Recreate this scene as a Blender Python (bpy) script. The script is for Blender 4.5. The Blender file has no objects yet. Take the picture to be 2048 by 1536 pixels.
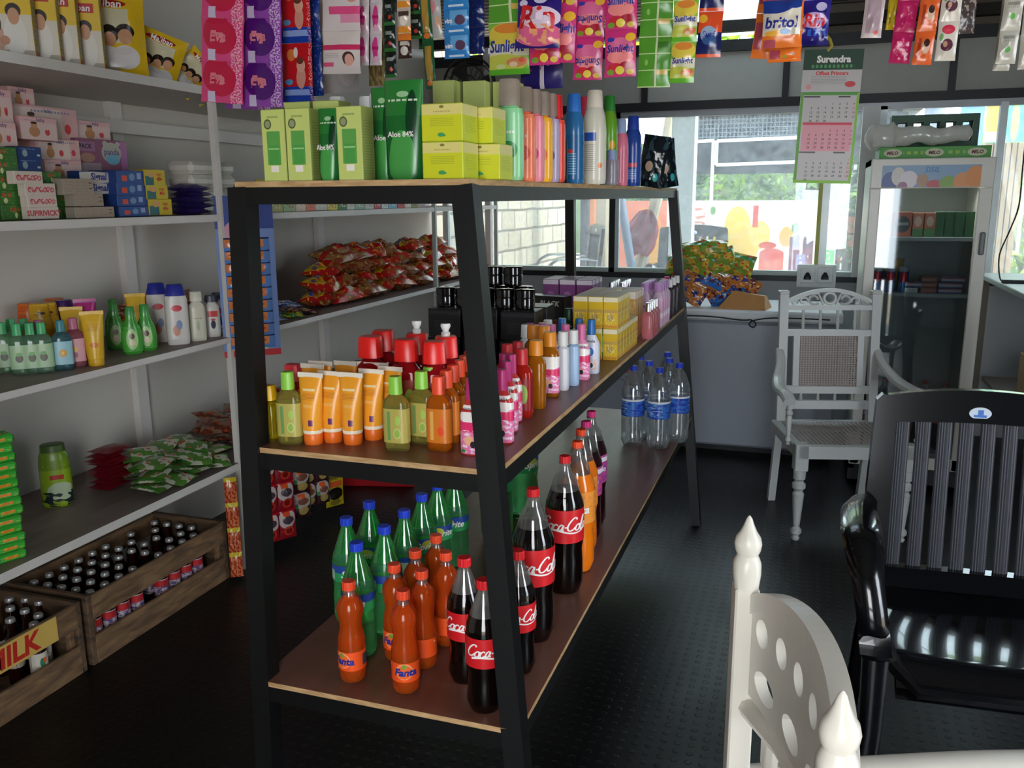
import bpy, math, random
from mathutils import Vector, Matrix, Euler, noise
PI = math.pi
sc = bpy.context.scene
COL = sc.collection

# ------------------------------------------------------------------ camera
EYE = Vector((0, 0, 1.52))
FPX, PITCH, YAW, ROLL = 1739.5, .21226, .32797, -.0065
_cp, _sp, _cy, _sy = math.cos(PITCH), math.sin(PITCH), math.cos(YAW), math.sin(YAW)
FW = Vector((-_sy*_cp, _cy*_cp, -_sp)); _r0 = Vector((_cy, _sy, 0)); _u0 = _r0.cross(FW)
RT = _r0*math.cos(ROLL)+_u0*math.sin(ROLL); UP = -_r0*math.sin(ROLL)+_u0*math.cos(ROLL)
cd = bpy.data.cameras.new('camera'); cam = bpy.data.objects.new('camera', cd); COL.objects.link(cam)
cd.sensor_width = 36; cd.lens = FPX/2048*36; cd.clip_start = .05; cd.clip_end = 200
M = Matrix((RT, UP, -FW)).transposed().to_4x4(); M.translation = EYE
cam.matrix_world = M
sc.camera = cam
sc.view_settings.view_transform = 'Standard'; sc.view_settings.look = 'None'
sc.view_settings.gamma = 1; sc.view_settings.use_curve_mapping = False
sc.view_settings.exposure = 0.0

# ------------------------------------------------------------------ sky and daylight
w = bpy.data.worlds.new('overcast_sky'); sc.world = w; w.use_nodes = True
bg = w.node_tree.nodes['Background']
bg.inputs[0].default_value = (.80, .90, 1, 1); bg.inputs[1].default_value = 10
def area(name, loc, target, sx, sy, power, col):
    l = bpy.data.lights.new(name, 'AREA'); l.shape = 'RECTANGLE'; l.size = sx; l.size_y = sy; l.energy = power; l.color = col
    o = bpy.data.objects.new(name, l); COL.objects.link(o); o.location = loc
    o.rotation_euler = (Vector(target)-Vector(loc)).to_track_quat('-Z', 'Y').to_euler(); return o
area('daylight_front_opening', (.35, -1.45, 1.3), (-1.4, 2.4, 1.35), 1.1, 1.7, 26, (1, .87, .74))
area('added_side_daylight', (2.05, 1.2, 1.5), (.0, 1.3, .9), .6, 1.3, 7, (.95, .98, 1))  # lamp at the added side doorway, lights the near chair and shelves
def sun(name, rot, e, col, ang):
    l = bpy.data.lights.new(name, 'SUN'); l.energy = e; l.color = col; l.angle = ang
    o = bpy.data.objects.new(name, l); COL.objects.link(o); o.rotation_euler = rot; return o
sun('sun', (math.radians(14.5), math.radians(30), 0), 7.0, (1, .95, .86), math.radians(3))

# ------------------------------------------------------------------ pixel rays (2048 x 1536) onto real planes
def ray(px, py): return FW+RT*((px-1024)/FPX)-UP*((py-768)/FPX)
def onz(px, py, z):
    d = ray(px, py); return EYE+d*((z-EYE.z)/d.z)
def onx(px, py, x):
    d = ray(px, py); return EYE+d*(x/d.x)
def ony(px, py, y):
    d = ray(px, py); return EYE+d*(y/d.y)

# ------------------------------------------------------------------ materials
def lin(c):
    if isinstance(c, str):
        c = [int(c[i:i+2], 16)/255 for i in (0, 2, 4)]
        c = [x/12.92 if x <= .04045 else ((x+.055)/1.055)**2.4 for x in c]
    return (c[0], c[1], c[2], 1)
_mats = {}
def nodes(name):
    m = bpy.data.materials.new(name); m.use_nodes = True
    return m, m.node_tree.nodes, m.node_tree.links, m.node_tree.nodes['Principled BSDF']
def add_bump(N, L, b, strength, scale, dist=.002, coord='Object'):
    tc = N.new('ShaderNodeTexCoord'); n = N.new('ShaderNodeTexNoise'); n.inputs['Scale'].default_value = scale
    bp = N.new('ShaderNodeBump'); bp.inputs['Strength'].default_value = strength; bp.inputs['Distance'].default_value = dist
    L.new(tc.outputs[coord], n.inputs['Vector']); L.new(n.outputs[0], bp.inputs['Height']); L.new(bp.outputs[0], b.inputs['Normal'])
def mat(name, col, rough=.5, metal=0, vary=.08, vs=14, bump=0, bs=60, trans=0, ior=1.45, spec=.5, coat=0):
    if name in _mats: return _mats[name]
    m, N, L, b = nodes(name); c = lin(col)
    b.inputs['Roughness'].default_value = rough; b.inputs['Metallic'].default_value = metal
    b.inputs['Transmission Weight'].default_value = trans; b.inputs['IOR'].default_value = ior
    b.inputs['Specular IOR Level'].default_value = spec; b.inputs['Coat Weight'].default_value = coat
    tc = N.new('ShaderNodeTexCoord'); n = N.new('ShaderNodeTexNoise'); n.inputs['Scale'].default_value = vs; n.inputs['Detail'].default_value = 4
    mx = N.new('ShaderNodeMix'); mx.data_type = 'RGBA'
    mx.inputs[6].default_value = tuple(x*(1-vary) for x in c[:3])+(1,); mx.inputs[7].default_value = tuple(min(1, x*(1+vary)) for x in c[:3])+(1,)
    L.new(tc.outputs['Object'], n.inputs['Vector']); L.new(n.outputs[0], mx.inputs[0]); L.new(mx.outputs[2], b.inputs['Base Color'])
    if bump: add_bump(N, L, b, bump, bs)
    _mats[name] = m; return m
def clear(name, tint, gloss=.12, rough=.05, body=.0, bodycol='ffffff'):
    """thin clear plastic or glass: tinted transparency with a fresnel gloss"""
    if name in _mats: return _mats[name]
    m, N, L, b = nodes(name); N.remove(b); out = [x for x in N if x.type == 'OUTPUT_MATERIAL'][0]
    t = N.new('ShaderNodeBsdfTransparent'); t.inputs[0].default_value = lin(tint)
    g = N.new('ShaderNodeBsdfGlossy'); g.inputs['Roughness'].default_value = rough
    lw = N.new('ShaderNodeLayerWeight'); lw.inputs[0].default_value = .35
    mr = N.new('ShaderNodeMath'); mr.operation = 'MULTIPLY_ADD'; mr.inputs[1].default_value = .45; mr.inputs[2].default_value = gloss*.5
    mx = N.new('ShaderNodeMixShader'); L.new(lw.outputs['Fresnel'], mr.inputs[0]); L.new(mr.outputs[0], mx.inputs[0])
    L.new(t.outputs[0], mx.inputs[1]); L.new(g.outputs[0], mx.inputs[2]); last = mx
    if body:
        d = N.new('ShaderNodeBsdfPrincipled'); d.inputs['Base Color'].default_value = lin(bodycol); d.inputs['Roughness'].default_value = .15
        tl = N.new('ShaderNodeBsdfTranslucent'); tl.inputs[0].default_value = lin(bodycol)
        m1 = N.new('ShaderNodeMixShader'); m1.inputs[0].default_value = .5; L.new(d.outputs[0], m1.inputs[1]); L.new(tl.outputs[0], m1.inputs[2])
        n = N.new('ShaderNodeTexNoise'); n.inputs['Scale'].default_value = 25; tc = N.new('ShaderNodeTexCoord'); L.new(tc.outputs['Object'], n.inputs['Vector'])
        f = N.new('ShaderNodeMath'); f.operation = 'MULTIPLY_ADD'; f.inputs[1].default_value = .25; f.inputs[2].default_value = body-.12; L.new(n.outputs[0], f.inputs[0])
        m2 = N.new('ShaderNodeMixShader'); L.new(f.outputs[0], m2.inputs[0]); L.new(mx.outputs[0], m2.inputs[1]); L.new(m1.outputs[0], m2.inputs[2]); last = m2
    L.new(last.outputs[0], out.inputs[0]); _mats[name] = m; return m
def printed(name, base, shapes, rough=.35, bump=0, bs=40, metal=0, spec=.5, trans=0):
    """printed packaging: shapes in the face's own uv space, painted over one another
    r: rectangle cu cv hu hv   e: ellipse cu cv ru rv   s: stripes cu cv hu hv freq_u freq_v duty   n: noise blotches cu cv hu hv scale threshold"""
    if name in _mats: return _mats[name]
    m, N, L, b = nodes(name); b.inputs['Roughness'].default_value = rough; b.inputs['Metallic'].default_value = metal
    b.inputs['Specular IOR Level'].default_value = spec; b.inputs['Transmission Weight'].default_value = trans
    uv = N.new('ShaderNodeUVMap'); src = uv.outputs[0]
    rgb = N.new('ShaderNodeRGB'); rgb.outputs[0].default_value = lin(base); cur = rgb.outputs[0]
    def vm(op, a, v):
        n = N.new('ShaderNodeVectorMath'); n.operation = op; L.new(a, n.inputs[0])
        if v is not None: n.inputs[1].default_value = v
        return n
    def ma(op, a, v, bsock=None):
        n = N.new('ShaderNodeMath'); n.operation = op; L.new(a, n.inputs[0])
        if bsock is not None: L.new(bsock, n.inputs[1])
        elif v is not None: n.inputs[1].default_value = v
        return n.outputs[0]
    def rect(cu, cv, hu, hv):
        s = vm('SUBTRACT', src, (cu, cv, 0)); s = vm('ABSOLUTE', s.outputs[0], None); s = vm('MULTIPLY', s.outputs[0], (1/hu, 1/hv, 0))
        x = N.new('ShaderNodeSeparateXYZ'); L.new(s.outputs[0], x.inputs[0])
        return ma('LESS_THAN', ma('MAXIMUM', x.outputs[0], None, x.outputs[1]), 1)
    for sh in shapes:
        k, col = sh[0], sh[-1]; p = sh[1:-1]
        if k == 'r': f = rect(*p[:4])
        elif k == 'e':
            s = vm('SUBTRACT', src, (p[0], p[1], 0)); s = vm('MULTIPLY', s.outputs[0], (1/p[2], 1/p[3], 0)); s = vm('LENGTH', s.outputs[0], None)
            f = ma('LESS_THAN', s.outputs['Value'], 1)
        elif k == 's':
            f = rect(*p[:4]); s = vm('MULTIPLY', src, (p[4], p[5], 0)); x = N.new('ShaderNodeSeparateXYZ'); L.new(s.outputs[0], x.inputs[0])
            a = ma('ADD', x.outputs[0], None, x.outputs[1]); a = ma('FRACT', a, None); a = ma('LESS_THAN', a, p[6]); f = ma('MULTIPLY', f, None, a)
        else:
            f = rect(*p[:4]); n = N.new('ShaderNodeTexNoise'); n.inputs['Scale'].default_value = p[4]; n.inputs['Detail'].default_value = 1; L.new(src, n.inputs['Vector'])
            a = ma('GREATER_THAN', n.outputs[0], p[5]); f = ma('MULTIPLY', f, None, a)
        mx = N.new('ShaderNodeMix'); mx.data_type = 'RGBA'; L.new(f, mx.inputs[0]); L.new(cur, mx.inputs[6]); mx.inputs[7].default_value = lin(col); cur = mx.outputs[2]
    L.new(cur, b.inputs['Base Color'])
    if bump: add_bump(N, L, b, bump, bs, .004)
    _mats[name] = m; return m

# ------------------------------------------------------------------ mesh builder
_txt = {}
def text2d(s, bold, shear):
    k = (s, bold, shear)
    if k in _txt: return _txt[k]
    c = bpy.data.curves.new('t', 'FONT'); c.body = s; c.size = 1; c.align_x = 'CENTER'; c.align_y = 'CENTER'
    c.offset = bold; c.shear = shear; c.resolution_u = 2
    o = bpy.data.objects.new('t', c); me = o.to_mesh()
    r = ([(v.co.x, v.co.y) for v in me.vertices], [tuple(p.vertices) for p in me.polygons])
    ys = [v[1] for v in r[0]]; xs = [v[0] for v in r[0]]
    if ys:
        cx, cy2 = (max(xs)+min(xs))/2, (max(ys)+min(ys))/2; r = ([(x-cx, y-cy2) for x, y in r[0]], r[1])
    o.to_mesh_clear(); bpy.data.objects.remove(o); bpy.data.curves.remove(c); _txt[k] = r; return r
SCRIPT = {'C': [(.62, .80), (.52, .95), (.30, .92), (.08, .60), (.02, .25), (.18, .02), (.42, .06), (.60, .25)],
          'o': [(.20, .46), (.04, .34), (.03, .10), (.18, 0), (.33, .12), (.32, .36), (.20, .46), (.44, .40)],
          'c': [(.34, .38), (.20, .47), (.04, .32), (.04, .10), (.18, 0), (.42, .14)],
          'a': [(.32, .40), (.16, .46), (.03, .26), (.08, .03), (.24, .08), (.34, .42), (.32, .08), (.44, .04)],
          'l': [(.04, .14), (.22, .70), (.26, .98), (.15, .96), (.06, .50), (.08, .08), (.20, 0), (.34, .14)],
          '-': [(.03, .26), (.20, .28)], ' ': []}
ADV = {'C': .62, 'o': .40, 'c': .40, 'a': .42, 'l': .30, '-': .22, ' ': .2}
def spline(pts, k=4):
    if len(pts) < 3: return pts
    out = []
    for i in range(len(pts)-1):
        p0, p1, p2, p3 = pts[max(i-1, 0)], pts[i], pts[i+1], pts[min(i+2, len(pts)-1)]
        for j in range(k):
            t = j/k
            out.append(tuple(.5*((2*b)+(c-a)*t+(2*a-5*b+4*c-d)*t*t+(3*b-a-3*c+d)*t**3) for a, b, c, d in zip(p0, p1, p2, p3)))
    out.append(pts[-1]); return out
class MB:
    def __init__(s): s.v = []; s.f = []; s.m = []; s.sm = []; s.uv = []; s.mats = []
    def mi(s, m):
        if m not in s.mats: s.mats.append(m)
        return s.mats.index(m)
    def add(s, vs, fs, m, smooth=False, uvs=None):
        o = len(s.v); s.v += [tuple(v) for v in vs]
        for i, f in enumerate(fs):
            s.f.append(tuple(o+k for k in f)); s.m.append(s.mi(m[i] if isinstance(m, list) else m)); s.sm.append(smooth)
            s.uv.append(uvs[i] if uvs else [(0, 0)]*len(f))
        return o
    def xf(s, M, start=0):
        for i in range(start, len(s.v)): s.v[i] = tuple(M @ Vector(s.v[i]))
        return s
    def box(s, x0, y0, z0, x1, y1, z1, m, ch=0, faces=None):
        faces = faces or {}; lo, hi = (x0, y0, z0), (x1, y1, z1); ch = min(ch, .45*min(abs(hi[i]-lo[i]) for i in range(3)))
        nm = {(0, -1): 'l', (0, 1): 'r', (1, -1): 'f', (1, 1): 'b', (2, -1): 'd', (2, 1): 't'}
        def vert(sg, a):
            return tuple((hi[i] if sg[i] > 0 else lo[i])-(0 if i == a else sg[i]*ch) for i in range(3))
        vs, fs, ms, uvs = [], [], [], []; idx = {}
        def gi(sg, a):
            k = (sg, a) if ch > 0 else (sg, 0)
            if k not in idx: idx[k] = len(vs); vs.append(vert(sg, a))
            return idx[k]
        c = Vector([(lo[i]+hi[i])/2 for i in range(3)])
        def put(ids, mm, uv=None):
            p = [Vector(vs[i]) for i in ids]; n = (p[1]-p[0]).cross(p[2]-p[0]); mid = sum(p, Vector())/len(p)
            if n.dot(mid-c) < 0: ids = ids[::-1]; uv = uv[::-1] if uv else None
            fs.append(ids); ms.append(mm); uvs.append(uv or [(0, 0)]*len(ids))
        for a in range(3):
            o1, o2 = [(1, 2), (0, 2), (0, 1)][a]
            for sa in (-1, 1):
                ids, uv = [], []
                for (p, q) in ((-1, -1), (1, -1), (1, 1), (-1, 1)):
                    sg = [0, 0, 0]; sg[a] = sa; sg[o1] = p; sg[o2] = q; ids.append(gi(tuple(sg), a))
                    u = (p+1)/2; uv.append((1-u if (a == 0 and sa < 0) or (a == 1 and sa > 0) else u, (q+1)/2))
                put(ids, faces.get(nm[(a, sa)], m), uv)
        if ch > 0:
            for a, b in ((0, 1), (0, 2), (1, 2)):
                t = 3-a-b
                for sa in (-1, 1):
                    for sb in (-1, 1):
                        e = []
                        for st in (-1, 1):
                            sg = [0, 0, 0]; sg[a] = sa; sg[b] = sb; sg[t] = st; e.append(tuple(sg))
                        put([gi(e[0], a), gi(e[1], a), gi(e[1], b), gi(e[0], b)], m)
            for sx in (-1, 1):
                for sy in (-1, 1):
                    for sz in (-1, 1): sg = (sx, sy, sz); put([gi(sg, 0), gi(sg, 1), gi(sg, 2)], m)
        s.add(vs, fs, ms, False, uvs); return s
    def loft(s, secs, m, n=20, p=2, smooth=True, caps=True, cx=0, cy=0):
        """secs: (z, rx, ry[, material[, p[, ox, oy]]])"""
        vs, fs, ms, uvs = [], [], [], []; z0, z1 = secs[0][0], secs[-1][0]
        for q in secs:
            pp = q[4] if len(q) > 4 and q[4] else p; ox, oy = (q[5], q[6]) if len(q) > 6 else (0, 0)
            for k in range(n):
                th = -PI/2+(k/n-.5)*2*PI; c, sn = math.cos(th), math.sin(th)
                d = (abs(c)**pp+abs(sn)**pp)**(-1/pp)
                vs.append((cx+ox+q[1]*c*d, cy+oy+q[2]*sn*d, q[0]))
        for i in range(len(secs)-1):
            mm = secs[i][3] if len(secs[i]) > 3 and secs[i][3] else m
            va, vb = (secs[i][0]-z0)/(z1-z0 or 1), (secs[i+1][0]-z0)/(z1-z0 or 1)
            for k in range(n):
                k2 = (k+1) % n; fs.append((i*n+k, i*n+k2, (i+1)*n+k2, (i+1)*n+k)); ms.append(mm)
                uvs.append([(k/n, va), ((k+1)/n, va), ((k+1)/n, vb), (k/n, vb)])
        if caps:
            fs.append(tuple(range(n-1, -1, -1))); ms.append(secs[0][3] if len(secs[0]) > 3 and secs[0][3] else m); uvs.append([(.5, 0)]*n)
            fs.append(tuple((len(secs)-1)*n+k for k in range(n))); ms.append(secs[-1][3] if len(secs[-1]) > 3 and secs[-1][3] else m); uvs.append([(.5, 1)]*n)
        s.add(vs, fs, ms, smooth, uvs); return s
    def tube(s, pts, r, m, n=8, flat=1, closed=False):
        pts = [Vector(p) for p in pts]; N = len(pts); vs = []; fs = []; prev = None
        for i, p in enumerate(pts):
            a = pts[(i-1) % N] if (closed or i > 0) else p; b = pts[(i+1) % N] if (closed or i < N-1) else p
            t = (b-a).normalized() if (b-a).length > 1e-9 else Vector((0, 0, 1))
            if prev is None:
                up = Vector((0, 0, 1)) if abs(t.z) < .9 else Vector((0, 1, 0)); x = t.cross(up).normalized()
            else: x = (prev-t*prev.dot(t)).normalized()
            prev = x; y = t.cross(x); rr = r[i] if isinstance(r, (list, tuple)) else r
            for k in range(n): vs.append(p+x*(rr*math.cos(2*PI*k/n))+y*(rr*flat*math.sin(2*PI*k/n)))
        for i in range(N if closed else N-1):
            for k in range(n): fs.append((i*n+k, i*n+(k+1) % n, ((i+1) % N)*n+(k+1) % n, ((i+1) % N)*n+k))
        if not closed: fs.append(tuple(range(n-1, -1, -1))); fs.append(tuple((N-1)*n+k for k in range(n)))
        s.add(vs, fs, m, True); return s
    def bar(s, a, b, wx, wy, m, up=(0, 0, 1)):
        """square bar from a to b"""
        a, b = Vector(a), Vector(b); t = (b-a).normalized(); u = Vector(up)
        if abs(t.dot(u)) > .95: u = Vector((0, 1, 0))
        x = t.cross(u).normalized(); y = x.cross(t).normalized()
        vs = [p+x*(sx*wx/2)+y*(sy*wy/2) for p in (a, b) for sx, sy in ((-1, -1), (1, -1), (1, 1), (-1, 1))]
        s.add(vs, [(3, 2, 1, 0), (4, 5, 6, 7), (0, 1, 5, 4), (1, 2, 6, 5), (2, 3, 7, 6), (3, 0, 4, 7)], m); return s
    def prism(s, poly, y0, y1, m, side=None):
        """outline in x,z pushed from y0 to y1"""
        n = len(poly); vs = [(x, y0, z) for x, z in poly]+[(x, y1, z) for x, z in poly]
        xs = [q[0] for q in poly]; zs = [q[1] for q in poly]; W = (max(xs)-min(xs)) or 1; H = (max(zs)-min(zs)) or 1
        ar = sum(poly[i][0]*poly[(i+1) % n][1]-poly[(i+1) % n][0]*poly[i][1] for i in range(n))
        fr = list(range(n)); bk = [n+i for i in range(n)][::-1]
        if ar < 0: fr, bk = fr[::-1], bk[::-1]
        uf = lambda ids: [((vs[i][0]-min(xs))/W, (vs[i][2]-min(zs))/H) for i in ids]
        fs = [tuple(fr), tuple(bk)]; uv = [uf(fr), uf(bk)]
        for i in range(n):
            j = (i+1) % n; fs.append((i, n+i, n+j, j) if ar > 0 else (j, n+j, n+i, i)); uv.append([(0, 0)]*4)
        s.add(vs, fs, [m, m]+[side or m]*n, False, uv); return s
    def sheet(s, fn, nu, nv, m, smooth=True, uvr=(0, 0, 1, 1)):
        vs = [fn(i/nu, j/nv) for j in range(nv+1) for i in range(nu+1)]; fs, uv = [], []
        a0, b0, a1, b1 = uvr
        for j in range(nv):
            for i in range(nu):
                k = j*(nu+1)+i; fs.append((k, k+1, k+nu+2, k+nu+1))
                uv.append([(a0+(a1-a0)*x/nu, b0+(b1-b0)*y/nv) for x, y in ((i, j), (i+1, j), (i+1, j+1), (i, j+1))])
        s.add(vs, fs, m, smooth, uv); return s
    def pouch(s, w, h, t, mf, mb=None, seed=0, wr=.25, crimp=.05, bend=0, nu=10, nv=14, side=.35):
        """sealed plastic pouch standing in x,z with its front towards -y; returns the front surface function"""
        rd = random.Random(seed); ox = rd.uniform(0, 99)
        def T(u, v):
            a = max(0, 1-abs(2*u-1)**2.6)**.6; vv = (v-crimp)/(1-2*crimp); b = max(0, 1-abs(2*min(max(vv, 0), 1)-1)**3)**.6 if 0 < vv < 1 else 0
            nz = 1+wr*noise.noise(Vector((u*4+ox, v*5, seed)))*2
            return t/2*a*b*max(.2, nz)
        def X(u, v): return (u-.5)*w*(1-side*.12*(1-abs(2*v-1)**4))
        def B(v): return bend*4*(v-.5)**2*h
        fr = lambda u, v: (X(u, v), -T(u, v)+B(v)-.0004, (v-.5)*h)
        bk = lambda u, v: (X(1-u, v), T(1-u, v)*.8+B(v)+.0004, (v-.5)*h)
        s.sheet(fr, nu, nv, mf); s.sheet(bk, nu, nv, mb or mf); return fr
    def text(s, st, size, m, fn, bold=.0, shear=0, maxw=None):
        vs, fs = text2d(st, bold, shear)
        if not vs: return s
        k = size/.72; W = max(v[0] for v in vs)-min(v[0] for v in vs); kx = k if not maxw or W*k <= maxw else maxw/W
        s.add([fn(x*kx, y*k) for x, y in vs], fs, m); return s
    def script(s, st, size, m, fn, wd=.11, shear=.25):
        tot = sum(ADV[c] for c in st); x0 = -tot/2
        for ch in st:
            pts = spline(SCRIPT[ch])
            if pts:
                L, Rr = [], []
                for i, p in enumerate(pts):
                    a, b = pts[max(i-1, 0)], pts[min(i+1, len(pts)-1)]; d = math.hypot(b[0]-a[0], b[1]-a[1]) or 1
                    nx, ny = -(b[1]-a[1])/d, (b[0]-a[0])/d; w2 = wd/2*(.7+.5*abs(ny*.3-nx))
                    for lst, sg in ((L, 1), (Rr, -1)):
                        X, Y = p[0]+nx*w2*sg, p[1]+ny*w2*sg; lst.append(fn((x0+X+shear*Y)*size, (Y-.48)*size))
                n = len(L); s.add(L+Rr, [(i, i+1, n+i+1, n+i) for i in range(n-1)], m)
            x0 += ADV[ch]
        return s
    def build(s, name, parent=None, sharp=35):
        me = bpy.data.meshes.new(name); me.from_pydata(s.v, [], s.f)
        for m in s.mats: me.materials.append(m)
        me.polygons.foreach_set('material_index', s.m); me.polygons.foreach_set('use_smooth', s.sm)
        ul = me.uv_layers.new(name='uv'); flat = [c for f in s.uv for q in f for c in q]; ul.data.foreach_set('uv', flat)
        if any(s.sm): me.set_sharp_from_angle(angle=math.radians(sharp))
        me.update(); o = bpy.data.objects.new(name, me); COL.objects.link(o)
        if parent: o.parent = parent
        return o
def flatfn(ox, oy, oz): return lambda x, y: (ox+x, oy, oz+y)
def thing(name, label=None, cat=None, group=None, loc=(0, 0, 0), rz=0):
    o = bpy.data.objects.new(name, None); COL.objects.link(o); o.empty_display_size = .02
    o.location = loc; o.rotation_euler = (0, 0, rz)
    return tag(o, label, cat, group)
def tag(o, label=None, cat=None, group=None):
    if label: o['label'] = label
    if cat: o['category'] = cat
    if group: o['group'] = group
    elif label and 'group' in o: del o['group']
    return o
def struct(o): o['kind'] = 'structure'; return o
def copy_tree(o, parent=None):
    c = o.copy(); COL.objects.link(c); c.parent = parent
    for ch in o.children: copy_tree(ch, c)
    return c
_proto = {}; _used = set()
def put(key, builder, loc, label, cat, group=None, rz=0, rx=0, ry=0, s=1):
    """first use of a kind builds it, later uses copy it with all its parts"""
    if key not in _proto: o = builder(); _proto[key] = o
    else: o = copy_tree(_proto[key])
    o.location = loc; o.rotation_euler = (rx, ry, rz); o.scale = (s, s, s) if not isinstance(s, tuple) else s
    if 'group' in o: del o['group']
    return tag(o, label, cat, group)
ORD = ['first', 'second', 'third', 'fourth', 'fifth', 'sixth', 'seventh', 'eighth', 'ninth', 'tenth', 'eleventh', 'twelfth', 'thirteenth', 'fourteenth', 'fifteenth', 'sixteenth']
def nth(i, n, a='left', b='right'):
    if n == 1: return 'the only one'
    if i == 0: return a+'most' if a in ('left', 'right', 'top', 'bottom') else 'nearest'
    if i == n-1: return b+'most' if b in ('left', 'right', 'top', 'bottom') else 'farthest'
    return ORD[i]+' from the '+a
# ------------------------------------------------------------------ shared materials
white_paint = mat('white_paint', 'd8d2cc', .5, vary=.06)
black_steel = mat('black_painted_steel', '0c0c0d', .42, vary=.2, bump=.1, bs=90)
dark_steel = mat('dark_window_steel', '17191d', .45, vary=.2)
plastic_white = mat('white_plastic', 'dcdcda', .35)
wall_mat = mat('painted_left_wall', 'cdc6bd', .7, vary=.07, vs=2.2, bump=.15, bs=40)
def wood_mat(name, c1, c2, scale=9, rough=.55, stretch=(1, 12, 1), coord='Object'):
    m, N, L, b = nodes(name); b.inputs['Roughness'].default_value = rough
    tc = N.new('ShaderNodeTexCoord'); mp = N.new('ShaderNodeMapping'); mp.inputs['Scale'].default_value = stretch
    n = N.new('ShaderNodeTexNoise'); n.inputs['Scale'].default_value = scale; n.inputs['Detail'].default_value = 6; n.inputs['Distortion'].default_value = .6
    r = N.new('ShaderNodeValToRGB'); r.color_ramp.elements[0].color = lin(c1); r.color_ramp.elements[1].color = lin(c2)
    r.color_ramp.elements[0].position = .35; r.color_ramp.elements[1].position = .65
    L.new(tc.outputs[coord], mp.inputs[0]); L.new(mp.outputs[0], n.inputs['Vector']); L.new(n.outputs[0], r.inputs[0]); L.new(r.outputs[0], b.inputs['Base Color'])
    add_bump(N, L, b, .15, 40, .001); return m
ply = wood_mat('red_brown_plywood', '6b4235', '7d5142', 5, .38, (3, .5, 1))
ply_edge = wood_mat('plywood_cut_edge', 'a98458', 'c9a678', 20, .6, (1, 1, 6))
shelf_top = wood_mat('dusty_shelf_board', '6f615c', '85766f', 4, .5, (3, .6, 1))
crate_wood = wood_mat('old_crate_wood', '5a4330', '8a6a4a', 8, .75, (5, 1, 5))
crate_dark = wood_mat('weathered_crate_end', '3a2c22', '6a5038', 8, .8, (1, 5, 5))
# ------------------------------------------------------------------ floor: black ribbed rubber with small raised studs
m, N, L, b = nodes('black_rubber_floor'); b.inputs['Base Color'].default_value = lin('070708'); b.inputs['Specular IOR Level'].default_value = .35; b.inputs['Roughness'].default_value = .3
tc = N.new('ShaderNodeTexCoord'); v = N.new('ShaderNodeTexVoronoi'); v.inputs['Scale'].default_value = 26; v.inputs['Randomness'].default_value = 0
L.new(tc.outputs['Object'], v.inputs['Vector']); mr = N.new('ShaderNodeMapRange'); mr.inputs[1].default_value = .18; mr.inputs[2].default_value = .26; mr.inputs[3].default_value = 1; mr.inputs[4].default_value = 0
L.new(v.outputs['Distance'], mr.inputs[0]); bp = N.new('ShaderNodeBump'); bp.inputs['Strength'].default_value = .35; bp.inputs['Distance'].default_value = .002
n2 = N.new('ShaderNodeTexNoise'); n2.inputs['Scale'].default_value = 3; n2.inputs['Detail'].default_value = 5; L.new(tc.outputs['Object'], n2.inputs['Vector'])
mr2 = N.new('ShaderNodeMapRange'); mr2.inputs[3].default_value = .30; mr2.inputs[4].default_value = .50; L.new(n2.outputs[0], mr2.inputs[0]); L.new(mr2.outputs[0], b.inputs['Roughness'])
L.new(mr.outputs[0], bp.inputs['Height']); L.new(bp.outputs[0], b.inputs['Normal']); floor_mat = m
BX, BY = -2.67, 6.05   # left wall and back wall planes
struct(MB().box(BX-.1, -1.6, -.08, 2.2, BY+.06, 0, floor_mat).build('floor'))
def roofz(y): return 3.30-.083*(y+1.6)
def slope(q, x0, y0, x1, y1, z0, m, th=0):
    """box whose top follows the pitched roof; th > 0 gives a sheet of that thickness lying on the roof line"""
    r0, r1 = roofz(y0), roofz(y1); lo0, lo1 = (r0, r1) if th else (z0, z0); r0 += th; r1 += th
    q.add([(x0, y0, lo0), (x1, y0, lo0), (x1, y1, lo1), (x0, y1, lo1), (x0, y0, r0), (x1, y0, r0), (x1, y1, r1), (x0, y1, r1)], [(3, 2, 1, 0), (4, 5, 6, 7), (0, 1, 5, 4), (1, 2, 6, 5), (2, 3, 7, 6), (3, 0, 4, 7)], m); return q
struct(slope(MB(), BX-.1, -1.6, BX, BY+.06, 0, wall_mat).build('wall_left'))
# back wall below the windows, right wall with an unseen doorway added for side light, front wall with the shop opening
bw = mat('grey_back_wall', 'aeb0b2', .6, vary=.05)
struct(MB().box(BX, BY, 0, 2.1, BY+.06, .98, bw).build('wall_back'))
rw = mat('right_wall_paint', '8a8f93', .7)
q = MB(); slope(q, 2.1, -1.6, 2.2, .85, 0, rw); slope(q, 2.1, 1.55, 2.2, BY+.06, 0, rw); slope(q, 2.1, .85, 2.2, 1.55, 2.2, rw)
struct(q.build('wall_right'))
q = MB(); q.box(BX, -1.6, 0, -.25, -1.5, 3.29, rw); q.box(.95, -1.6, 0, 2.1, -1.5, 3.29, rw); q.box(-.25, -1.6, 2.2, .95, -1.5, 3.29, rw)
struct(q.build('wall_front'))
ceil_m, N, L, b = nodes('corrugated_roof_sheet'); b.inputs['Base Color'].default_value = lin('6e6a66'); b.inputs['Roughness'].default_value = .55
tc = N.new('ShaderNodeTexCoord'); wv = N.new('ShaderNodeTexWave'); wv.bands_direction = 'Y'; wv.inputs['Scale'].default_value = 4.5; bp = N.new('ShaderNodeBump'); bp.inputs['Distance'].default_value = .02
L.new(tc.outputs['Object'], wv.inputs['Vector']); L.new(wv.outputs[0], bp.inputs['Height']); L.new(bp.outputs[0], b.inputs['Normal'])
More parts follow.
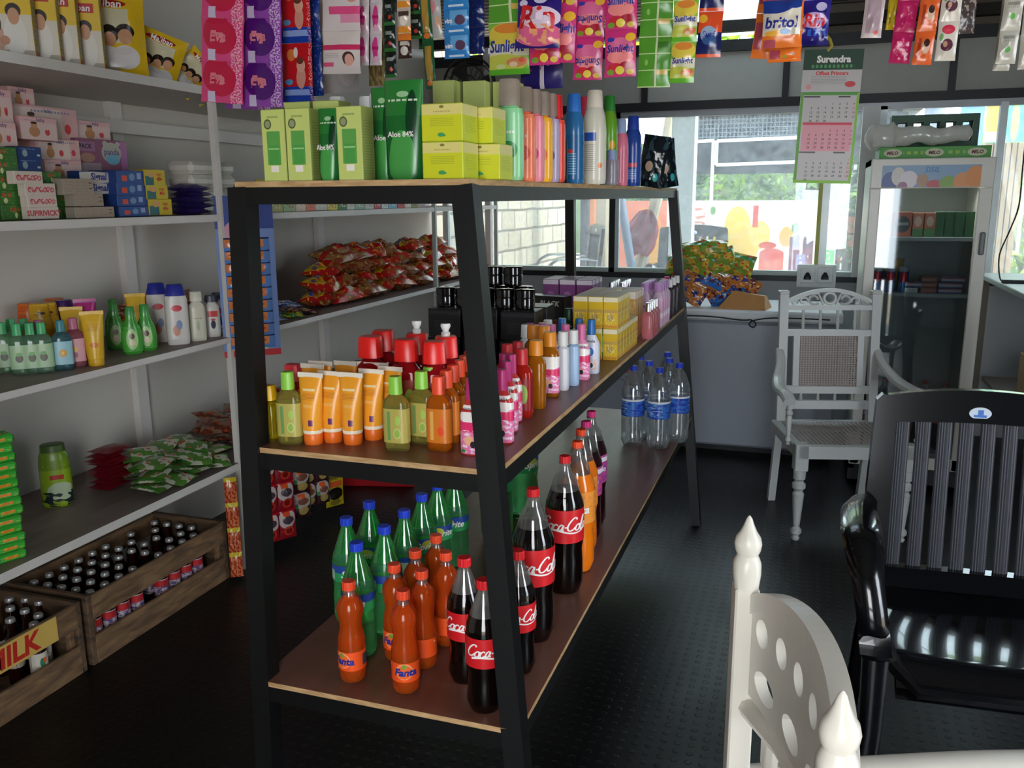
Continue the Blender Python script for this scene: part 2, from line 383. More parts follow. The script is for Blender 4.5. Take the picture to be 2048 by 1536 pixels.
q = MB(); slope(q, BX-.1, -1.6, 2.2, 4.6, 0, ceil_m, .03); slope(q, BX-.1, 4.6, -.95, BY+.6, 0, ceil_m, .03); slope(q, -.02, 4.6, 2.2, BY+.6, 0, ceil_m, .03)
struct(q.build('ceiling'))
m, N, L, b = nodes('translucent_roof_sheet'); b.inputs['Base Color'].default_value = lin('c9cfd2'); b.inputs['Roughness'].default_value = .5; b.inputs['Transmission Weight'].default_value = .0
tl = N.new('ShaderNodeBsdfTranslucent'); tl.inputs[0].default_value = lin('c9cfd2'); ms = N.new('ShaderNodeMixShader'); ms.inputs[0].default_value = .6
out = [x for x in N if x.type == 'OUTPUT_MATERIAL'][0]; L.new(b.outputs[0], ms.inputs[1]); L.new(tl.outputs[0], ms.inputs[2]); L.new(ms.outputs[0], out.inputs[0]); tc = N.new('ShaderNodeTexCoord')
wv = N.new('ShaderNodeTexWave'); wv.bands_direction = 'Y'; wv.inputs['Scale'].default_value = 4.5; bp = N.new('ShaderNodeBump'); bp.inputs['Distance'].default_value = .03; L.new(tc.outputs['Object'], wv.inputs['Vector']); L.new(wv.outputs[0], bp.inputs['Height']); L.new(bp.outputs[0], b.inputs['Normal'])
trans_sheet = m
o = slope(MB(), -.95, 4.6, -.02, BY+.6, 0, trans_sheet, .02).build('trim_9'); struct(o)
# roof beams near the back wall
dt = mat('dark_roof_timber', '1c1714', .7)
struct(MB().box(BX, 5.98, 2.535, 2.1, 6.05, 2.60, dt).build('trim_1'))
struct(MB().box(BX, 5.0, roofz(5)-.09, 2.1, 5.06, roofz(5)-.004, dt).build('trim_2'))
struct(MB().box(-.10, 6.06, 2.49, 2.1, 6.09, 2.665, mat('grey_soffit_board', '6b6358', .8)).build('trim_3'))
# upper grey panel between dark rails
grey_panel = mat('grey_wall_panel', 'a3a29a', .55, vary=.06)
struct(MB().box(BX, BY, 2.13, 2.1, BY+.04, 2.42, grey_panel).build('wall_upper'))
q = MB(); q.box(BX, BY-.03, 2.42, 2.1, BY+.03, 2.49, dark_steel); q.box(BX, BY-.03, 2.07, 2.1, BY+.03, 2.125, dark_steel)
for x in (-1.107, -.21, .745): q.box(x-.02, BY-.025, 2.12, x+.02, BY+.03, 2.43, dark_steel)
struct(q.build('trim_4'))
struct(MB().box(BX, BY-.02, 2.03, 2.1, BY+.02, 2.07, mat('aluminium_head_rail', '9a9ca0', .35, metal=.4)).build('trim_5'))
struct(MB().box(BX, BY-.05, .965, 2.1, BY+.05, 1.0, dark_steel).box(BX, BY-.03, 1.0, 2.1, BY+.03, 1.03, mat('pale_sill_strip', 'a8b4ae', .4)).build('trim_6'))
q = MB(); alu = mat('pale_aluminium', 'c8cfd0', .35, metal=.3)
q.box(-1.33, BY-.03, 1.0, -1.29, BY+.03, 2.07, dark_steel); q.box(-1.29, BY-.02, 1.0, -1.265, BY+.02, 2.07, alu)
q.box(-2.58, BY-.03, 1.0, -2.54, BY+.02, 2.07, alu); q.box(-2.24, BY-.05, 1.0, -2.20, BY+.02, 2.53, white_paint)
struct(q.build('trim_7'))
q = MB(); q.box(.03, BY-.03, 1.03, .055, BY+.02, 2.05, mat('yellow_green_strip', 'b3b35a', .5)); q.box(.055, BY-.02, 1.03, .10, BY+.02, 2.05, alu); q.box(.26, BY-.04, .98, .36, BY+.03, 2.05, white_paint)
q.box(.36, BY-.02, 1.03, .40, BY+.02, 2.05, alu); q.box(1.02, BY-.03, 1.0, 1.06, BY+.03, 2.05, alu)
struct(q.build('trim_8'))
glass = clear('window_glass', 'eef4f4', gloss=.06, rough=.02, body=.14, bodycol='eef4fb')
for i, (a, b_) in enumerate(((-2.54, -1.33), (-1.265, .03), (.10, .26), (.40, 1.02), (1.06, 2.05))):
    struct(MB().box(a, BY-.003, 1.03, b_, BY+.003, 2.03, glass).build('window_%d' % (i+1)))

# ------------------------------------------------------------------ white wall shelving on the left
SX, SY0, SY1 = -2.15, .9, 6.03
S1, S2, S3, S4 = 1.925, 1.46, .983, .466
t = thing('shelving_unit', 'long white painted wall shelving with four levels along the left wall', 'shelves', None, (SX, 3.5, 0))
def loc(mb): return mb.xf(Matrix.Translation((-SX, -3.5, 0)))
for z, th in ((S1, .03), (S2, .026), (S3, .022), (S4, .03)):
    q = MB(); q.box(BX+.005, SY0, z-th, SX, SY1, z, white_paint, 0, {'t': shelf_top}); loc(q).build('shelf_board', t)
for y in (2.87, 4.91, 6.01):
    q = MB(); q.box(SX-.022, y-.011, 0, SX+.002, y+.011, 2.0 if y > 4 else S1, mat('pale_green_upright', 'c3ccc6', .45) if y > 4 else white_paint); loc(q).build('upright', t)
for y in (1.5, 2.9, 4.4):
    q = MB(); q.box(BX+.002, y-.03, 0, BX+.035, y+.03, 2.5, white_paint); loc(q).build('wall_batten', t)
for z in (S1-.13, S2-.10, S3-.09):
    if z > S1-.2: q = MB(); q.box(BX+.035, SY0, z-.02, BX+.055, SY1, z+.03, white_paint); loc(q).build('rail', t)
# ------------------------------------------------------------------ black steel display rack
RT_, RM, RB = 1.552, 1.02, .52
def rk(z):      # outer corners of the leaning frame at height z: x left, x right, y front, y back
    t_ = (RT_-z)/1.03; return -1.085+.032*t_, -.588+.117*t_, 1.495-.085*t_, 4.07-.07*t_
t = thing('display_rack', 'black steel display rack with three plywood shelves in the middle of the shop', 'display rack', None, (-.78, 2.7, 0))
def loc(mb): return mb.xf(Matrix.Translation((.78, -2.7, 0)))
for a in (0, 1):
    for b_ in (2, 3):
        lo, hi = rk(0), rk(RT_-.012); sx_ = (.003, -.016)[a]; sy_ = (.021, -.021)[b_-2]
        loc(MB().bar((lo[a]+sx_, lo[b_]+sy_, 0), (hi[a]+sx_, hi[b_]+sy_, RT_-.012), .042, .042, black_steel, (0, 1, 0))).build('post', t)
for z in (RT_, RM, RB):
    x0, x1, y0, y1 = rk(z); hb = .03 if z > 1.5 else .034; o_ = 0; e = .018; y0 += .008 if z == RM else 0
    q = MB(); q.box(x0-o_, y0-o_, z-.011, x1+o_, y1+o_, z, ply_edge, 0, {'t': ply, 'd': ply}); loc(q).build('shelf', t)
    q = MB(); zc = z-.011-hb/2
    for y in (y0+e, y1-e): q.bar((x0+.01, y, zc), (x1-.01, y, zc), hb, .036, black_steel)
    for x in (x0+e, x1-e): q.bar((x, y0+.01, zc), (x, y1-.01, zc), .036, hb, black_steel)
    q.bar((x0+.01, 2.7, zc), (x1-.01, 2.7, zc), hb-.01, .03, black_steel); loc(q).build('shelf_frame', t)

# ------------------------------------------------------------------ outdoors behind the windows
m, N, L, b = nodes('yard_earth'); b.inputs['Roughness'].default_value = .9
tc = N.new('ShaderNodeTexCoord'); n = N.new('ShaderNodeTexNoise'); n.inputs['Scale'].default_value = 2; r = N.new('ShaderNodeValToRGB')
r.color_ramp.elements[0].color = lin('8b7a62'); r.color_ramp.elements[1].color = lin('b7a98f'); L.new(tc.outputs['Object'], n.inputs['Vector']); L.new(n.outputs[0], r.inputs[0]); L.new(r.outputs[0], b.inputs['Base Color'])
o = MB().box(-12, -6, -.14, 12, 6.2, -.09, m).box(-12, 6.2, -.14, 12, 20, .275, m).build('yard_ground'); struct(o)
m, N, L, b = nodes('cement_blockwork'); b.inputs['Roughness'].default_value = .9
tc = N.new('ShaderNodeTexCoord'); sx = N.new('ShaderNodeSeparateXYZ'); cx = N.new('ShaderNodeCombineXYZ'); L.new(tc.outputs['Object'], sx.inputs[0]); L.new(sx.outputs[1], cx.inputs[0]); L.new(sx.outputs[2], cx.inputs[1])
bk = N.new('ShaderNodeTexBrick'); bk.inputs['Scale'].default_value = 1; bk.inputs['Brick Width'].default_value = .4; bk.inputs['Row Height'].default_value = .2; bk.inputs['Mortar Size'].default_value = .012
nz = N.new('ShaderNodeTexNoise'); nz.inputs['Scale'].default_value = 3; nz.inputs['Detail'].default_value = 6; ad = N.new('ShaderNodeVectorMath'); ad.operation = 'MULTIPLY_ADD'; ad.inputs[1].default_value = (.03, .03, .03)
L.new(nz.outputs['Color'], ad.inputs[0]); L.new(cx.outputs[0], ad.inputs[2]); L.new(ad.outputs[0], bk.inputs['Vector']); L.new(tc.outputs['Object'], nz.inputs['Vector'])
bk.inputs['Color1'].default_value = lin('b5ab98'); bk.inputs['Color2'].default_value = lin('9c927f'); bk.inputs['Mortar'].default_value = lin('5f574a')
mx = N.new('ShaderNodeMix'); mx.data_type = 'RGBA'; mx.blend_type = 'MULTIPLY'; mx.inputs[0].default_value = .5; L.new(bk.outputs[0], mx.inputs[6]); L.new(nz.outputs[0], mx.inputs[7]); L.new(bk.outputs[0], b.inputs['Base Color'])
bp = N.new('ShaderNodeBump'); bp.inputs['Distance'].default_value = .02; L.new(bk.outputs['Fac'], bp.inputs['Height']); bp.invert = True; L.new(bp.outputs[0], b.inputs['Normal'])
tag(MB().box(-3.05, 6.2, .27, -2.88, 11.0, 2.7, m).build('boundary_wall'), 'rough grey cement block wall standing outside the left window panes', 'wall')
def pl(p, dy=0): return (p.x, p.y+dy, p.z)
# ---- foliage: one mesh of loose leaf blades per plant
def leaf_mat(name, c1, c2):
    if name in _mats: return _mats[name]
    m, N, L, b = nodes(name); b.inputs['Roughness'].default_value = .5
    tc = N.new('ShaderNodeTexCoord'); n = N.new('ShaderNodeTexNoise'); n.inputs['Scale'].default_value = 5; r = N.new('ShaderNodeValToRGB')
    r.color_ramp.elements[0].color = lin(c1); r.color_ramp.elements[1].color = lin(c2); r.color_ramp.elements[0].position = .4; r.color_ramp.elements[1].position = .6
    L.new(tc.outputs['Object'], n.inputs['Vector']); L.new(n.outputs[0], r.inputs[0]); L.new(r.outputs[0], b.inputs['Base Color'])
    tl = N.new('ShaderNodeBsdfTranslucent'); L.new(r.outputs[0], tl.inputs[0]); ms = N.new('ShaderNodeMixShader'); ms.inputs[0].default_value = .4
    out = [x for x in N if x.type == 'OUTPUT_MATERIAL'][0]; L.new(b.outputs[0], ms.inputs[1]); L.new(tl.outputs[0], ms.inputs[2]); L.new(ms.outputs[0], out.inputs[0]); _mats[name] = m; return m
def bush(name, c, r, n, size, m, label, cat, seed):
    rd = random.Random(seed); t = thing(name, label, cat, None, (c[0], c[1], 0)); q = MB()
    for i in range(n):
        v = Vector((rd.gauss(0, 1), rd.gauss(0, 1), rd.gauss(0, 1))).normalized()*rd.uniform(.5, 1)**.6
        k = 1+.35*noise.noise(v*2.2+Vector((seed, 0, 0))); p = Vector((v.x*r[0]*k, v.y*r[1]*k, c[2]+v.z*r[2]*k))
        e = Euler((rd.uniform(-1, 1), rd.uniform(-1, 1), rd.uniform(0, 6.3))).to_matrix(); s_ = size*rd.uniform(.6, 1.3)
        q.add([p+e@Vector(a)*s_ for a in ((-1, 0, 0), (0, -.38, .1), (1, 0, 0), (0, .38, .1))], [(0, 1, 2, 3)], m)
    q.build('foliage', t); tr = MB()
    for i in range(3): tr.tube([(0, 0, .276), (rd.uniform(-.09, .09), 0, c[2]*.5), (rd.uniform(-.4, .4)*r[0], rd.uniform(-.3, .3)*r[1], c[2])], [.05, .04, .015], mat('tree_bark', '5a4a3a', .9))
    tr.build('trunk', t)
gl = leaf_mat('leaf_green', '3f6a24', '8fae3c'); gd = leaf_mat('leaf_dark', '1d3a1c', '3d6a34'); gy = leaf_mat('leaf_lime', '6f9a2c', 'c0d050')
p = ony(1560, 360, 12); bush('garden_tree', (p.x, 12, 1.5), (.9, .6, .9), 1500, .10, gl, 'sunlit green tree beyond the yard, seen left of the calendar', 'tree', 1)
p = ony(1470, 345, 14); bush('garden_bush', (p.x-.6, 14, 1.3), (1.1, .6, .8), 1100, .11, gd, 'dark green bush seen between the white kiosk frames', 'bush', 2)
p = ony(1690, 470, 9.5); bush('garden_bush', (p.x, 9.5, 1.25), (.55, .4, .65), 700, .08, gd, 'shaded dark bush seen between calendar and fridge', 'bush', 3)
p = ony(2040, 430, 8.5); bush('garden_bush', (p.x+.1, 8.5, 1.35), (.8, .5, .8), 1300, .09, gy, 'bright lime green bush outside, to the right of the fridge', 'bush', 4)
p = ony(1450, 60, 13); bush('palm_foliage', (p.x, 13, 4.2), (3.2, .8, .8), 1800, .16, gy, 'sunlit yellow green foliage seen through the gap under the roof', 'tree', 5)
p = ony(940, 40, 9); bush('overhead_foliage', (p.x-.2, 9.5, 3.6), (1.4, .5, .6), 900, .12, gy, 'bright foliage glimpsed above the wall panel near the fan', 'tree', 6)
# ---- neighbouring kiosk: dark open shed with mesh and white frames
dk = mat('kiosk_dark_inside', '232a33', .9, vary=.3, vs=2); a = ony(1385, 225, 9); b2 = ony(1700, 545, 9)
t = thing('neighbour_kiosk', 'dark open kiosk across the yard with white window frames and wire mesh', 'kiosk', None, (0, 9, 0))
q = MB(); q.box(a.x-.3, 1.2, .276, b2.x+.5, 1.3, 1.35, mat('kiosk_brick', '8a5a3e', .9, vary=.3, vs=6)); q.box(a.x-.3, 1.2, 1.75, b2.x+.5, 1.3, a.z+.03, dk); q.build('back_wall', t)
q = MB(); q.box(a.x-.3, -.3, a.z+.03, b2.x+.6, 1.6, a.z+.08, mat('kiosk_roof', '39424c', .7)); q.build('roof', t)
for x in (a.x-.1, b2.x+.3): MB().box(x-.04, 0, .276, x+.04, .08, a.z+.03, dk).build('post', t)
wf = mat('white_kiosk_frame', 'f0f2f4', .4); q = MB(); FY = 0
def fr(px0, py0, px1, py1, w_=.018):
    A, B_ = ony(px0, py0, 9), ony(px1, py1, 9); q.bar((A.x, FY, A.z), (B_.x, FY, B_.z), w_*1.6, .03, wf)
for l_ in ((1380, 284, 1428, 281), (1427, 281, 1422, 412), (1434, 282, 1432, 330), (1432, 330, 1640, 322), (1434, 282, 1640, 273)): fr(*l_)
q.build('window_frame', t); q = MB(); me_ = mat('wire_mesh', '8b98a5', .5); A, B_ = ony(1382, 232, 9), ony(1700, 275, 9)
for i in range(40): x = A.x+(B_.x-A.x)*i/39; q.box(x-.004, FY+.05, B_.z, x+.004, FY+.056, A.z, me_)
for i in range(7): z = B_.z+(A.z-B_.z)*i/6; q.box(A.x, FY+.05, z-.004, B_.x, FY+.056, z+.004, me_)
q.build('wire_mesh', t)
struct(MB().box(-14, 19, .276, 14, 19.2, 2.6, mat('far_hedge_wall', '46563a', .95, vary=.5, vs=1.5)).build('trim_10'))
# ---- fruit drink banner on the yard rail, posts, pipe, tree with red cloth
A, B_ = ony(1240, 402, 7.3), ony(1668, 548, 7.3)
banner = printed('fruit_banner_print', 'fbf8f2', [
 ('r', .10, .45, .13, .6, 'f08a6a'), ('e', .13, .35, .09, .55, 'f8a23a'), ('e', .2, .2, .05, .3, 'f4b13e'), ('n', .36, .5, .05, .4, 14, .55, 'e89a8a'), ('e', .56, .62, .06, .30, 'f7d24a'), ('e', .48, .38, .06, .26, 'f5cf52'), ('e', .60, .36, .06, .27, 'f3c440'),
 ('e', .66, .52, .05, .2, 'f6cf60'), ('r', .64, .78, .012, .15, 'e0442e'), ('e', .70, .38, .04, .05, 'd8442c'), ('e', .78, .5, .03, .14, 'f2b24c'), ('e', .82, .62, .018, .08, '5f9a3a'),
 ('r', .72, .10, .055, .16, 'ef6f50'), ('e', .72, .26, .055, .08, 'e2452e'), ('r', .85, .22, .052, .28, '8a3f5a'), ('e', .85, .44, .052, .10, '5d3f58'), ('r', .85, .16, .02, .1, 'a9a0d0'),
 ('e', .93, .80, .04, .12, 'eab14a'), ('r', .955, .2, .04, .3, '6fd07a'), ('e', .445, .86, .012, .06, '5f9a3a'), ('e', .55, .1, .03, .06, 'f5b23a')], .5)
o = MB().box(A.x, 0, B_.z, B_.x, .02, A.z, plastic_white, 0, {'f': banner}).build('fruit_banner'); o.location = (0, 7.3, 0)
tag(o, 'long white banner printed with fruit and drinking cups outside the window', 'banner')
t = thing('yard_rail', 'low metal rail in the yard that carries the fruit banner', 'railing', None, (0, 7.35, 0)); q = MB(); q.bar((A.x, 0, .276), (A.x, 0, A.z), .03, .03, dark_steel); q.bar((B_.x, 0, .276), (B_.x, 0, A.z), .03, .03, dark_steel); q.bar((A.x, 0, A.z-.02), (B_.x, 0, A.z-.02), .03, .03, dark_steel); q.build('rail_post', t)
A, B_ = ony(1347, 225, 6.6), ony(1393, 548, 6.6)
tag(MB().box(A.x, 6.55, .276, A.x+.165, 6.72, 2.6, mat('whitewashed_column', 'f4f4f2', .6)).build('white_column'), 'sunlit whitewashed column just outside the window', 'column')
t = thing('garden_tree', 'pale slanting tree trunk outside with its bark stained', 'tree', None, (0, 7.0, 0)); A = ony(1318, 380, 7); B_ = ony(1276, 560, 7)
MB().tube([(B_.x-.05, 0, .276), (B_.x, 0, B_.z), ((A.x+B_.x)/2-.01, 0, (A.z+B_.z)/2), (A.x, 0, A.z), (A.x+.12, .1, 2.6)], [.07, .06, .05, .045, .04], mat('pale_bark', 'b3a489', .85, vary=.25, vs=9), 10).build('trunk', t)
q = MB(); c = ony(1284, 462, 6.93)
def cl(u, v):
    x = (u-.5)*(.10+.14*v*(1-v)*4+.05*v); z = .17-.34*v-.10*abs(u-.62)*(1 if v > .7 else .2); return (x+.06*(.5-v), .02*math.sin(u*17+v*4)-.02, z)
q.sheet(cl, 14, 12, mat('faded_red_cloth', '9c2f3c', .85, vary=.2)); o = q.build('red_cloth'); o.location = c; tag(o, 'crumpled faded red cloth hung on the tree outside', 'cloth')
A, B_ = ony(1228, 385, 6.8), ony(1265, 560, 6.8)
tag(MB().tube([(A.x-.05, 6.8, A.z+.5), (B_.x+.12, 6.8, .276)], .035, mat('blue_grey_pipe', '7f8da6', .4), 12).build('leaning_pipe'), 'blue grey pipe leaning outside beside the dark window post', 'pipe')
for (p0, p1, yy, cc, nm, lb) in ((1160, 1176, 9.0, '3f4048', 'dark_plank', 'dark weathered plank upright against the timber outside'), (1178, 1189, 8.8, 'a9683f', 'timber_post', 'orange brown timber post at the end of the block wall'), (1192, 1213, 8.2, '958b78', 'stone_pillar', 'rough grey stone pillar outside left of the dark window post')):
    a_, b_ = ony(p0, 450, yy).x, ony(p1, 450, yy).x; tag(MB().box(a_, yy, .276, b_, yy+.12, 2.7, mat(nm, cc, .9, vary=.3, vs=6, bump=.3, bs=12), .01).build(nm), lb, 'post')
# bright signs seen at the right
A, B_ = ony(1975, 205, 7.6), ony(2075, 283, 7.6); sg = printed('teal_poster_print', '4fb3a0', [('e', .12, .6, .2, .4, 'e8a23c'), ('r', .12, .15, .14, .12, 'e8c8a8'), ('e', .55, .5, .08, .5, '9fdc6a'), ('e', .9, .4, .12, .5, 'b9e070'), ('r', .72, .5, .05, .5, '3f9a88')], .5)
o = MB().box(A.x, 7.6, B_.z, B_.x, 7.63, A.z, plastic_white, 0, {'f': sg}).build('hanging_sign'); tag(o, 'teal and orange printed sign hanging outside above right of fridge', 'sign')
A, B_ = ony(1925, 195, 7.2), ony(1962, 300, 7.2); o = MB().box(A.x, 7.2, .276, B_.x, 7.22, A.z, plastic_white, 0, {'f': printed('pale_poster_print', 'd8dde0', [('r', .5, .85, .5, .2, '7fb0dc'), ('e', .45, .6, .2, .06, 'd86a8a'), ('r', .5, .2, .5, .2, 'cfd8c8')], .5)}).build('narrow_poster'); tag(o, 'narrow pale poster with blue top behind the green bottle crate', 'poster')
A = ony(1872, 200, 7.9); tag(MB().loft([(.276, .075, .075), (3, .075, .075)], mat('grey_drain_pipe', '7d8490', .4)).build('drain_pipe').__class__ and COL.objects[-1], 'thick grey upright drain pipe outside behind the fridge', 'pipe'); COL.objects[-1].location = (A.x, 7.9, 0)
A, B_ = ony(2003, 288, 7), ony(2090, 355, 7); q = MB()
for i in range(7): x = A.x+(B_.x-A.x)*i/7; q.box(x, 7, .276, x+.05, 7.03, 1.9, mat('brown_slat', '8a7050', .8, vary=.3))
o = q.build('slat_screen'); o.location = (0, .8, 0); tag(o, 'brown wooden slat screen outside right of the fridge', 'fence')

# ---- moulded black plastic armchair
def black_chair():
    t = thing('plastic_armchair'); g = mat('glossy_black_plastic', '0b0c0f', .16, coat=.4, vary=.1); gr = mat('ribbed_slat_plastic', '33363e', .42, vary=.1)
    def bk(z): return .235+.11*(z-.42)   # lean of the back
    q = MB()                                    # seat pan
    q.sheet(lambda u, v: ((u-.5)*(.50-.03*v), -.25+.49*v, .425-.025*math.sin(u*PI)*math.sin(v*PI)-.05*max(0, .12-v)/.12), 16, 14, g)
    q.sheet(lambda u, v: ((.5-u)*(.50-.03*v), -.25+.49*v, .395-.02*math.sin(u*PI)*math.sin(v*PI)-.05*max(0, .12-v)/.12), 16, 14, g)
    q.tube([(-.25, .23, .41), (-.25, -.22, .41), (-.2, -.25, .37), (.2, -.25, .37), (.25, -.22, .41), (.25, .23, .41)], .018, g, 8); q.build('seat', t)
    for k in range(8):
        x = -.196+.056*k; q = MB(); pts = [(z, bk(z)) for z in [.47+.46*i/8 for i in range(9)]]
        q.sheet(lambda u, v: (x*(1-.02*v)+(u-.5)*.038, bk(.46+.44*v)-.004*math.cos((u-.5)*PI)-.0015*(1 if int(u*12) % 2 else 0), .46+.44*v), 12, 6, gr, False)
        q.sheet(lambda u, v: (x*(1-.02*v)+(.5-u)*.038, bk(.46+.44*v)+.006, .46+.44*v), 2, 2, gr, False); q.build('slat', t)
    def arch(x): return .962+.03*(1-(x/.27)**2)
    q = MB(); n = 18                             # top rail
    xs = [-.265+.53*i/n for i in range(n+1)]
    poly = [(x, arch(x)-(.018 if abs(x) > .26 else 0)) for x in xs]+[(x, .89+.012*(1-(x/.27)**2)) for x in xs[::-1]]
    q.prism(poly, -.012, .014, g); q.v = [(x, y+bk(z), z) for x, y, z in q.v]; q.build('top_rail', t)
    for s in (-1, 1):
        q = MB(); poly = [(s*.213, .40), (s*.272, .40), (s*.278, .70), (s*.266, .955), (s*.250, .972), (s*.213, .965)]
        q.prism(poly, -.016, .016, g); q.v = [(x, y+bk(z), z) for x, y, z in q.v]; q.build('side_stile', t)
        q = MB(); P = [(s*.285, .24, .675), (s*.312, .12, .692), (s*.325, -.02, .696), (s*.330, -.12, .688), (s*.328, -.20, .64), (s*.315, -.24, .55), (s*.300, -.245, .45)]
        P = spline(P, 5); W = [.036+.014*math.sin(min(1, i/len(P)*1.4)*PI) for i in range(len(P))]
        vs, fs = [], []
        for i, p in enumerate(P):
            a_, b_ = Vector(P[max(i-1, 0)]), Vector(P[min(i+1, len(P)-1)]); d = (b_-a_).normalized(); nr = Vector((0, -d.z, d.y)); nr = nr if nr.z > -.01 else -nr; c = Vector(p)
            for ox, on in ((-1, -.006), (-.7, .008), (0, .014), (.7, .008), (1, -.006), (0, -.010)): vs.append(c+Vector((ox*W[i], 0, 0))+nr*on)
        for i in range(len(P)-1):
            for k in range(6): fs.append((i*6+k, i*6+(k+1) % 6, (i+1)*6+(k+1) % 6, (i+1)*6+k))
        fs += [tuple(range(6)), tuple((len(P)-1)*6+k for k in range(6))[::-1]]
        q.add(vs, fs, g, True); q.build('armrest', t, 60)
        MB().loft([(0, .028, .022, None, 4, s*.31, -.26), (.25, .026, .020, None, 4, s*.30, -.248), (.44, .030, .018, None, 4, s*.30, -.24)], g, 12).build('leg', t)
        MB().loft([(0, .022, .026, None, 4, s*.27, .30), (.25, .022, .022, None, 4, s*.26, .26), (.42, .024, .02, None, 4, s*.245, .235)], g, 12).build('leg', t)
    MB().prism([(-.22, .425), (.22, .425), (.22, .485), (-.22, .485)], .218, .256, g).build('lower_rail', t)
    q = MB(); yy = bk(.93)-.0135
    q.prism([(.028*math.cos(a*PI/12), .93+.017*math.sin(a*PI/12)) for a in range(24)], yy, yy+.003, mat('white_sticker', 'c9d4e4', .4))
    q.box(-.016, yy-.0008, .919, .016, yy, .926, mat('blue_print', '3f74c4', .5)); q.box(-.006, yy-.0008, .926, .008, yy, .94, mat('blue_print', '3f74c4')); q.build('sticker', t); return t
put('black_chair', black_chair, (.49, 2.325, 0), 'glossy black slatted plastic armchair in the foreground at right, with oval sticker', 'chair', rz=math.radians(4))
p = ony(1392, 470, 6.9); put('black_chair', black_chair, (p.x, 6.86, .30), 'dark plastic chair outside by the white column, back peeking over sill', 'chair', rz=math.radians(10))
p = ony(1137, 480, 7.9); put('black_chair', black_chair, (p.x, 7.8, .28), 'dark plastic chair outside in front of the block wall', 'chair', rz=math.radians(-65))

# ---- white carved wooden armchairs
wp = mat('white_gloss_wood', 'c9ccc9', .28, vary=.06, vs=8); wp2 = mat('white_gloss_wood_warm', 'e4ded2', .25, vary=.08, vs=9)
def cane_mat():
    m, N, L, b = nodes('woven_cane'); b.inputs['Base Color'].default_value = lin('a3948a'); b.inputs['Roughness'].default_value = .4
    uv = N.new('ShaderNodeUVMap'); v = N.new('ShaderNodeVectorMath'); v.operation = 'MULTIPLY'; v.inputs[1].default_value = (22, 22, 0); L.new(uv.outputs[0], v.inputs[0])
    f = N.new('ShaderNodeVectorMath'); f.operation = 'FRACTION'; L.new(v.outputs[0], f.inputs[0]); s_ = N.new('ShaderNodeVectorMath'); s_.operation = 'SUBTRACT'; s_.inputs[1].default_value = (.5, .5, 0); L.new(f.outputs[0], s_.inputs[0])
    l = N.new('ShaderNodeVectorMath'); l.operation = 'LENGTH'; L.new(s_.outputs[0], l.inputs[0]); c = N.new('ShaderNodeMath'); c.operation = 'GREATER_THAN'; c.inputs[1].default_value = .27; L.new(l.outputs['Value'], c.inputs[0])
    L.new(c.outputs[0], b.inputs['Alpha']); return m
cane = cane_mat()
def turned(x, y, z0, z1, r, m, n=14):
    h = z1-z0; pr = [(0, .55), (.03, .75), (.06, .5), (.10, .95), (.14, .95), (.18, .55), (.22, .62), (.45, .85), (.62, 1.0), (.66, .65), (.70, 1.15), (.75, 1.15), (.79, .65), (.82, 1.05), (1, 1.1)]
    return MB().loft([(z0+h*a, r*b_, r*b_, None, None, x, y) for a, b_ in pr], m, n)
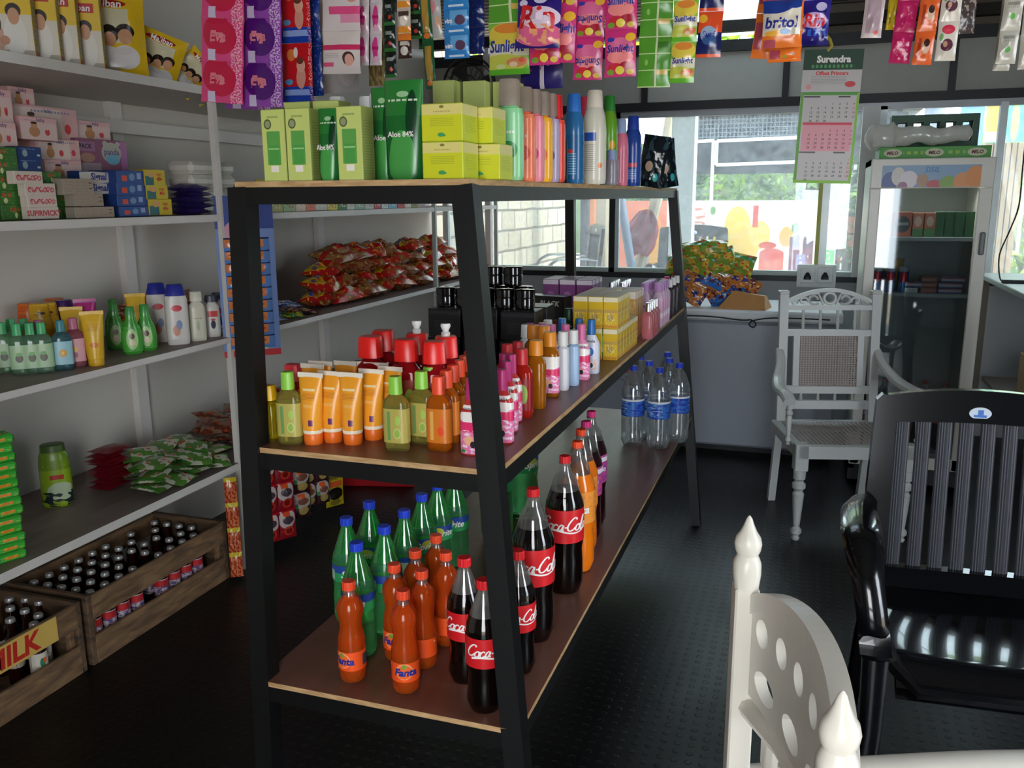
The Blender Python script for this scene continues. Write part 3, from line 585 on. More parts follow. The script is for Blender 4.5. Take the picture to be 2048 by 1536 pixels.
def carved_chair():
    t = thing('carved_armchair')
    def by(z): return .215+.12*(z-.45)
    q = MB(); q.prism([(-.25, .395), (.25, .395), (.25, .452), (-.25, .452)], -.275, -.235, wp)
    for s in (-1, 1): q.box(s*.245-.02, -.25, .395, s*.245+.02, .22, .45, wp, .004)
    q.box(-.235, .19, .395, .235, .23, .45, wp, .004); q.build('seat_frame', t)
    MB().sheet(lambda u, v: ((u-.5)*.46, -.235+.44*v, .448-.008*math.sin(u*PI)*math.sin(v*PI)), 10, 10, cane).build('cane_seat', t)
    for s in (-1, 1):
        q = turned(s*.235, -.245, 0, .36, .026, wp); q.box(s*.235-.03, -.275, .335, s*.235+.03, -.215, .46, wp, .004); q.build('leg', t)
        q = MB(); q.bar((s*.225, .30, 0), (s*.222, .22, .45), .036, .036, wp); q.build('leg', t)
        q = MB(); q.bar((s*.222, .215, .43), (s*.222, by(1.085), 1.085), .042, .036, wp); q.box(s*.222-.024, by(1.08)-.022, 1.07, s*.222+.024, by(1.08)+.022, 1.09, wp, .004); q.build('back_post', t)
        P = spline([(s*.235, by(.80), .80), (s*.245, .18, .74), (s*.275, .08, .685), (s*.30, -.06, .665), (s*.305, -.20, .672), (s*.300, -.25, .650)], 6)
        MB().tube(P, [.020+.010*min(1, i/14) for i in range(len(P))], wp, 10, .75).build('armrest', t)
        turned(s*.285, -.20, .44, .645, .014, wp, 10).build('arm_support', t)
    q = MB(); top = lambda x: 1.045+.055*(1-(x/.2)**2)             # carved crest
    xs = [-.2+.4*i/24 for i in range(25)]
    for i in range(24):
        a_, b_ = xs[i], xs[i+1]; q.prism([(a_, top(a_)-.016), (b_, top(b_)-.016), (b_, top(b_)), (a_, top(a_))], -.012, .014, wp)
    q.prism([(-.205, .995), (.205, .995), (.205, 1.018), (-.205, 1.018)], -.014, .014, wp)
    for s in (-1, 1):
        def sc_(cx_, cz_, r, a0, a1, w_): q.tube([(s*(cx_+r*(1-.45*k/11)*math.cos(a0+(a1-a0)*k/11)), 0, cz_+r*(1-.45*k/11)*.85*math.sin(a0+(a1-a0)*k/11)) for k in range(12)], w_, wp, 6)
        sc_(.075, 1.045, .030, -2.4, 3.2, .006); sc_(.125, 1.038, .022, 3.5, -1.8, .006); sc_(.165, 1.032, .016, -1, 4, .005)
        q.tube([(s*.03, 0, 1.02), (s*.055, 0, 1.075), (s*.10, 0, 1.07), (s*.14, 0, 1.055), (s*.185, 0, 1.03)], .006, wp, 6)
    q.tube([(.028*math.cos(a*PI/8), 0, 1.052+.026*math.sin(a*PI/8)) for a in range(16)], .008, wp, 6, closed=True)
    q.v = [(x, y+by(z), z) for x, y, z in q.v]; q.build('carved_crest', t)
    def rail(z0, z1, nm):
        q = MB(); q.prism([(-.205, z0), (.205, z0), (.205, z1), (-.205, z1)], -.012, .012, wp); q.v = [(x, y+by(z), z) for x, y, z in q.v]; q.build(nm, t)
    rail(.868, .898, 'back_rail'); rail(.585, .62, 'back_rail'); rail(.508, .548, 'back_rail')
    for z0, z1 in ((.898, .995), (.548, .585)):
        for k in range(4):
            x = -.125+.083*k; zz = (z0+z1)/2; q = MB(); q.loft([(z0, .006, .006, None, None, x, by(z0)), (zz-.008, .009, .009, None, None, x, by(zz)), (zz+.008, .006, .006, None, None, x, by(zz)), (z1, .008, .008, None, None, x, by(z1))], wp, 8); q.build('spindle', t)
    for s in (-1, 1): MB().bar((s*.155, by(.62), .62), (s*.155, by(.87), .87), .03, .022, wp).build('panel_stile', t)
    MB().sheet(lambda u, v: ((u-.5)*.285, by(.62+.25*v)-.004, .62+.25*v), 4, 4, cane).build('cane_back', t)
    return t
put('carved_chair', carved_chair, (.178, 4.19, 0), 'white carved wooden armchair with cane seat and back, beside the fridge', 'chair', rz=math.radians(15), s=.98)
# foreground chair, seen along its back
def near_chair():
    t = thing('carved_chair'); w2 = wp2
    for y in (-.235, .235):
        q = MB(); q.box(-.018, y-.018, 0, .018, y+.018, .935, w2, .003)
        q.loft([(.93, .0175, .0175, None, 4, 0, y), (.955, .0205, .0205, None, 3, 0, y), (.972, .0205, .0205, None, 2.4, 0, y), (.979, .018, .018, None, None, 0, y), (.984, .0155, .0155, None, None, 0, y), (.992, .019, .019, None, None, 0, y), (1.002, .0205, .0205, None, None, 0, y), (1.011, .0185, .0185, None, None, 0, y), (1.020, .0125, .0125, None, None, 0, y), (1.030, .008, .008, None, None, 0, y), (1.040, .0045, .0045, None, None, 0, y), (1.045, .001, .001, None, None, 0, y)], w2, 16); q.build('back_post', t)
    q = MB(); n = 20
    for i in range(n):
        a_, b_ = -.22+.44*i/n, -.22+.44*(i+1)/n; f = lambda y: .925+.055*max(0, 1-(y/.22)**2)**.8; g_ = lambda y: f(y)-.030
        c_ = lambda y: .014+.03*(1-(y/.22)**2)
        vs = [(c_(y)+x, y, z) for y in (a_, b_) for x, z in ((-.011, g_(y)), (.016, g_(y)), (.016, f(y)), (-.011, f(y)))]
        q.add(vs, [(0, 3, 2, 1), (4, 5, 6, 7), (0, 4, 7, 3), (1, 2, 6, 5), (3, 7, 6, 2), (0, 1, 5, 4)], w2, True)
    q.build('crest_rail', t)
    q = MB()                                     # pierced panel below the crest, a board with oval openings
    cv = lambda y: .016+.026*max(0, 1-(y/.22)**2); zt = lambda y: .90+.05*max(0, 1-(y/.22)**2)**.8
    def ycell(y0, y1, z0f, z1f, ry, rz):
        n = 16; c = (y0+y1)/2; ins, outs = [], []
        for k in range(n):
            a = 2*PI*k/n; ca, sa = math.cos(a), math.sin(a); e = max(abs(ca), abs(sa)); oy = c+(y1-y0)/2*ca/e; iy = c+ry*ca
            zc = (z0f+z1f(c))/2; oz = z0f+(z1f(oy)-z0f)*(sa/e+1)/2; outs.append((oy, oz)); ins.append((iy, zc+rz*sa))
        for (x_, fl) in ((-.009, 1), (.009, 0)):
            vs = [(cv(y)+x_, y, z) for y, z in outs]+[(cv(y)+x_, y, z) for y, z in ins]
            q.add(vs, [((k, (k+1) % n, n+(k+1) % n, n+k) if fl else (k, n+k, n+(k+1) % n, (k+1) % n)) for k in range(n)], w2)
        vs = [(cv(y)+x_, y, z) for x_ in (-.009, .009) for y, z in ins]; q.add(vs, [(k, (k+1) % n, n+(k+1) % n, n+k) for k in range(n)], w2, True)
    for k in range(6): y0 = -.216+.072*k; ycell(y0, y0+.072, .845, zt, .021, .022)
    for k in range(4): y0 = -.216+.108*k; ycell(y0, y0+.108, .765, lambda y: .845, .036, .022)
    q.build('pierced_panel', t)
    for s in (-1, 1):
        P = spline([(.0, s*.235, .600), (.12, s*.245, .608), (.26, s*.262, .612), (.40, s*.285, .610), (.52, s*.31, .600)], 5)
        MB().tube(P, .034, w2, 12, .5).build('armrest', t); turned(.43, s*.285, .44, .600, .014, w2, 10).build('arm_support', t)
    MB().tube([(.01, -.22, .74), (.035, -.1, .755), (.045, 0, .76), (.035, .1, .755), (.01, .22, .74)], .016, w2, 8).build('mid_rail', t)
    for k in range(5): y = -.15+.075*k; turned(.02+.02*(1-(y/.22)**2), y, .46, .745, .013, w2, 10).build('spindle', t)
    q = MB(); q.prism([(-.02, .40), (.46, .40), (.46, .45), (-.02, .45)], -.30, .30, w2); q.build('seat', t)
    for y in (-.27, .27): turned(.43, y, 0, .40, .022, w2, 12).build('leg', t)
    return t
put('near_chair', near_chair, (-.002, 1.045, .0), 'white painted chair with pointed finials in the near right foreground', 'chair', rz=math.radians(14.4), s=(1, 1, 1.008))
# ---- chest freezer under the window
fz = mat('freezer_enamel', '9aa0aa', .35, vary=.05, vs=3)
t = thing('chest_freezer', 'long pale grey chest freezer standing under the back window', 'freezer', None, (-.55, 5.45, 0))
MB().box(-.78, -.29, .05, .74, .28, .80, fz, .015).build('cabinet', t)
MB().box(-.79, -.31, .805, .75, .29, .87, mat('freezer_lid_white', 'd2d5d8', .3), .012).build('lid', t)
MB().box(-.7, -.2, 0, .66, .2, .05, dark_steel).build('plinth', t)
q = MB(); rd_ = mat('red_lettering', 'b3202a', .4); c = ony(1262, 745, 5.155)
q.tube([(c.x+.55+.13*math.cos(a*PI/16), -.292, c.z+.055*math.sin(a*PI/16)) for a in range(32)], .0015, mat('grey_line', '55585e', .5), 4, closed=True)
q.text('SISIL', .035, rd_, flatfn(c.x+.55, -.2915, c.z+.012), .02); q.text('FREEZER', .012, dark_steel, flatfn(c.x+.55, -.2915, c.z-.03)); q.build('badge', t)
P = [ony(x, y, 5.11) for x, y in ((1230, 630), (1400, 632), (1480, 640), (1502, 640), (1512, 648), (1506, 655), (1498, 648), (1512, 640), (1560, 636), (1660, 640))]
tag(MB().tube(spline([tuple(p) for p in P], 5), .004, dark_steel, 6).build('power_cable'), 'thin dark cable looped along the freezer front under its lid', 'cable')
# sockets on the wall under the window
def socket():
    t = thing('wall_socket'); MB().box(-.047, 0, -.05, .047, .014, .05, plastic_white, .004).build('face_plate', t)
    MB().loft([(0, .024, .02, None, 3), (.02, .022, .02, None, 3), (.045, .008, .008)], mat('black_plug_plastic', '101114', .4), 12).xf(Matrix.Translation((0, -.018, -.024))).build('plug', t); return t
for i, px in enumerate((1615, 1650)): p = ony(px, 551, 5.985); put('socket', socket, (p.x, 5.985, p.z), ('white wall socket with black plug, nearer the freezer', 'white wall socket with black plug, nearer the fridge')[i], 'socket')
struct(MB().box(-.07, 5.999, .93, .17, 6.05, 1.075, plastic_white).build('trim_11'))

# ---- glass door fridge
FX0, FX1, FYf, FYb, FZ = .265, .815, 4.78, 5.36, 1.69
t = thing('glass_door_fridge', 'tall white glass door display fridge with fruit header panel', 'fridge', None, (.54, 5.07, 0)); T_ = Matrix.Translation((-.54, -5.07, 0))
fw_ = mat('fridge_white', 'dedcd2', .3, vary=.04); fi = mat('fridge_liner', 'b4b8b4', .5)
q = MB(); q.box(FX0, FYf+.05, .08, FX0+.03, FYb, FZ, fw_); q.box(FX1-.03, FYf+.05, .08, FX1, FYb, FZ, fw_); q.box(FX0, FYb-.03, .08, FX1, FYb, FZ, fi); q.box(FX0, FYf+.05, FZ-.03, FX1, FYb, FZ, fw_); q.box(FX0, FYf+.05, 0.02, FX1, FYb, .12, dark_steel); q.xf(T_).build('cabinet', t)
zt, zb = ony(1860, 330, FYf).z, ony(1860, 374, FYf).z
hd = printed('fruit_header_print', '7fa3c4', [('e', .08, .2, .08, .5, '2f4f9a'), ('e', .17, .5, .07, .42, 'd8d4cc'), ('e', .28, .35, .09, .40, 'e2dbe0'), ('e', .22, .05, .05, .2, 'a0608a'), ('e', .42, .3, .06, .3, 'b08a6a'), ('e', .54, .12, .08, .2, 'c0404a'), ('e', .68, .15, .09, .35, '7aa83a'), ('e', .83, .2, .10, .45, 'e0904a'), ('e', .95, .45, .10, .5, 'e08a34')], .35)
q = MB(); q.box(FX0, FYf, zb-.005, FX1, FYf+.05, FZ, fw_, .004); q.box(FX0+.05, FYf-.004, zb, FX1-.06, FYf, zt, fw_, 0, {'f': hd})
q.text('SISIL', .026, mat('blue_lettering', '2f7fc0', .4), flatfn((FX0+FX1)/2, FYf-.005, zt-.022), .005, .3); q.xf(T_).build('header_panel', t)
q = MB(); q.box(FX0, FYf, .12, FX0+.05, FYf+.04, zb-.006, fw_, .004); q.box(FX1-.06, FYf, .12, FX1, FYf+.04, zb-.006, fw_, .004); q.box(FX0, FYf, .12, FX1, FYf+.04, .18, fw_); q.xf(T_); d = q.build('door_frame', t)
MB().box(FX0+.05, FYf+.015, .18, FX1-.06, FYf+.02, zb-.006, clear('fridge_door_glass', 'd4dadb', gloss=.10, rough=.03)).xf(T_).build('pane', d)
zz = ony(1975, 485, FYf).z; MB().box(FX1-.04, FYf-.02, zz-.06, FX1-.015, FYf, zz+.05, mat('grey_handle', '6f7478', .35), .006).xf(T_).build('handle', d)
FS = [ony(1860, 474, FYf+.12).z, ony(1860, 586, FYf+.12).z, .19]
for z in FS: MB().box(FX0+.035, FYf+.07, z-.018, FX1-.035, FYb-.035, z, mat('fridge_wire_shelf', 'a5adb0', .4)).xf(T_).build('shelf', t)
MB().box(FX0+.04, FYf+.2, FZ-.12, FX1-.04, FYf+.3, FZ-.035, mat('fridge_evaporator_cover', 'b0b0aa', .5)).xf(T_).build('evaporator_cover', t)

fl = bpy.data.lights.new('fridge_fill_light', 'AREA'); fl.shape = 'RECTANGLE'; fl.size = .4; fl.size_y = .05; fl.energy = 2.6; fl.color = (1, .97, .9); fo = bpy.data.objects.new('fridge_fill_light', fl); COL.objects.link(fo); fo.location = (.54, FYf+.13, FZ-.05)  # added fill light inside the cabinet, brightens the dim contents
# ---- counter and cable right of the fridge
t = thing('side_counter', 'grey topped counter along the right side behind the black chair', 'counter', None, (1.25, 5.0, 0))
MB().box(-.27, -.9, 1.02, .4, .95, 1.05, mat('counter_top_grey', 'a3a9a2', .45), .004).build('worktop', t)
ct = mat('counter_timber', '6f6558', .7)
for y in (-.88, .92):
    for x in (-.25, .32): MB().box(x, y-.02, 0, x+.04, y+.02, 1.02, ct).build('leg', t)
MB().box(-.20, -.86, .40, .30, .9, .42, ct).build('shelf', t)
o = MB().box(-.11, -.12, 0, .11, .12, .30, mat('cardboard', 'b8976f', .8), .004).build('cardboard_box'); o.location = (1.17, 4.9, .421); tag(o, 'tan cardboard box on the lower shelf of the side counter', 'box')
P = [ony(x, y, yy) for x, y, yy in ((2060, 200, 5.0), (2046, 330, 5.1), (2038, 410, 5.1), (2020, 460, 5.2), (1999, 510, 5.3), (2003, 528, 5.3), (2012, 541, 5.3))]
P[-1].z = 1.054; P[-2].z = 1.075
tag(MB().tube(spline([tuple(p) for p in P], 5), .004, mat('black_plug_plastic', '101114'), 6).build('power_cable'), 'black cable hanging down to the counter right of the fridge', 'cable')
p = P[-1]; tag(MB().box(p.x-.02, p.y-.05, 1.05, p.x+.09, p.y-.01, 1.068, mat('black_plug_plastic', '101114'), .004).build('power_adapter'), 'flat black power adapter lying on the grey counter', 'adapter')
# ------------------------------------------------------------------ goods: builders for bottles, cartons, tubes and pouches
def rad(prof, z):
    for (a, r0, *_), (b_, r1, *_) in zip(prof, prof[1:]):
        if a <= z <= b_: return r0+(r1-r0)*(z-a)/((b_-a) or 1)
    return prof[-1][1]
def bottle(name, prof, cap, label=None, marks=(), flat=1, p=2, n=18, ribs=0):
    """prof: (z, r, material) ; cap: (z0, z1, r, material[, r_top]) ; label: (z0, z1, material) ; marks: fn(mb, surf) painting lettering"""
    t = thing(name); MB().loft([(z, r, r*flat, m) for z, r, m in prof], prof[0][2], n, p).build('body', t)
    z0, z1, r, m = cap[:4]; rt = cap[4] if len(cap) > 4 else r; cf = 1 if flat == 1 or r < .014 else (flat+1)/2
    if ribs:
        q = MB(); nn = 28; vs = []
        for z, k in ((z0, 1), (z1-.002, rt/r), (z1, rt/r*.93)):
            for i in range(nn): rr = r*k*(1 if i % 2 else .95); vs.append((rr*math.cos(2*PI*i/nn), rr*math.sin(2*PI*i/nn), z))
        fs = [(j*nn+i, j*nn+(i+1) % nn, (j+1)*nn+(i+1) % nn, (j+1)*nn+i) for j in (0, 1) for i in range(nn)]+[tuple(2*nn+i for i in range(nn)), tuple(range(nn-1, -1, -1))]
        q.add(vs, fs, m); q.build('cap', t)
    else: MB().loft([(z0, r, r*cf), (z1-(z1-z0)*.08, rt, rt*cf), (z1, rt*.9, rt*.9*cf)], m, 14, 2 if flat == 1 else 3).build('cap', t)
    if label:
        a, b_, lm = label; k = 5; zs = [a+(b_-a)*i/k for i in range(k+1)]; q = MB()
        q.loft([(z, rad(prof, z)+.0007, (rad(prof, z)+.0007/flat)*flat) for z in zs], lm, 28 if flat == 1 else 24, p, caps=False)
        def surf(ang, zc, off=.0014):
            def f(x, y):
                z = zc+y; r_ = rad(prof, z)
                th = -PI/2+ang+x/r_; c, s_ = math.cos(th), math.sin(th); d = (abs(c)**p+abs(s_)**p)**(-1/p)
                if flat < .8:                         # flattish front: lay it along x
                    xx = r_*math.sin(ang)+x; u = min(.98, abs(xx/r_)); return (xx, -(r_*flat)*(1-u**p)**(1/p)-off, z)
                return ((r_+off)*c*d, (r_*flat+off)*s_*d, z)
            return f
        for mk in marks: mk(q, surf)
        q.build('label', t)
    return t
def P_(name, col, rough=.35, **k): return mat(name, col, rough, **k)
cap_red = P_('cap_red', 'd8232a'); cap_blue = P_('cap_blue', '1f3fc4'); cap_org = P_('cap_orange', 'f4512e'); cap_pink = P_('cap_pink', 'd8337c'); ink_w = P_('ink_white', 'f4f2ee', .4); ink_k = P_('ink_black', '1c1c20', .5); ink_r = P_('ink_red', 'cf1f26', .4); ink_b = P_('ink_blue', '22308f', .4); ink_g = P_('ink_green', '2f8f3a', .4)
pet = clear('clear_bottle_plastic', 'eef2f4', .3, .06, body=.18, bodycol='d8d4cc'); cola = mat('cola_liquid', '0b0504', .07, vary=0, coat=.6)
def liquid(name, col, trans=.75, rough=.08): return mat(name, col, rough, vary=0, trans=trans, ior=1.2, coat=.4)
org_l = liquid('orange_soda', 'ea6420', .65); spr_l = liquid('green_bottle_drink', '78f09c', .88); spr_e = clear('green_bottle_plastic', '6cec8c', .3, .05, body=.3, bodycol='3cd870')
coke_lab = printed('cola_label', 'd21f26', [('s', .5, .5, .5, .5, 60, 0, 0, 'd21f26'), ('r', .28, .36, .035, .28, 'b8a8a0')], .35)
def coke_marks(sz, zc, ang): return lambda q, s: (q.script('Coca-Cola', sz, ink_w, s(ang, zc+.006)), q.add([s(ang, zc-.022*sz/.045)(x*sz, y*sz) for x, y in [(-1.5+3*i/14, .12*math.sin(i/14*6.3)+.16) for i in range(15)]+[(-1.5+3*i/14, .12*math.sin(i/14*6.3)-.02+.10*(i/14)) for i in range(15)]], [(i, i+1, 16+i, 15+i) for i in range(14)], ink_w))
def big_cola(rot=.30, liq=cola, lab=coke_lab, marks=None, cap=cap_red):
    r = .049
    pr = [(0, .030, liq), (.004, .040, liq), (.03, r, liq), (.09, r*.97, liq), (.12, r*.93, liq), (.143, r, liq), (.225, r*1.01, liq), (.245, r*.97, liq), (.262, r*.84, liq), (.275, r*.74, pet), (.30, .030, pet), (.32, .018, pet), (.335, .0135, pet), (.342, .0135, pet), (.343, .016, pet), (.346, .0135, pet), (.35, .013, pet)]
    return lambda: bottle('soda_bottle', pr, (.343, .362, .0145, cap), (.145, .232, lab), marks or [coke_marks(.035, .19, rot)], ribs=1, n=26)
def small_cola(rot):
    r = .0375
    pr = [(0, .022, cola), (.004, .030, cola), (.025, r, cola), (.06, r*.9, cola), (.085, r*.9, cola), (.103, r, cola), (.168, r, cola), (.19, r*.93, cola), (.205, r*.76, pet), (.235, .018, pet), (.25, .0125, pet), (.258, .0125, pet), (.262, .012, pet)]
    return lambda: bottle('soda_bottle', pr, (.258, .276, .0145, cap_red), (.105, .167, coke_lab), [coke_marks(.026, .137, rot)], ribs=1, n=24)
fan_lab = printed('orange_soda_label', 'f4571f', [('e', .5, .55, .10, .42, 'f8a070'), ('e', .5, .53, .088, .36, 'f46a2a'), ('e', .5, .82, .03, .12, '7aa03a'), ('e', .30, .8, .012, .06, 'f8c8a0'), ('r', .8, .5, .05, .3, '40485a')], .35)
def fanta(rot):
    r = .029; l = org_l
    pr = [(0, .018, l), (.003, .024, l), (.012, r*.97, l), (.03, r, l), (.09, r, l), (.105, r*.93, l), (.122, r*.80, l), (.14, r*.86, l), (.158, r*.97, l), (.172, r*.93, l), (.184, r*.68, l), (.193, .0125, pet), (.205, .0115, pet), (.212, .0115, pet)]
    return lambda: bottle('soda_bottle', pr, (.205, .223, .0142, cap_org), (.032, .074, fan_lab), [lambda q, s: q.text('Fanta', .0155, ink_b, s(rot, .054), .04, .2)], ribs=1, n=24)
spr_lab = printed('green_soda_label', '2f9a58', [('r', .5, .78, .5, .24, '24489a'), ('e', .5, .62, .07, .28, 'c8d04a'), ('r', .2, .4, .08, .3, 'a0c8b0')], .35)
def sprite(rot, s=1):
    r = .0375*s; l = spr_l; e = spr_e
    pr = [(0, .024*s, l), (.004, .031*s, l), (.02, r, l), (.08, r, l), (.10, r*.95, l), (.12, r, l), (.165, r, l), (.178, r*.93, l), (.188, r*.84, e), (.215, .0225*s, e), (.24, .0135, e), (.25, .0125, e), (.256, .0125, e)]
    pr = [(z*s, a, b_) for z, a, b_ in pr]
    return lambda: bottle('soda_bottle', pr, (.250*s, .268*s, .0148, cap_blue), (.12*s, .16*s, spr_lab), [lambda q, sf: q.text('Sprite', .017*s, ink_w, sf(rot, .138*s), .02, .3)], ribs=1, n=24)
def at(px, py, h, z): p = onz(px, py, z+h); return (p.x, p.y, z)
Z = RB
for i, (px, py, w_, lb) in enumerate([(692, 1035, 0, 'leftmost of the front ones'), (738, 1003, 0, 'in the left column, third from the front'), (712, 1085, 1, 'frontmost, behind the nearest orange soda'), (768, 1052, 0, 'in the middle column, second from the front'), (808, 1020, 0, 'in the middle column, third from the front'), (843, 988, 0, 'in the middle column, fourth from the front'), (874, 966, 1, 'in the middle column, fifth from the front'), (908, 950, 1, 'hindmost, cap touching the middle shelf frame')]):
    put('sprite%d' % w_, sprite(-.1+.5*w_), at(px, py, .267, Z), 'green lemonade bottle with blue cap, '+lb, 'bottle', 'green lemonade bottles on the bottom shelf', rz=(.9, .2, -.3, 1.2, 2.0, .8, .4, -.1)[i])
for i, (px, py, lb) in enumerate([(697, 1162, 'nearest, at the left front corner'), (806, 1180, 'front row right, turned label'), (788, 1128, 'second row left'), (843, 1140, 'second row right'), (830, 1100, 'third row left'), (891, 1104, 'third row right'), (872, 1070, 'hindmost')]):
    put('fanta', fanta(.1), at(px, py, .222, Z), 'small waisted orange soda bottle on the bottom shelf, '+lb, 'bottle', 'small orange soda bottles on the bottom shelf', rz=(-.25, .35, .05, 2.6, 1.5, 2.9, 2.0)[i])
for i, (px, py, lb, r_) in enumerate([(928, 1114, 'middle size cola bottle behind the nearest one, left of the rack post', 0), (967, 1158, 'nearest middle size cola bottle with barcode on its label, left of the rack post', .2), (1036, 1100, 'middle size cola bottle standing right of the front rack post', 0)]):
    put('cola_s', small_cola(.45), at(px, py, .276, Z), lb, 'bottle', 'middle size cola bottles on the bottom shelf', rz=(-.1, .25, 0)[i])
put('cola_b', big_cola(), at(1066, 976, .362, Z), 'large cola bottle with red label, nearer of the two big ones', 'bottle', 'large soda bottles along the right edge of the bottom shelf', rz=.1)
put('cola_b', big_cola(), at(1130, 911, .362, Z), 'large cola bottle with red label, farther of the two big ones', 'bottle', 'large soda bottles along the right edge of the bottom shelf', rz=-.05)
ol = printed('orange_bottle_label', 'f29a3c', [('e', .56, .5, .05, .3, 'f6d8a0'), ('n', .5, .5, .5, .4, 20, .6, 'e8742a')], .35); pk = printed('grape_bottle_label', 'd8508a', [('n', .5, .5, .5, .5, 22, .52, '7a3a9a'), ('r', .5, .85, .5, .08, 'f0e8f0')], .35)
oliq = mat('orange_drink', 'f07a12', .15, vary=0, coat=.5); gliq = mat('grape_drink', '24060c', .1, vary=0, coat=.5)
for i, (px, py) in enumerate(((1155, 882), (1162, 866))):
    put('orange_b', big_cola(0, oliq, ol, [lambda q, s: q.text('Fanta', .022, ink_w, s(.3, .185), .03, .2)], cap_org), at(px, py-8*i, .362, Z), ('large orange drink bottle behind the two big colas, front one', 'large orange drink bottle behind the two big colas, back one')[i], 'bottle', 'large soda bottles along the right edge of the bottom shelf', rz=.3*i)
for i, (px, py) in enumerate(((1172, 842), (1183, 822))):
    put('grape_b', big_cola(0, gliq, pk, [lambda q, s: q.text('Portello', .018, ink_w, s(.3, .19), .02)], cap_pink), at(px, py, .362, Z), ('large dark grape drink bottle with pink cap, front one of two', 'large dark grape drink bottle with pink cap, back one of two')[i], 'bottle', 'large soda bottles along the right edge of the bottom shelf', rz=.25*i)
for i, p in enumerate((onz(985, 1085, Z), onz(1038, 1040, Z))):
    put('sprite_big', sprite(.2, 1.30), (p.x, p.y+.04, Z), ('big green lemonade bottle behind the front rack post, nearer one', 'big green lemonade bottle behind the front rack post, farther one')[i], 'bottle', 'big green lemonade bottles', rz=i)
wat = clear('bottled_water', 'f2f8fa', .5, .03, body=.14, bodycol='e8f0f4'); wl = printed('water_label', '2444b8', [('n', .5, .5, .5, .5, 7, .5, '3f7ad0'), ('r', .5, .95, .5, .06, 'e8eef4'), ('n', .25, .5, .2, .4, 12, .55, '9ac4e8')], .3)
def water():
    r = .047
    pr = [(0, .028, wat), (.004, .036, wat), (.025, r, wat), (.05, r*.96, wat), (.09, r, wat), (.14, r*.99, wat), (.195, r, wat), (.23, r*.97, wat), (.255, r*.84, pet), (.285, .028, pet), (.305, .0155, pet), (.318, .0135, pet)]
    return bottle('water_bottle', pr, (.312, .332, .0155, cap_blue), (.130, .20, wl), [], ribs=1, n=22)
for i, (px, py) in enumerate([(1268, 732), (1311, 732), (1287, 746), (1298, 716), (1307, 700), (1333, 742), (1330, 712)]):
    X, Y = ((-.642, 3.413), (-.535, 3.40), (-.60, 3.53), (-.53, 3.62), (-.56, 3.76), (-.475, 3.52), (-.66, 3.66))[i]
    put('water', water, (X, Y, Z), 'clear water bottle with blue cap, bottom shelf, '+('front left', 'front right', 'second row left', 'middle row', 'back row', 'behind front right, nearest edge', 'back row left')[i], 'bottle', 'clear water bottles on the bottom shelf', rz=i*.8)

# ------------------------------------------------------------------ middle shelf
Z = RM
def squeeze(body, crimp, capm, w_=.024, h=.15, prints=None, name='cream_tube'):
    def f():
        t = thing(name); MB().loft([(0, w_*.78, w_*.78), (.006, w_*.82, w_*.82), (.022, w_*.84, w_*.84), (.024, w_*.80, w_*.80)], capm, 20).build('cap', t)
        q = MB(); z0 = .024; H = h-z0; q.loft([(z0, w_*.86, w_*.86, None, 2), (z0+H*.25, w_*.94, w_*.86, None, 2), (z0+H*.5, w_*1.02, w_*.70, None, 2), (z0+H*.75, w_*1.10, w_*.42, None, 2), (z0+H*.93, w_*1.17, w_*.07, None, 2)], body, 24, caps=False); q.build('body', t)
        MB().box(-w_*1.2, -.0016, z0+H*.92, w_*1.2, .0016, h, crimp).build('crimped_end', t); return t
    return f
sun_p = printed('sunscreen_tube_print', 'f7a52b', [('r', .5, .03, .5, .03, 'f4e8d0'), ('r', .545, .20, .035, .055, '6a2a6a'), ('s', .5, .66, .10, .06, 0, 46, .4, 'c87a28'), ('r', .5, .78, .09, .02, 'fbe0a8'), ('s', .5, .50, .07, .03, 0, 60, .4, 'fbd08a')], .3)
sun_o = P_('sunscreen_cap_orange', 'f0731f')
tubes = [(620, 745, 'front row left'), (700, 745, 'front row right'), (660, 742, 'between and behind the two front tubes'), (742, 738, 'right of the front pair, one step back'), (614, 731, 'left, second row back'), (640, 722, 'left, third row back'), (690, 722, 'middle, third row back'), (752, 725, 'right, third row back'), (780, 733, 'rightmost, behind the clear bottle'), (715, 728, 'middle, second row back')]
for i, (px, py, lb) in enumerate(tubes):
    x, y, z = at(px, py, .150, Z)
    if i == 4: y += .02
    if i == 9: y += .03
    put('sun_tube', squeeze(sun_p, P_('tube_white_crimp', 'eee6d6'), sun_o), (x, y, z), 'orange sunscreen tube with white crimped top, '+lb, 'tube', 'orange sunscreen tubes on the middle shelf', rz=.06*math.sin(i*3))
def flask(body, cap, lab=None, w_=.026, h=.152, fl=.6, name='toiletry_bottle', ch=.035, marks=(), capr=.013, shoulder=.8, lz=(.15, .75)):
    """flat rounded toiletries bottle"""
    def f():
        hb = h-ch; pr = [(0, w_*.9, body), (.003, w_*.97, body), (.012, w_, body), (hb*shoulder, w_, body), (hb*(shoulder+.08), w_*.93, body), (hb*.97, w_*.55, body), (hb, capr*.9, body)]
        return bottle(name, pr, (hb-.001, h, capr, cap, capr*.92), (hb*lz[0], hb*lz[1], lab) if lab else None, marks, flat=fl, p=3.2, n=24)
    return f
cgr = P_('cap_lime', '8fd048'); cyl = P_('cap_yellow', 'e8b818'); gel_c = liquid('clear_lime_gel', 'c8c060', .8); gel_o = liquid('amber_gel', 'e07a18', .65); gel_r = liquid('red_gel', 'd23a2a', .6); gel_y = liquid('yellow_oil', 'd8c020', .8)
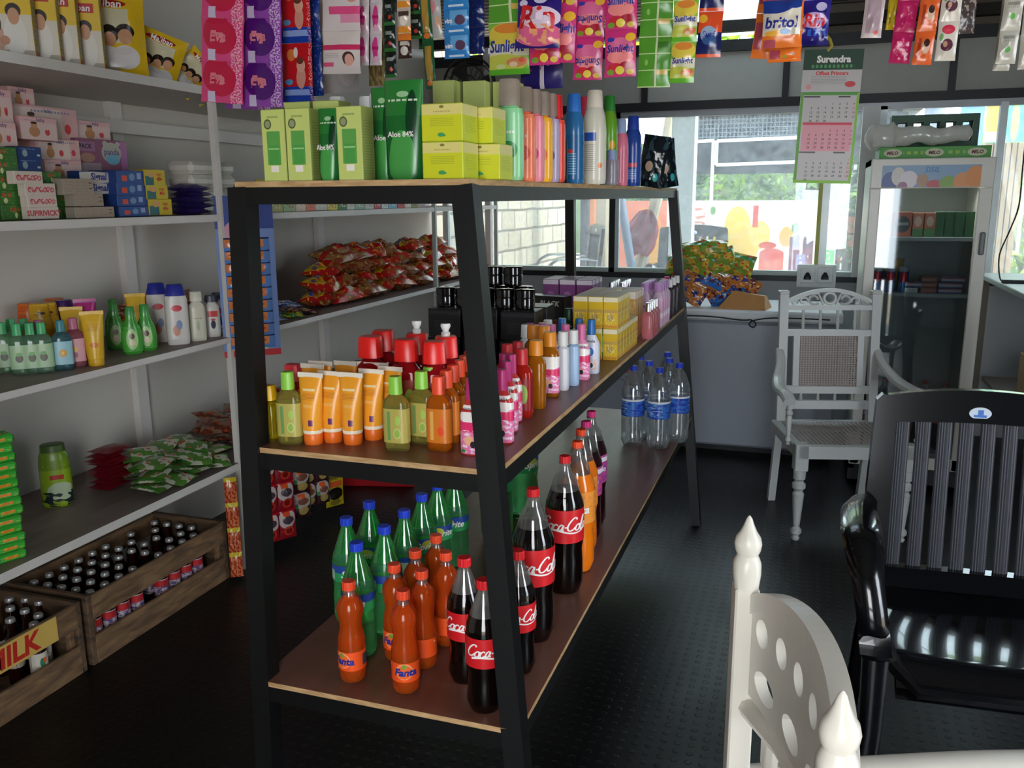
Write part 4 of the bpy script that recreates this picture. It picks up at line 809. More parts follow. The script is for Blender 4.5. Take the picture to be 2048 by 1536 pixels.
lime_lab = printed('lime_label', 'b8ac58', [('r', .44, .5, .02, .42, '6f9a58'), ('e', .54, .28, .045, .16, 'c0cc78'), ('e', .54, .28, .032, .11, '98b850'), ('e', .55, .66, .03, .14, 'a8cc60')], .3)
org_lab = printed('orange_gel_label', 'd87a24', [('r', .44, .5, .02, .42, 'e8b060'), ('e', .55, .35, .04, .14, 'e8502a'), ('e', .56, .62, .03, .12, 'e86a3a')], .3)
put('lime_bottle', flask(gel_c, cgr, lime_lab), at(790, 752, .152, Z), 'clear yellow gel bottle with lime green cap, front row centre of middle shelf', 'bottle', None, .05)
for i, (px, py, y_) in enumerate(((842, 742, 0), (858, 733, 0), (574, 743, 0))):
    put('lime_bottle', flask(gel_c, cgr, lime_lab), at(px, py, .152, Z), 'yellow gel bottle with lime cap, '+('right of the front one and one row back', 'farther back, partly hidden by the amber bottle row', 'at the far left behind the thin yellow bottle')[i], 'bottle', None, .1*i)
ob = [(877, 752), (892, 741), (906, 731), (919, 722), (930, 714), (940, 706), (955, 708), (945, 699)]
for i, (px, py) in enumerate(ob):
    x, y, z = at(px, py, .152, Z); put('amber_flask', flask(gel_o, cap_org, org_lab), (x-.002*i, y+.004*i, z), 'amber gel bottle left of the rack post, '+nth(i, 8, 'front', 'back'), 'bottle', 'amber gel bottles with orange caps', rz=.04*i)
for i, (px, py) in enumerate(((780, 743), (800, 735), (560, 741))):
    x, y, z = at(px, py, .140, Z); put('red_flask', flask(gel_r, P_('cap_dull_red', 'cf2f38'), None, .027, .145, capr=.019), (x, y+.05, z), 'red shampoo bottle with wide red cap, '+('behind the front clear bottle', 'behind the front clear bottle, right one', 'at the far left of middle shelf')[i], 'bottle', 'low red capped bottles')
put('thin_yellow', flask(gel_y, cyl, None, .016, .118, .9, capr=.0145, ch=.03), at(537, 770, .118, Z), 'slim bottle of yellow oil with yellow cap at the left front corner', 'bottle')
mk = P_('pink_print', 'e8467c'); pink_lab = printed('pink_shampoo_label', 'ef7fb0', [('r', .5, .86, .5, .16, 'f4ece8'), ('e', .5, .80, .16, .17, 'f6f0ec'), ('r', .5, .56, .5, .10, 'e8346e'), ('n', .5, .25, .3, .24, 16, .55, 'f8d8ec'), ('e', .48, .28, .06, .10, 'f2b48c'), ('e', .53, .2, .035, .07, '2c2430'), ('e', .40, .06, .03, .04, '3f8f3a')], .3)
def kid_bottle(body, cap, lab, txt='camelia'): return flask(body, cap, lab, .0245, .155, .66, capr=.0125, ch=.042, shoulder=.72, lz=(.03, .90), marks=[lambda q, s: q.text(txt, .0075, ink_k, s(0, .095), .01)])
pkl = liquid('pink_red_shampoo', 'ef4a4a', .4)
for i, (px, py, lb) in enumerate([(945, 755, 'nearest, left of the front rack post'), (1003, 738, 'just right of the rack post, front one'), (1013, 722, 'right of the rack post, second'), (1022, 708, 'right of the rack post, third'), (1008, 707, 'right of the rack post, behind the front ones')]):
    x, y, z = at(px, py, .155, Z); put('pink_kid', kid_bottle(pkl, P_('cap_magenta', 'c2307a'), pink_lab), (x, y, z), 'pink baby shampoo bottle with magenta cap, '+lb, 'bottle', 'pink baby shampoo bottles', rz=.08*i)
amb = liquid('amber_liquid', 'd8861c', .6); cap_amb = P_('cap_amber', 'e08a1c')
for i, (px, py, lb, k) in enumerate([(1072, 680, 'plain one at the shelf edge', 0), (1098, 665, 'one with pink label', 1), (1062, 652, 'back one left', 0), (1082, 655, 'back one between', 1)]):
    x, y, z = at(px, py, .165, Z); put('amber%d' % k, flask(amb, cap_amb, pink_lab if k else None, .024, .165, .75, capr=.017, ch=.035, lz=(.08, .8)), (x, y+.01*i, z), 'amber body wash bottle right of the rack post, '+lb, 'bottle', 'amber body wash bottles', rz=.1*i)
wh = mat('white_bottle', 'dcdce4', .3); lb_ = mat('pale_blue_bottle', 'a8c4e4', .3)
cam_b = printed('baby_lotion_label', 'd4d8ea', [('e', .5, .62, .07, .13, '3a78c8'), ('n', .5, .25, .12, .15, 14, .5, 'e8b898'), ('e', .53, .22, .03, .07, '2a2a34')], .3)
put('slim_white', flask(wh, plastic_white, None, .0165, .155, .95, ch=.035, capr=.0135, shoulder=.85), at(1126, 663, .155, Z), 'slim white powder bottle with white cap at the shelf edge', 'bottle')
put('slim_blue', flask(lb_, plastic_white, None, .0165, .150, .95, ch=.035, capr=.0135, shoulder=.85), at(1147, 660, .150, Z), 'slim pale blue powder bottle with white cap at the shelf edge', 'bottle')
for i, (px, py) in enumerate(((1110, 655), (1066, 664))): x, y, z = at(px, py-8, .150, Z); put('slim_white', None, (x-.03, y+.03, z), 'slim white powder bottle with white cap, '+('behind the pink labelled amber bottle', 'farther in, between magenta caps')[i], 'bottle')
for i, (px, py) in enumerate(((1163, 648), (1128, 650), (1097, 652), (1075, 650), (1046, 652))):
    x, y, z = at(px, py, .155, Z); put('pink_lotion', kid_bottle(mat('pink_lotion_plastic', 'e890b8', .3), P_('cap_pink2', 'd86aa0'), pink_lab), (x, y+.015*i, z), 'rosy lotion bottle with pink cap on middle shelf, '+nth(i, 5, 'right', 'left'), 'bottle', 'rosy lotion bottles')
for i, (px, py) in enumerate(((1183, 637), (1155, 637), (1117, 638))):
    x, y, z = at(px, py, .158, Z); put('blue_cap', kid_bottle(wh, P_('cap_teal_blue', '1f68ac'), cam_b), (x, y+.02*i, z), 'white baby lotion bottle with blue cap, '+('at the shelf edge', 'middle of three', 'innermost of three')[i], 'bottle', 'white baby lotion bottles with blue caps', rz=.1*i)
gsh = mat('dark_green_bottle', '123c1e', .18, coat=.3)
glab = printed('green_hair_oil_label', '2f7a34', [('e', .5, .5, .08, .3, '8fbf5a'), ('r', .5, .2, .1, .1, 'd8d8c0')], .3)
for i, (px, py) in enumerate(((1206, 622), (1186, 623), (1158, 624), (1125, 624))):
    x, y, z = at(px, py, .155, Z); put('green_oil', flask(gsh, P_('cap_dark_green', '0f3f26'), glab, .022, .155, .7, ch=.035, capr=.013), (x-.005, y+.03+.02*i, z), 'dark green hair oil bottle in front of the yellow cartons, '+nth(i, 4, 'right', 'left'), 'bottle', 'dark green hair oil bottles')
# red pump bottles behind
rcap = P_('cap_bright_red', 'e0221c', .3); rbody = liquid('deep_red_wash', 'a8141c', .35); rlab = printed('red_wash_label', '8f1218', [('e', .55, .5, .06, .3, '8faf4a'), ('e', .45, .4, .04, .2, 'd8c0a0')], .35)
for i, (px, py) in enumerate(((740, 672), (760, 662), (812, 678), (828, 668), (868, 682), (886, 674))):
    x, y, z = at(px, py, .205, Z); pump = i in (3, 5)
    def rb():
        t = flask(rbody, rcap, rlab, .031, .205, .75, ch=.045, capr=.026)()
        if pump: MB().loft([(.205, .009, .009), (.212, .010, .010), (.216, .006, .006), (.226, .011, .008), (.232, .010, .007)], plastic_white, 12).build('pump_head', t)
        return t
    put('redpump%d' % pump, rb, (x, y+.015*(i % 2), z), 'tall deep red wash bottle with bright red cap, '+nth(i, 6), 'bottle', 'tall deep red wash bottles', rz=.1*i)
for i, (px, py) in enumerate(((846, 695), (1000, 690), (1030, 700), (1022, 685))):
    x, y, z = at(px, py, .165, Z); put('red_kid', flask(liquid('red_wash2', 'c8281c', .4), P_('cap_dull_red', ''), rlab, .025, .160, .7), (x-.03*(i == 0), y+.05, z), 'red body wash bottle, '+('behind the amber row, left of the rack post', 'right of the rack post, left', 'right of the rack post, middle', 'right of the rack post, back')[i], 'bottle', 'red body wash bottles right of post' if i else None)
# black cartons with jars on top
bc = printed('black_carton_print', '17171a', [('r', .5, .88, .5, .06, '2c2c30'), ('s', .5, .4, .3, .2, 0, 14, .3, '38383c')], .4); bkc = mat('black_carton', '141416', .4)
A = onz(820, 655, Z+.11)
for i, (x, y, z) in enumerate(((-1.02, 2.62, 0), (-.87, 2.60, 0), (-1.02, 2.78, 0), (-.87, 2.76, 0), (-.985, 2.62, .1), (-.86, 2.66, .1))):
    pass
jar = mat('black_jar', '0c0d0f', .12, coat=.5)
def carton(w_, d, h, front, side, name='carton', texts=(), top=None, left=None):
    def f():
        q = MB(); q.box(-w_/2, -d/2, 0, w_/2, d/2, h, side, min(.0015, w_*.03), {'f': front, **({'t': top} if top else {}), **({'r': left or front}) })
        for tx in texts: tx(q, -d/2-.0006)
        return q.build(name)
    return f
for i in range(6):
    c, r_, l_ = i % 3, (i//3), 0; put('black_carton', carton(.105, .10, .085, bc, bkc, 'carton', top=mat('black_carton_top', '3c3c3e', .35)), (-1.03+.115*c, 2.44+.12*r_, Z), 'black cosmetic carton in the lower layer beneath the jars, %s row, %s' % (('front', 'back')[r_], ('left', 'middle', 'right')[c]), 'carton', 'black cosmetic cartons')
    put('black_carton', None, (-1.03+.115*c, 2.45+.12*r_, Z+.086), 'black cosmetic carton in the upper layer beneath the jars, %s row, %s' % (('front', 'back')[r_], ('left', 'middle', 'right')[c]), 'carton', 'black cosmetic cartons', rz=.04*((i % 3)-1))
def jarb():
    t = thing('cosmetic_jar'); MB().loft([(0, .026, .026), (.003, .029, .029), (.03, .03, .03), (.038, .027, .027)], jar, 20).build('body', t); MB().loft([(.036, .03, .03), (.056, .03, .03), (.058, .027, .027)], jar, 20).build('lid', t); return t
for i in range(5):
    put('jar', jarb, (-1.05+.064*i, 2.46, Z+.172), 'round black cosmetic jar on the black cartons, %s in the front row' % nth(i, 5), 'jar', 'black cosmetic jars')
for i in range(3): put('jar', None, (-.955+.064*i, 2.55, Z+.172), 'round black cosmetic jar on the black cartons, %s in the back row' % nth(i, 3), 'jar', 'black cosmetic jars')
for i in range(2): put('jar', None, (-.925+.064*i, 2.55, Z+.231), 'round black cosmetic jar stacked on the back row, '+('left', 'right')[i], 'jar', 'black cosmetic jars')
p = at(884, 634, .2, Z); o = MB().loft([(0, .017, .017), (.028, .017, .017), (.03, .015, .015)], P_('cap_bright_green', '18a848'), 20).build('screw_lid'); o.location = (-1.035, 2.56, Z+.172); tag(o, 'small bright green screw lid lying on the black cartons', 'lid')
# farther goods on the middle shelf
bh = printed('hair_colour_print', '131316', [('e', .22, .55, .10, .22, 'd8a890'), ('e', .2, .72, .12, .12, '1a1210'), ('r', .62, .28, .3, .16, '8a7a4a'), ('r', .62, .08, .38, .05, 'b82028'), ('r', .75, .45, .2, .06, 'c02a30'), ('n', .75, .5, .2, .1, 9, .55, '4a9a5a')], .3)
bhl = printed('hair_colour_side', '101014', [('e', .75, .55, .2, .16, 'd8a890'), ('e', .75, .7, .25, .1, '15100e'), ('r', .8, .25, .15, .12, '7aa0c0')], .3)
x, y, z = at(1068, 566, .16, Z)
def hairbox():
    q = MB(); q.box(-.075, -.03, 0, .075, .03, .16, mat('black_box', '101012', .3), .0015, {'f': bh, 'l': bhl}); q.text('BLACK', .018, ink_w, flatfn(.02, -.0306, .135), .03, .2); return q.build('hair_colour_box')
put('hairbox', hairbox, (-.86, 2.94, Z), 'black hair colour box with a woman and red band, near the jars', 'box', rz=-.25)
yb = printed('yellow_carton_print', 'e0b81c', [('r', .5, .93, .5, .08, 'f0e4c0'), ('r', .5, .55, .5, .05, 'c8a050'), ('e', .5, .35, .22, .12, 'b89a60'), ('n', .5, .3, .4, .2, 9, .55, 'f0d878'), ('r', .5, .06, .5, .04, 'd8922a')], .35)
ybs = mat('yellow_carton_side', 'd8b228', .4); ybt = mat('carton_white_top', 'efe9da', .5)
k = 0
for r_ in range(7):
    for c in range(3):
        if r_ < 3 and c < 1 and r_ > 0: pass
        for l_ in range(2 if r_ < 6 else 1):
            if c == 2 and l_ == 1 and r_ > 3: continue
            put('ybox', carton(.046, .046, .098, yb, ybs, 'soap_carton', top=ybt), (-.665+.048*c, 2.64+.048*r_, Z+.0985*l_), 'small yellow carton in the edge block, %s layer, %s row, %s' % (('lower', 'upper')[l_], ORD[r_], ('left', 'middle', 'right')[c]), 'carton', 'yellow cartons on the middle shelf'); k += 1
pb = printed('purple_carton_print', '8a4a86', [('r', .5, .92, .5, .09, 'e8dce8'), ('e', .5, .45, .25, .12, 'b07ab0'), ('r', .5, .15, .3, .03, 'd8b0d8')], .35); pbs = mat('purple_carton_side', '6f3f74', .4)
for r_ in range(3):
    for c in range(3):
        for l_ in range(2): put('pbox', carton(.06, .05, .10, pb, pbs, 'perfume_carton', top=mat('lilac_top', 'd8c4d8', .4)), (-.90+.064*c, 3.12+.055*r_, Z+.1005*l_), 'purple perfume carton behind the black box, %s layer, %s row, %s' % (('lower', 'upper')[l_], ('front', 'middle', 'back')[r_], ('left', 'middle', 'right')[c]), 'carton', 'purple perfume cartons')
tb = printed('tan_carton_print', 'c89a50', [('r', .5, .93, .5, .08, 'efe6d8'), ('n', .5, .5, .5, .3, 8, .5, 'dab878')], .35)
for r_ in range(3):
    for c in range(2): put('tanbox', carton(.055, .05, .17, tb, mat('tan_carton_side', 'b88a44', .4), 'cream_carton', top=ybt), (-.655+.058*c, 3.06+.053*r_, Z), 'tall tan carton behind the yellow block, %s row, %s' % (('front', 'middle', 'back')[r_], ('left', 'right')[c]), 'carton', 'tall tan cartons')
gls = clear('clear_glass_flacon', 'eef2f4', .3, .03, body=.14, bodycol='c8d0d4'); silver = mat('silver_cap', 'c0c4c8', .2, metal=1)
for i in range(8):
    c, r_ = i % 2, i//2; put('flacon', flask(gls, silver, None, .018, .17, .8, capr=.009, ch=.05), (-.73+.045*c, 3.36+.045*r_, Z), 'slender clear glass flacon with silver top, row %s, %s' % (ORD[r_], ('left', 'right')[c]), 'bottle', 'clear glass flacons')
pkc = liquid('clear_pink', 'f0a8b0', .75)
for i in range(4): put('pink_glass', flask(pkc, silver, None, .02, .13, .8, capr=.010, ch=.03), (-.53, 3.06+.05*i, Z), 'pink glass cologne bottle at the shelf edge, '+nth(i, 4, 'near', 'far'), 'bottle', 'pink glass cologne bottles')
pl_l = printed('pink_talc_label', 'd8a8c4', [('r', .5, .3, .2, .12, 'f0e0ea'), ('e', .5, .7, .05, .06, '8a5a8a')], .3)
for i in range(8):
    c, r_ = i % 2, i//2; put('talc', flask(mat('lilac_talc', 'd4b4cc', .3), P_('cap_lilac', 'b884c0'), pl_l, .022, .17, .7, ch=.03, capr=.017), (-.565+.05*c*(1 if r_ else 1)-.03, 3.36+.055*r_, Z), 'lilac pink talc bottle near the far end, row %s, %s' % (ORD[r_], ('left', 'right')[c]), 'bottle', 'lilac pink talc bottles')
for i in range(5): put('slimdark%d' % (i % 2), flask((mat('dark_slim', '2a2430', .3), wh)[i % 2], (plastic_white, cap_pink)[i % 2], None, .013, .16, .9, ch=.03, capr=.012), (-.54-.035*(i % 2), 3.62+.05*i, Z), 'slim roll-on bottle at the far end of middle shelf, '+nth(i, 5, 'near', 'far')+(', dark', ', white')[i % 2], 'bottle', 'slim roll-on bottles')
# ------------------------------------------------------------------ goods on top of the rack
Z = RT_
def up(px, py, X): p = onx(px, py, X); return p.y, p.z-Z
aloe = printed('aloe_box_print', 'c3cf74', [('s', .5, .9, .25, .015, 30, 0, .6, '7f8f50'), ('e', .27, .80, .17, .072, '4f5a38'), ('e', .27, .80, .12, .05, '8f9a6c'), ('r', .5, .46, .30, .24, '5aa04a'), ('r', .5, .36, .22, .14, '4a9a44'), ('r', .5, .165, .17, .045, 'ece6da'), ('r', .5, .45, .24, .01, '9fd08a')], .4)
aloe_s = printed('aloe_box_side', '8f9a52', [('s', .5, .45, .4, .4, 0, 26, .35, '7a8648')], .45); aloe_m = mat('aloe_box_plain', 'a9b468', .45)
def aloebox(w_=.052, h=.134): return carton(w_, .05, h, aloe, aloe_m, 'gel_carton', left=aloe_s)
dgt = mat('deep_green_tube', '1d5a2c', .3, vary=.25, vs=20, coat=.3)
gtp = printed('aloe_pouch_print', '1f6a30', [('r', .5, .85, .5, .2, '2a7a34'), ('e', .58, .65, .05, .25, '123c20'), ('e', .5, .2, .12, .3, '4aa04c'), ('s', .5, .80, .14, .01, 20, 0, .7, 'cfe0c8'), ('e', .5, .86, .05, .03, '9fc89a')], .25)
for i, x in enumerate((-.990, -.936)): put('aloe', aloebox(), (x, 1.52, Z), ('pale green gel carton with printed tube, leftmost on the rack top', 'pale green gel carton with printed tube, second on the rack top')[i], 'carton', 'pale green gel cartons')
put('aloe', None, (-.826, 1.52, Z), 'pale green gel carton standing right of the dark green tube', 'carton', 'pale green gel cartons')
def gtube(w_, h, txt):
    def f():
        t = thing('gel_tube'); q = MB(); q.loft([(.0, w_*.40, .018, None, 2.5), (.012, w_*.47, .02, None, 2.5), (h*.5, w_*.49, .016), (h*.97, w_*.50, .003), (h, w_*.5, .0015)], gtp, 24)
        q.text(txt, .010, ink_w, lambda x, y: (x, -.0195, h*.46+y), .02, 0, w_*.8); q.build('body', t); MB().loft([(0, .014, .012), (.006, .014, .012)], mat('cap_green_flat', '2a6a38', .4), 12).build('cap', t); return t
    return f
put('gtube_s', gtube(.046, .134, 'Aloe 84%'), (-.884, 1.525, Z), 'dark green gel tube standing between two pale green cartons', 'tube')
put('gtube_m', gtube(.05, .178, 'Aloe'), (-.812, 1.61, Z), 'tall dark green gel tube left of the widest one', 'tube'); put('gtube_l', gtube(.082, .186, 'Aloe 84%'), (-.752, 1.58, Z), 'widest and tallest dark green gel tube beside the yellow cartons', 'tube')
for i, (x, y) in enumerate(((-.985, 1.60), (-.92, 1.60))): put('aloe_b', aloebox(.058, .155), (x, y, Z), ('pale green gel carton in the second row, left', 'pale green gel carton in the second row, right')[i], 'carton', 'pale green gel cartons')
for i in range(3): put('aloe_c', carton(.05, .06, .205, aloe_m, aloe_s, 'gel_carton'), (-.742+.056*i, 1.78+.03*i, Z), 'tall plain light green carton behind the tall tubes, '+nth(i, 3), 'carton', 'tall plain light green cartons')
for i, (x, y) in enumerate(((-.975, 1.72), (-.915, 1.74), (-.87, 1.70))): put('whitecap', flask(mat('milky_bottle', 'b9b6ac', .35), plastic_white, None, .024, .178, .8, capr=.016, ch=.03), (x, y, Z), 'pale bottle with white cap behind the green cartons, '+nth(i, 3), 'bottle', 'pale bottles with white caps')
yj = printed('yellow_gel_box_print', 'cdd01e', [('r', .5, .86, .5, .15, 'dcd07c'), ('s', .5, .80, .22, .02, 24, 0, .6, 'b0a050'), ('e', .5, .93, .06, .04, '7a7a3a'), ('s', .5, .52, .3, .12, 0, 20, .35, 'a8b02a'), ('e', .48, .16, .09, .06, '3f9a5a'), ('e', .54, .14, .06, .03, '3f9a5a')], .4)
yjs = printed('yellow_gel_box_side', 'c0cc30', [('r', .5, .86, .5, .15, 'd4cc84'), ('s', .5, .45, .35, .22, 0, 22, .35, 'a4b030')], .45)
for i, (x, y, l_) in enumerate(((-.642, 1.542, 0), (-.642, 1.542, 1), (-.605, 1.635, 0), (-.617, 1.63, 1))):
    put('yjar', carton(.08, .078, .066, yj, yjs, 'face_gel_carton', left=yjs), (x, y, Z+.0665*l_), 'yellow green square carton on the rack top, %s, %s stack' % (('lower', 'upper')[l_], ('front', 'rear')[i//2]), 'carton', 'yellow green square cartons')
lotcap = clear('frosted_cap', 'e8dcd0', .2, .2, body=.7, bodycol='cfc2b6')
for i, (px, yt, c, X, lb) in enumerate([(1008, 190, '8fd09a', -.60, 'mint'), (1035, 198, 'f0805c', -.615, 'coral'), (1053, 203, 'e88a9a', -.61, 'rose'), (1071, 208, 'f0b030', -.605, 'amber yellow'), (1086, 212, 'b0a0c0', -.60, 'lavender'), (1097, 216, 'e04838', -.595, 'bright red')]):
    y, h = up(px, yt, X); h = .196-.004*0; lm = printed('lotion_'+lb, c, [('e', .52, .42, .10, .14, {'mint': '3f9a5a', 'coral': 'd84a3a', 'rose': 'c03a6a', 'amber yellow': 'e8702a', 'lavender': '5a4a7a', 'bright red': '7a1a20'}[lb]), ('s', .5, .7, .08, .02, 30, 0, .6, 'f4f0ea')], .25)
    put('lotion'+lb, flask(mat('lotion_body_'+lb, c, .25, vary=.03), lotcap if i < 5 else P_('cap_red', ''), lm, .027, h, .75, capr=.022, ch=.05, shoulder=.88, lz=(.05, .9)), (X+.012, y, Z), lb+' lotion bottle with ribbed cap in the receding row on top', 'bottle')
for i in range(4): put('lotion_back', flask(mat('tan_lotion', 'c8b0a0', .3), lotcap, None, .026, .19, .75, capr=.021, ch=.045), (-.675-.012*i, 1.93+.062*i, Z), 'tan lotion bottle behind the yellow cartons, '+nth(i, 4, 'near', 'far'), 'bottle', 'tan lotion bottles')
def spray(col, capc, lab, r, h, ch=.045, taper=.72):
    def f():
        b_ = mat('spray_'+col, col, .22, vary=.04, coat=.3); pr = [(0, r*.93, b_), (.004, r, b_), (h*.60, r, b_), (h*.72, r*.93, b_), (h-ch, r*taper, b_)]
        return bottle('body_spray_bottle', pr, (h-ch, h, r*taper*.98, P_('cap_'+capc, capc), r*taper*.86), (h*.05, h*.55, lab), [], n=22)
    return f
bl = printed('blue_spray_label', '1f6298', [('e', .48, .62, .05, .05, 'd83a3a'), ('s', .5, .35, .08, .25, 0, 18, .4, '7ab0d0')], .25); wl2 = printed('white_spray_label', 'd8d4c4', [('r', .46, .92, .10, .10, '2450a8'), ('s', .46, .45, .09, .3, 0, 22, .4, 'a8a498'), ('e', .62, .3, .03, .06, 'e87a2a')], .25)
gl2 = printed('green_spray_label', '6fae2a', [('e', .6, .8, .06, .1, 'f0b02a'), ('n', .5, .3, .5, .2, 12, .55, 'a8d050')], .25); nb = printed('navy_spray_label', '22469a', [('r', .5, .5, .12, .06, 'c84a5a'), ('s', .5, .25, .1, .15, 0, 20, .4, '8fa8d8')], .25)
for key, px, X, yt, r, col, cc, lab, lb in [('spb', 1148, -.60, 188, .027, '2a6ca4', '2f74cc', bl, 'tall blue body spray with blue cap near the lotion row'), ('spw', 1190, -.575, 181, .032, 'd6d2c2', 'ece2d2', wl2, 'tallest cream white body lotion bottle with pale cap'), ('spg', 1219, -.60, 192, .026, '6fae2a', '2f8a34', gl2, 'green body spray with darker green cap behind the white one'), ('spn', 1267, -.585, 232, .029, '22469a', '2342a8', nb, 'navy blue bottle with pale band right of the sprays'), ('spp', 1243, -.60, 238, .024, 'e07a94', '9ab0d8', None, 'pink bottle with pale blue cap beside the navy one'), ('spd', 1117, -.62, 242, .024, '16202e', '1c2a40', None, 'dark bottle standing left of the tall blue spray'), ('spr', 1168, -.66, 194, .024, 'd83a5a', 'd83a5a', None, 'crimson spray bottle mostly hidden between blue and white ones'), ('spc', 1224, -.565, 300, .020, '8a8490', '8fa0cc', None, 'small grey bottle with lilac cap in front of the green spray')]:
    y, h = up(px, yt, X); put(key, spray(col, cc, lab or mat('spray_'+col, col, .22), r, h), (X, y, Z), lb, 'bottle')
dp = printed('dark_pouch_print', '121c24', [('n', .5, .5, .5, .5, 4, .56, '2f4a54'), ('e', .4, .4, .15, .1, 'c8a890'), ('e', .7, .2, .1, .08, '3fb0b0')], .15, bump=.4, bs=30)
dpb = mat('dark_foil', '10161c', .2)
def darkpouch(): q = MB(); q.pouch(.10, .19, .04, dp, dpb, 5, .3); return q.xf(Matrix.Translation((0, 0, .095))).build('foil_pouch')
for i, (px, yt, X, a) in enumerate(((1300, 270, -.60, .16), (1318, 290, -.63, -.1), (1338, 278, -.57, -.14))):
    y, h = up(px, yt, X); put('darkpouch', darkpouch, (X, min(y, 3.95), Z), 'dark glossy foil pouch at the far end of the rack top, '+nth(i, 3), 'pouch', 'dark glossy foil pouches', rz=.3*i, ry=a, s=h/.19 if h < .25 else 1)
y, h = up(1345, 296, -.60); put('fargreen', flask(mat('far_green_white', 'c8d0a0', .3), cap_org, glab, .018, .13, .8), (-.66, 3.98, Z), 'small green and white bottle last on the rack top', 'bottle')
gj = clear('jar_glass', 'eef2f0', .3, .04, body=.15, bodycol='c8ccc4')
def gjar(): t = thing('glass_jar'); MB().loft([(0, .026, .026), (.004, .03, .03), (.05, .03, .03), (.06, .024, .024)], gj, 20).build('body', t); MB().loft([(.058, .03, .03), (.064, .034, .034), (.07, .03, .03)], gj, 20).build('lid', t); return t
for i, (x, y, z) in enumerate(((-1.0, 2.55, 0), (-.93, 2.60, 0), (-.97, 2.58, .071), (-.98, 2.72, 0))): put('gjar', gjar, (x, y, Z+z), 'clear glass jar with wide lid in the group near the fan, '+('lower left', 'lower right', 'upper front', 'upper back')[i], 'jar', 'clear glass jars', s=1.25)
for i in range(2): o = MB().box(-.06, -.06, 0, .06, .06, .089, aloe_m, .002).build('plain_carton'); o.location = (-1.0+.02*i, 2.58+.13*i, Z-.0); o.location.z = Z; tag(o, ('plain light green carton beneath the glass jars, front', 'plain light green carton beneath the glass jars, back')[i], 'carton', 'plain cartons under the jars')
for o in [o for o in COL.objects if o.name.startswith('glass_jar') and not o.parent]: o.location.z += .0895

# ------------------------------------------------------------------ wall shelves: cartons that face the aisle
def face_box(name, x0, y0, x1, y1, X, depth, front, side, label, cat='box', group=None, floor=None, texts=(), top=None):
    """carton facing +x whose front fills the pixel rectangle on the plane x = X"""
    a, b_ = onx(x0, y1, X), onx(x1, y0, X); w_ = b_.y-a.y; z0 = floor if floor is not None else a.z; h = b_.z-z0
    q = MB(); q.box(-w_/2, 0, 0, w_/2, depth, h, side, .0015, {'f': front, **({'t': top} if top else {})})
    for tx in texts: tx(q, w_, h)
    o = q.build(name); o.location = (X, (a.y+b_.y)/2, z0); o.rotation_euler = (0, 0, PI/2); return tag(o, label, cat, group)
def tl(s, fx, fz, sz, m, bold=.02, shear=0, mw=None): return lambda q, w_, h: q.text(s, sz, m, flatfn(fx*w_, -.0007, fz*h), bold, shear, mw*w_ if mw else None)
baby = printed('baby_soap_print', 'e6c8c4', [('r', .5, .9, .5, .12, 'e8b8b8'), ('s', .3, .86, .2, .02, 20, 0, .6, '9a8fb0'), ('e', .36, .36, .15, .24, 'c0885c'), ('e', .36, .64, .09, .14, 'c89468'), ('e', .36, .75, .09, .06, '4a2c20'), ('e', .72, .36, .07, .15, 'd8404a'), ('e', .72, .5, .02, .05, 'f0d0d0')], .45)
baby2 = printed('baby_soap_pack_print', 'e0b4b4', [('r', .40, .5, .36, .44, 'ead4cc'), ('s', .6, .86, .3, .03, 20, 0, .6, '9a8fb0'), ('e', .30, .36, .09, .24, 'c0885c'), ('e', .30, .64, .055, .14, 'c89468'), ('e', .30, .76, .055, .06, '4a2c20'), ('e', .55, .36, .05, .15, 'd8404a'), ('e', .84, .4, .05, .15, 'd8404a')], .45)
bs = mat('baby_soap_side', 'd8a8a8', .5); pt_ = mat('grey_violet_ink', '6a6488', .5)
for r in [(20, 178, 67, 216, -2.42, baby, 'pink baby soap box, topmost of the pile at left'), (-20, 181, 21, 244, -2.34, baby, 'pink baby soap box cut by the left edge, upper'), (-25, 246, 31, 293, -2.30, baby, 'pink baby soap box cut by the left edge, lower'),
          (25, 220, 152, 279, -2.40, baby2, 'wide pink baby soap pack below the topmost box'), (44, 238, 112, 278, -2.33, baby, 'small pink baby soap box leaning before the wide pack'), (76, 281, 158, 321, -2.37, baby2, 'pink baby soap pack in the middle of the pile'), (92, 322, 162, 359, -2.34, baby, 'pink baby soap box just above the white cartons'),
          (157, 246, 219, 282, -2.42, baby, 'pale baby soap box standing on the purple gift pack')]:
    face_box('baby_soap_box', *r[:4], r[4], .07, r[5], bs, r[6], 'box', 'pink baby soap boxes', texts=(tl('baby', .05, .86, .012, pt_),))
for i, (a, b_) in enumerate(((20, 130), (130, 225))):   # hidden supports: more of the same boxes at the bottom of the pile
    face_box('baby_soap_box', a+20, 358, b_+10, 436, -2.47, .07, baby2, bs, ('pink baby soap pack at the bottom of the pile, behind white cartons', 'pink baby soap pack at the bottom of the pile, behind the purple pack')[i], 'box', 'pink baby soap boxes', floor=S2)
purp = printed('purple_gift_print', '8e5070', [('r', .95, .5, .08, .5, 'b070a8'), ('r', .2, .78, .16, .14, 'a07098'), ('e', .2, .45, .14, .14, 'b08070'), ('r', .25, .15, .2, .14, 'a8949c'), ('e', .68, .62, .2, .32, 'b8b4ac'), ('e', .56, .9, .05, .08, 'b8b4ac'), ('e', .82, .9, .05, .08, 'b8b4ac'), ('e', .7, .42, .14, .16, '6fb4d0')], .4)
face_box('gift_pack', 157, 283, 252, 345, -2.38, .08, purp, mat('purple_box_side', '7a4464', .5), 'purple baby gift pack carton with bear shaped window print', 'box', None, texts=(tl('PACK', -.32, .78, .016, ink_k), tl('panda', .18, .62, .022, pt_)))
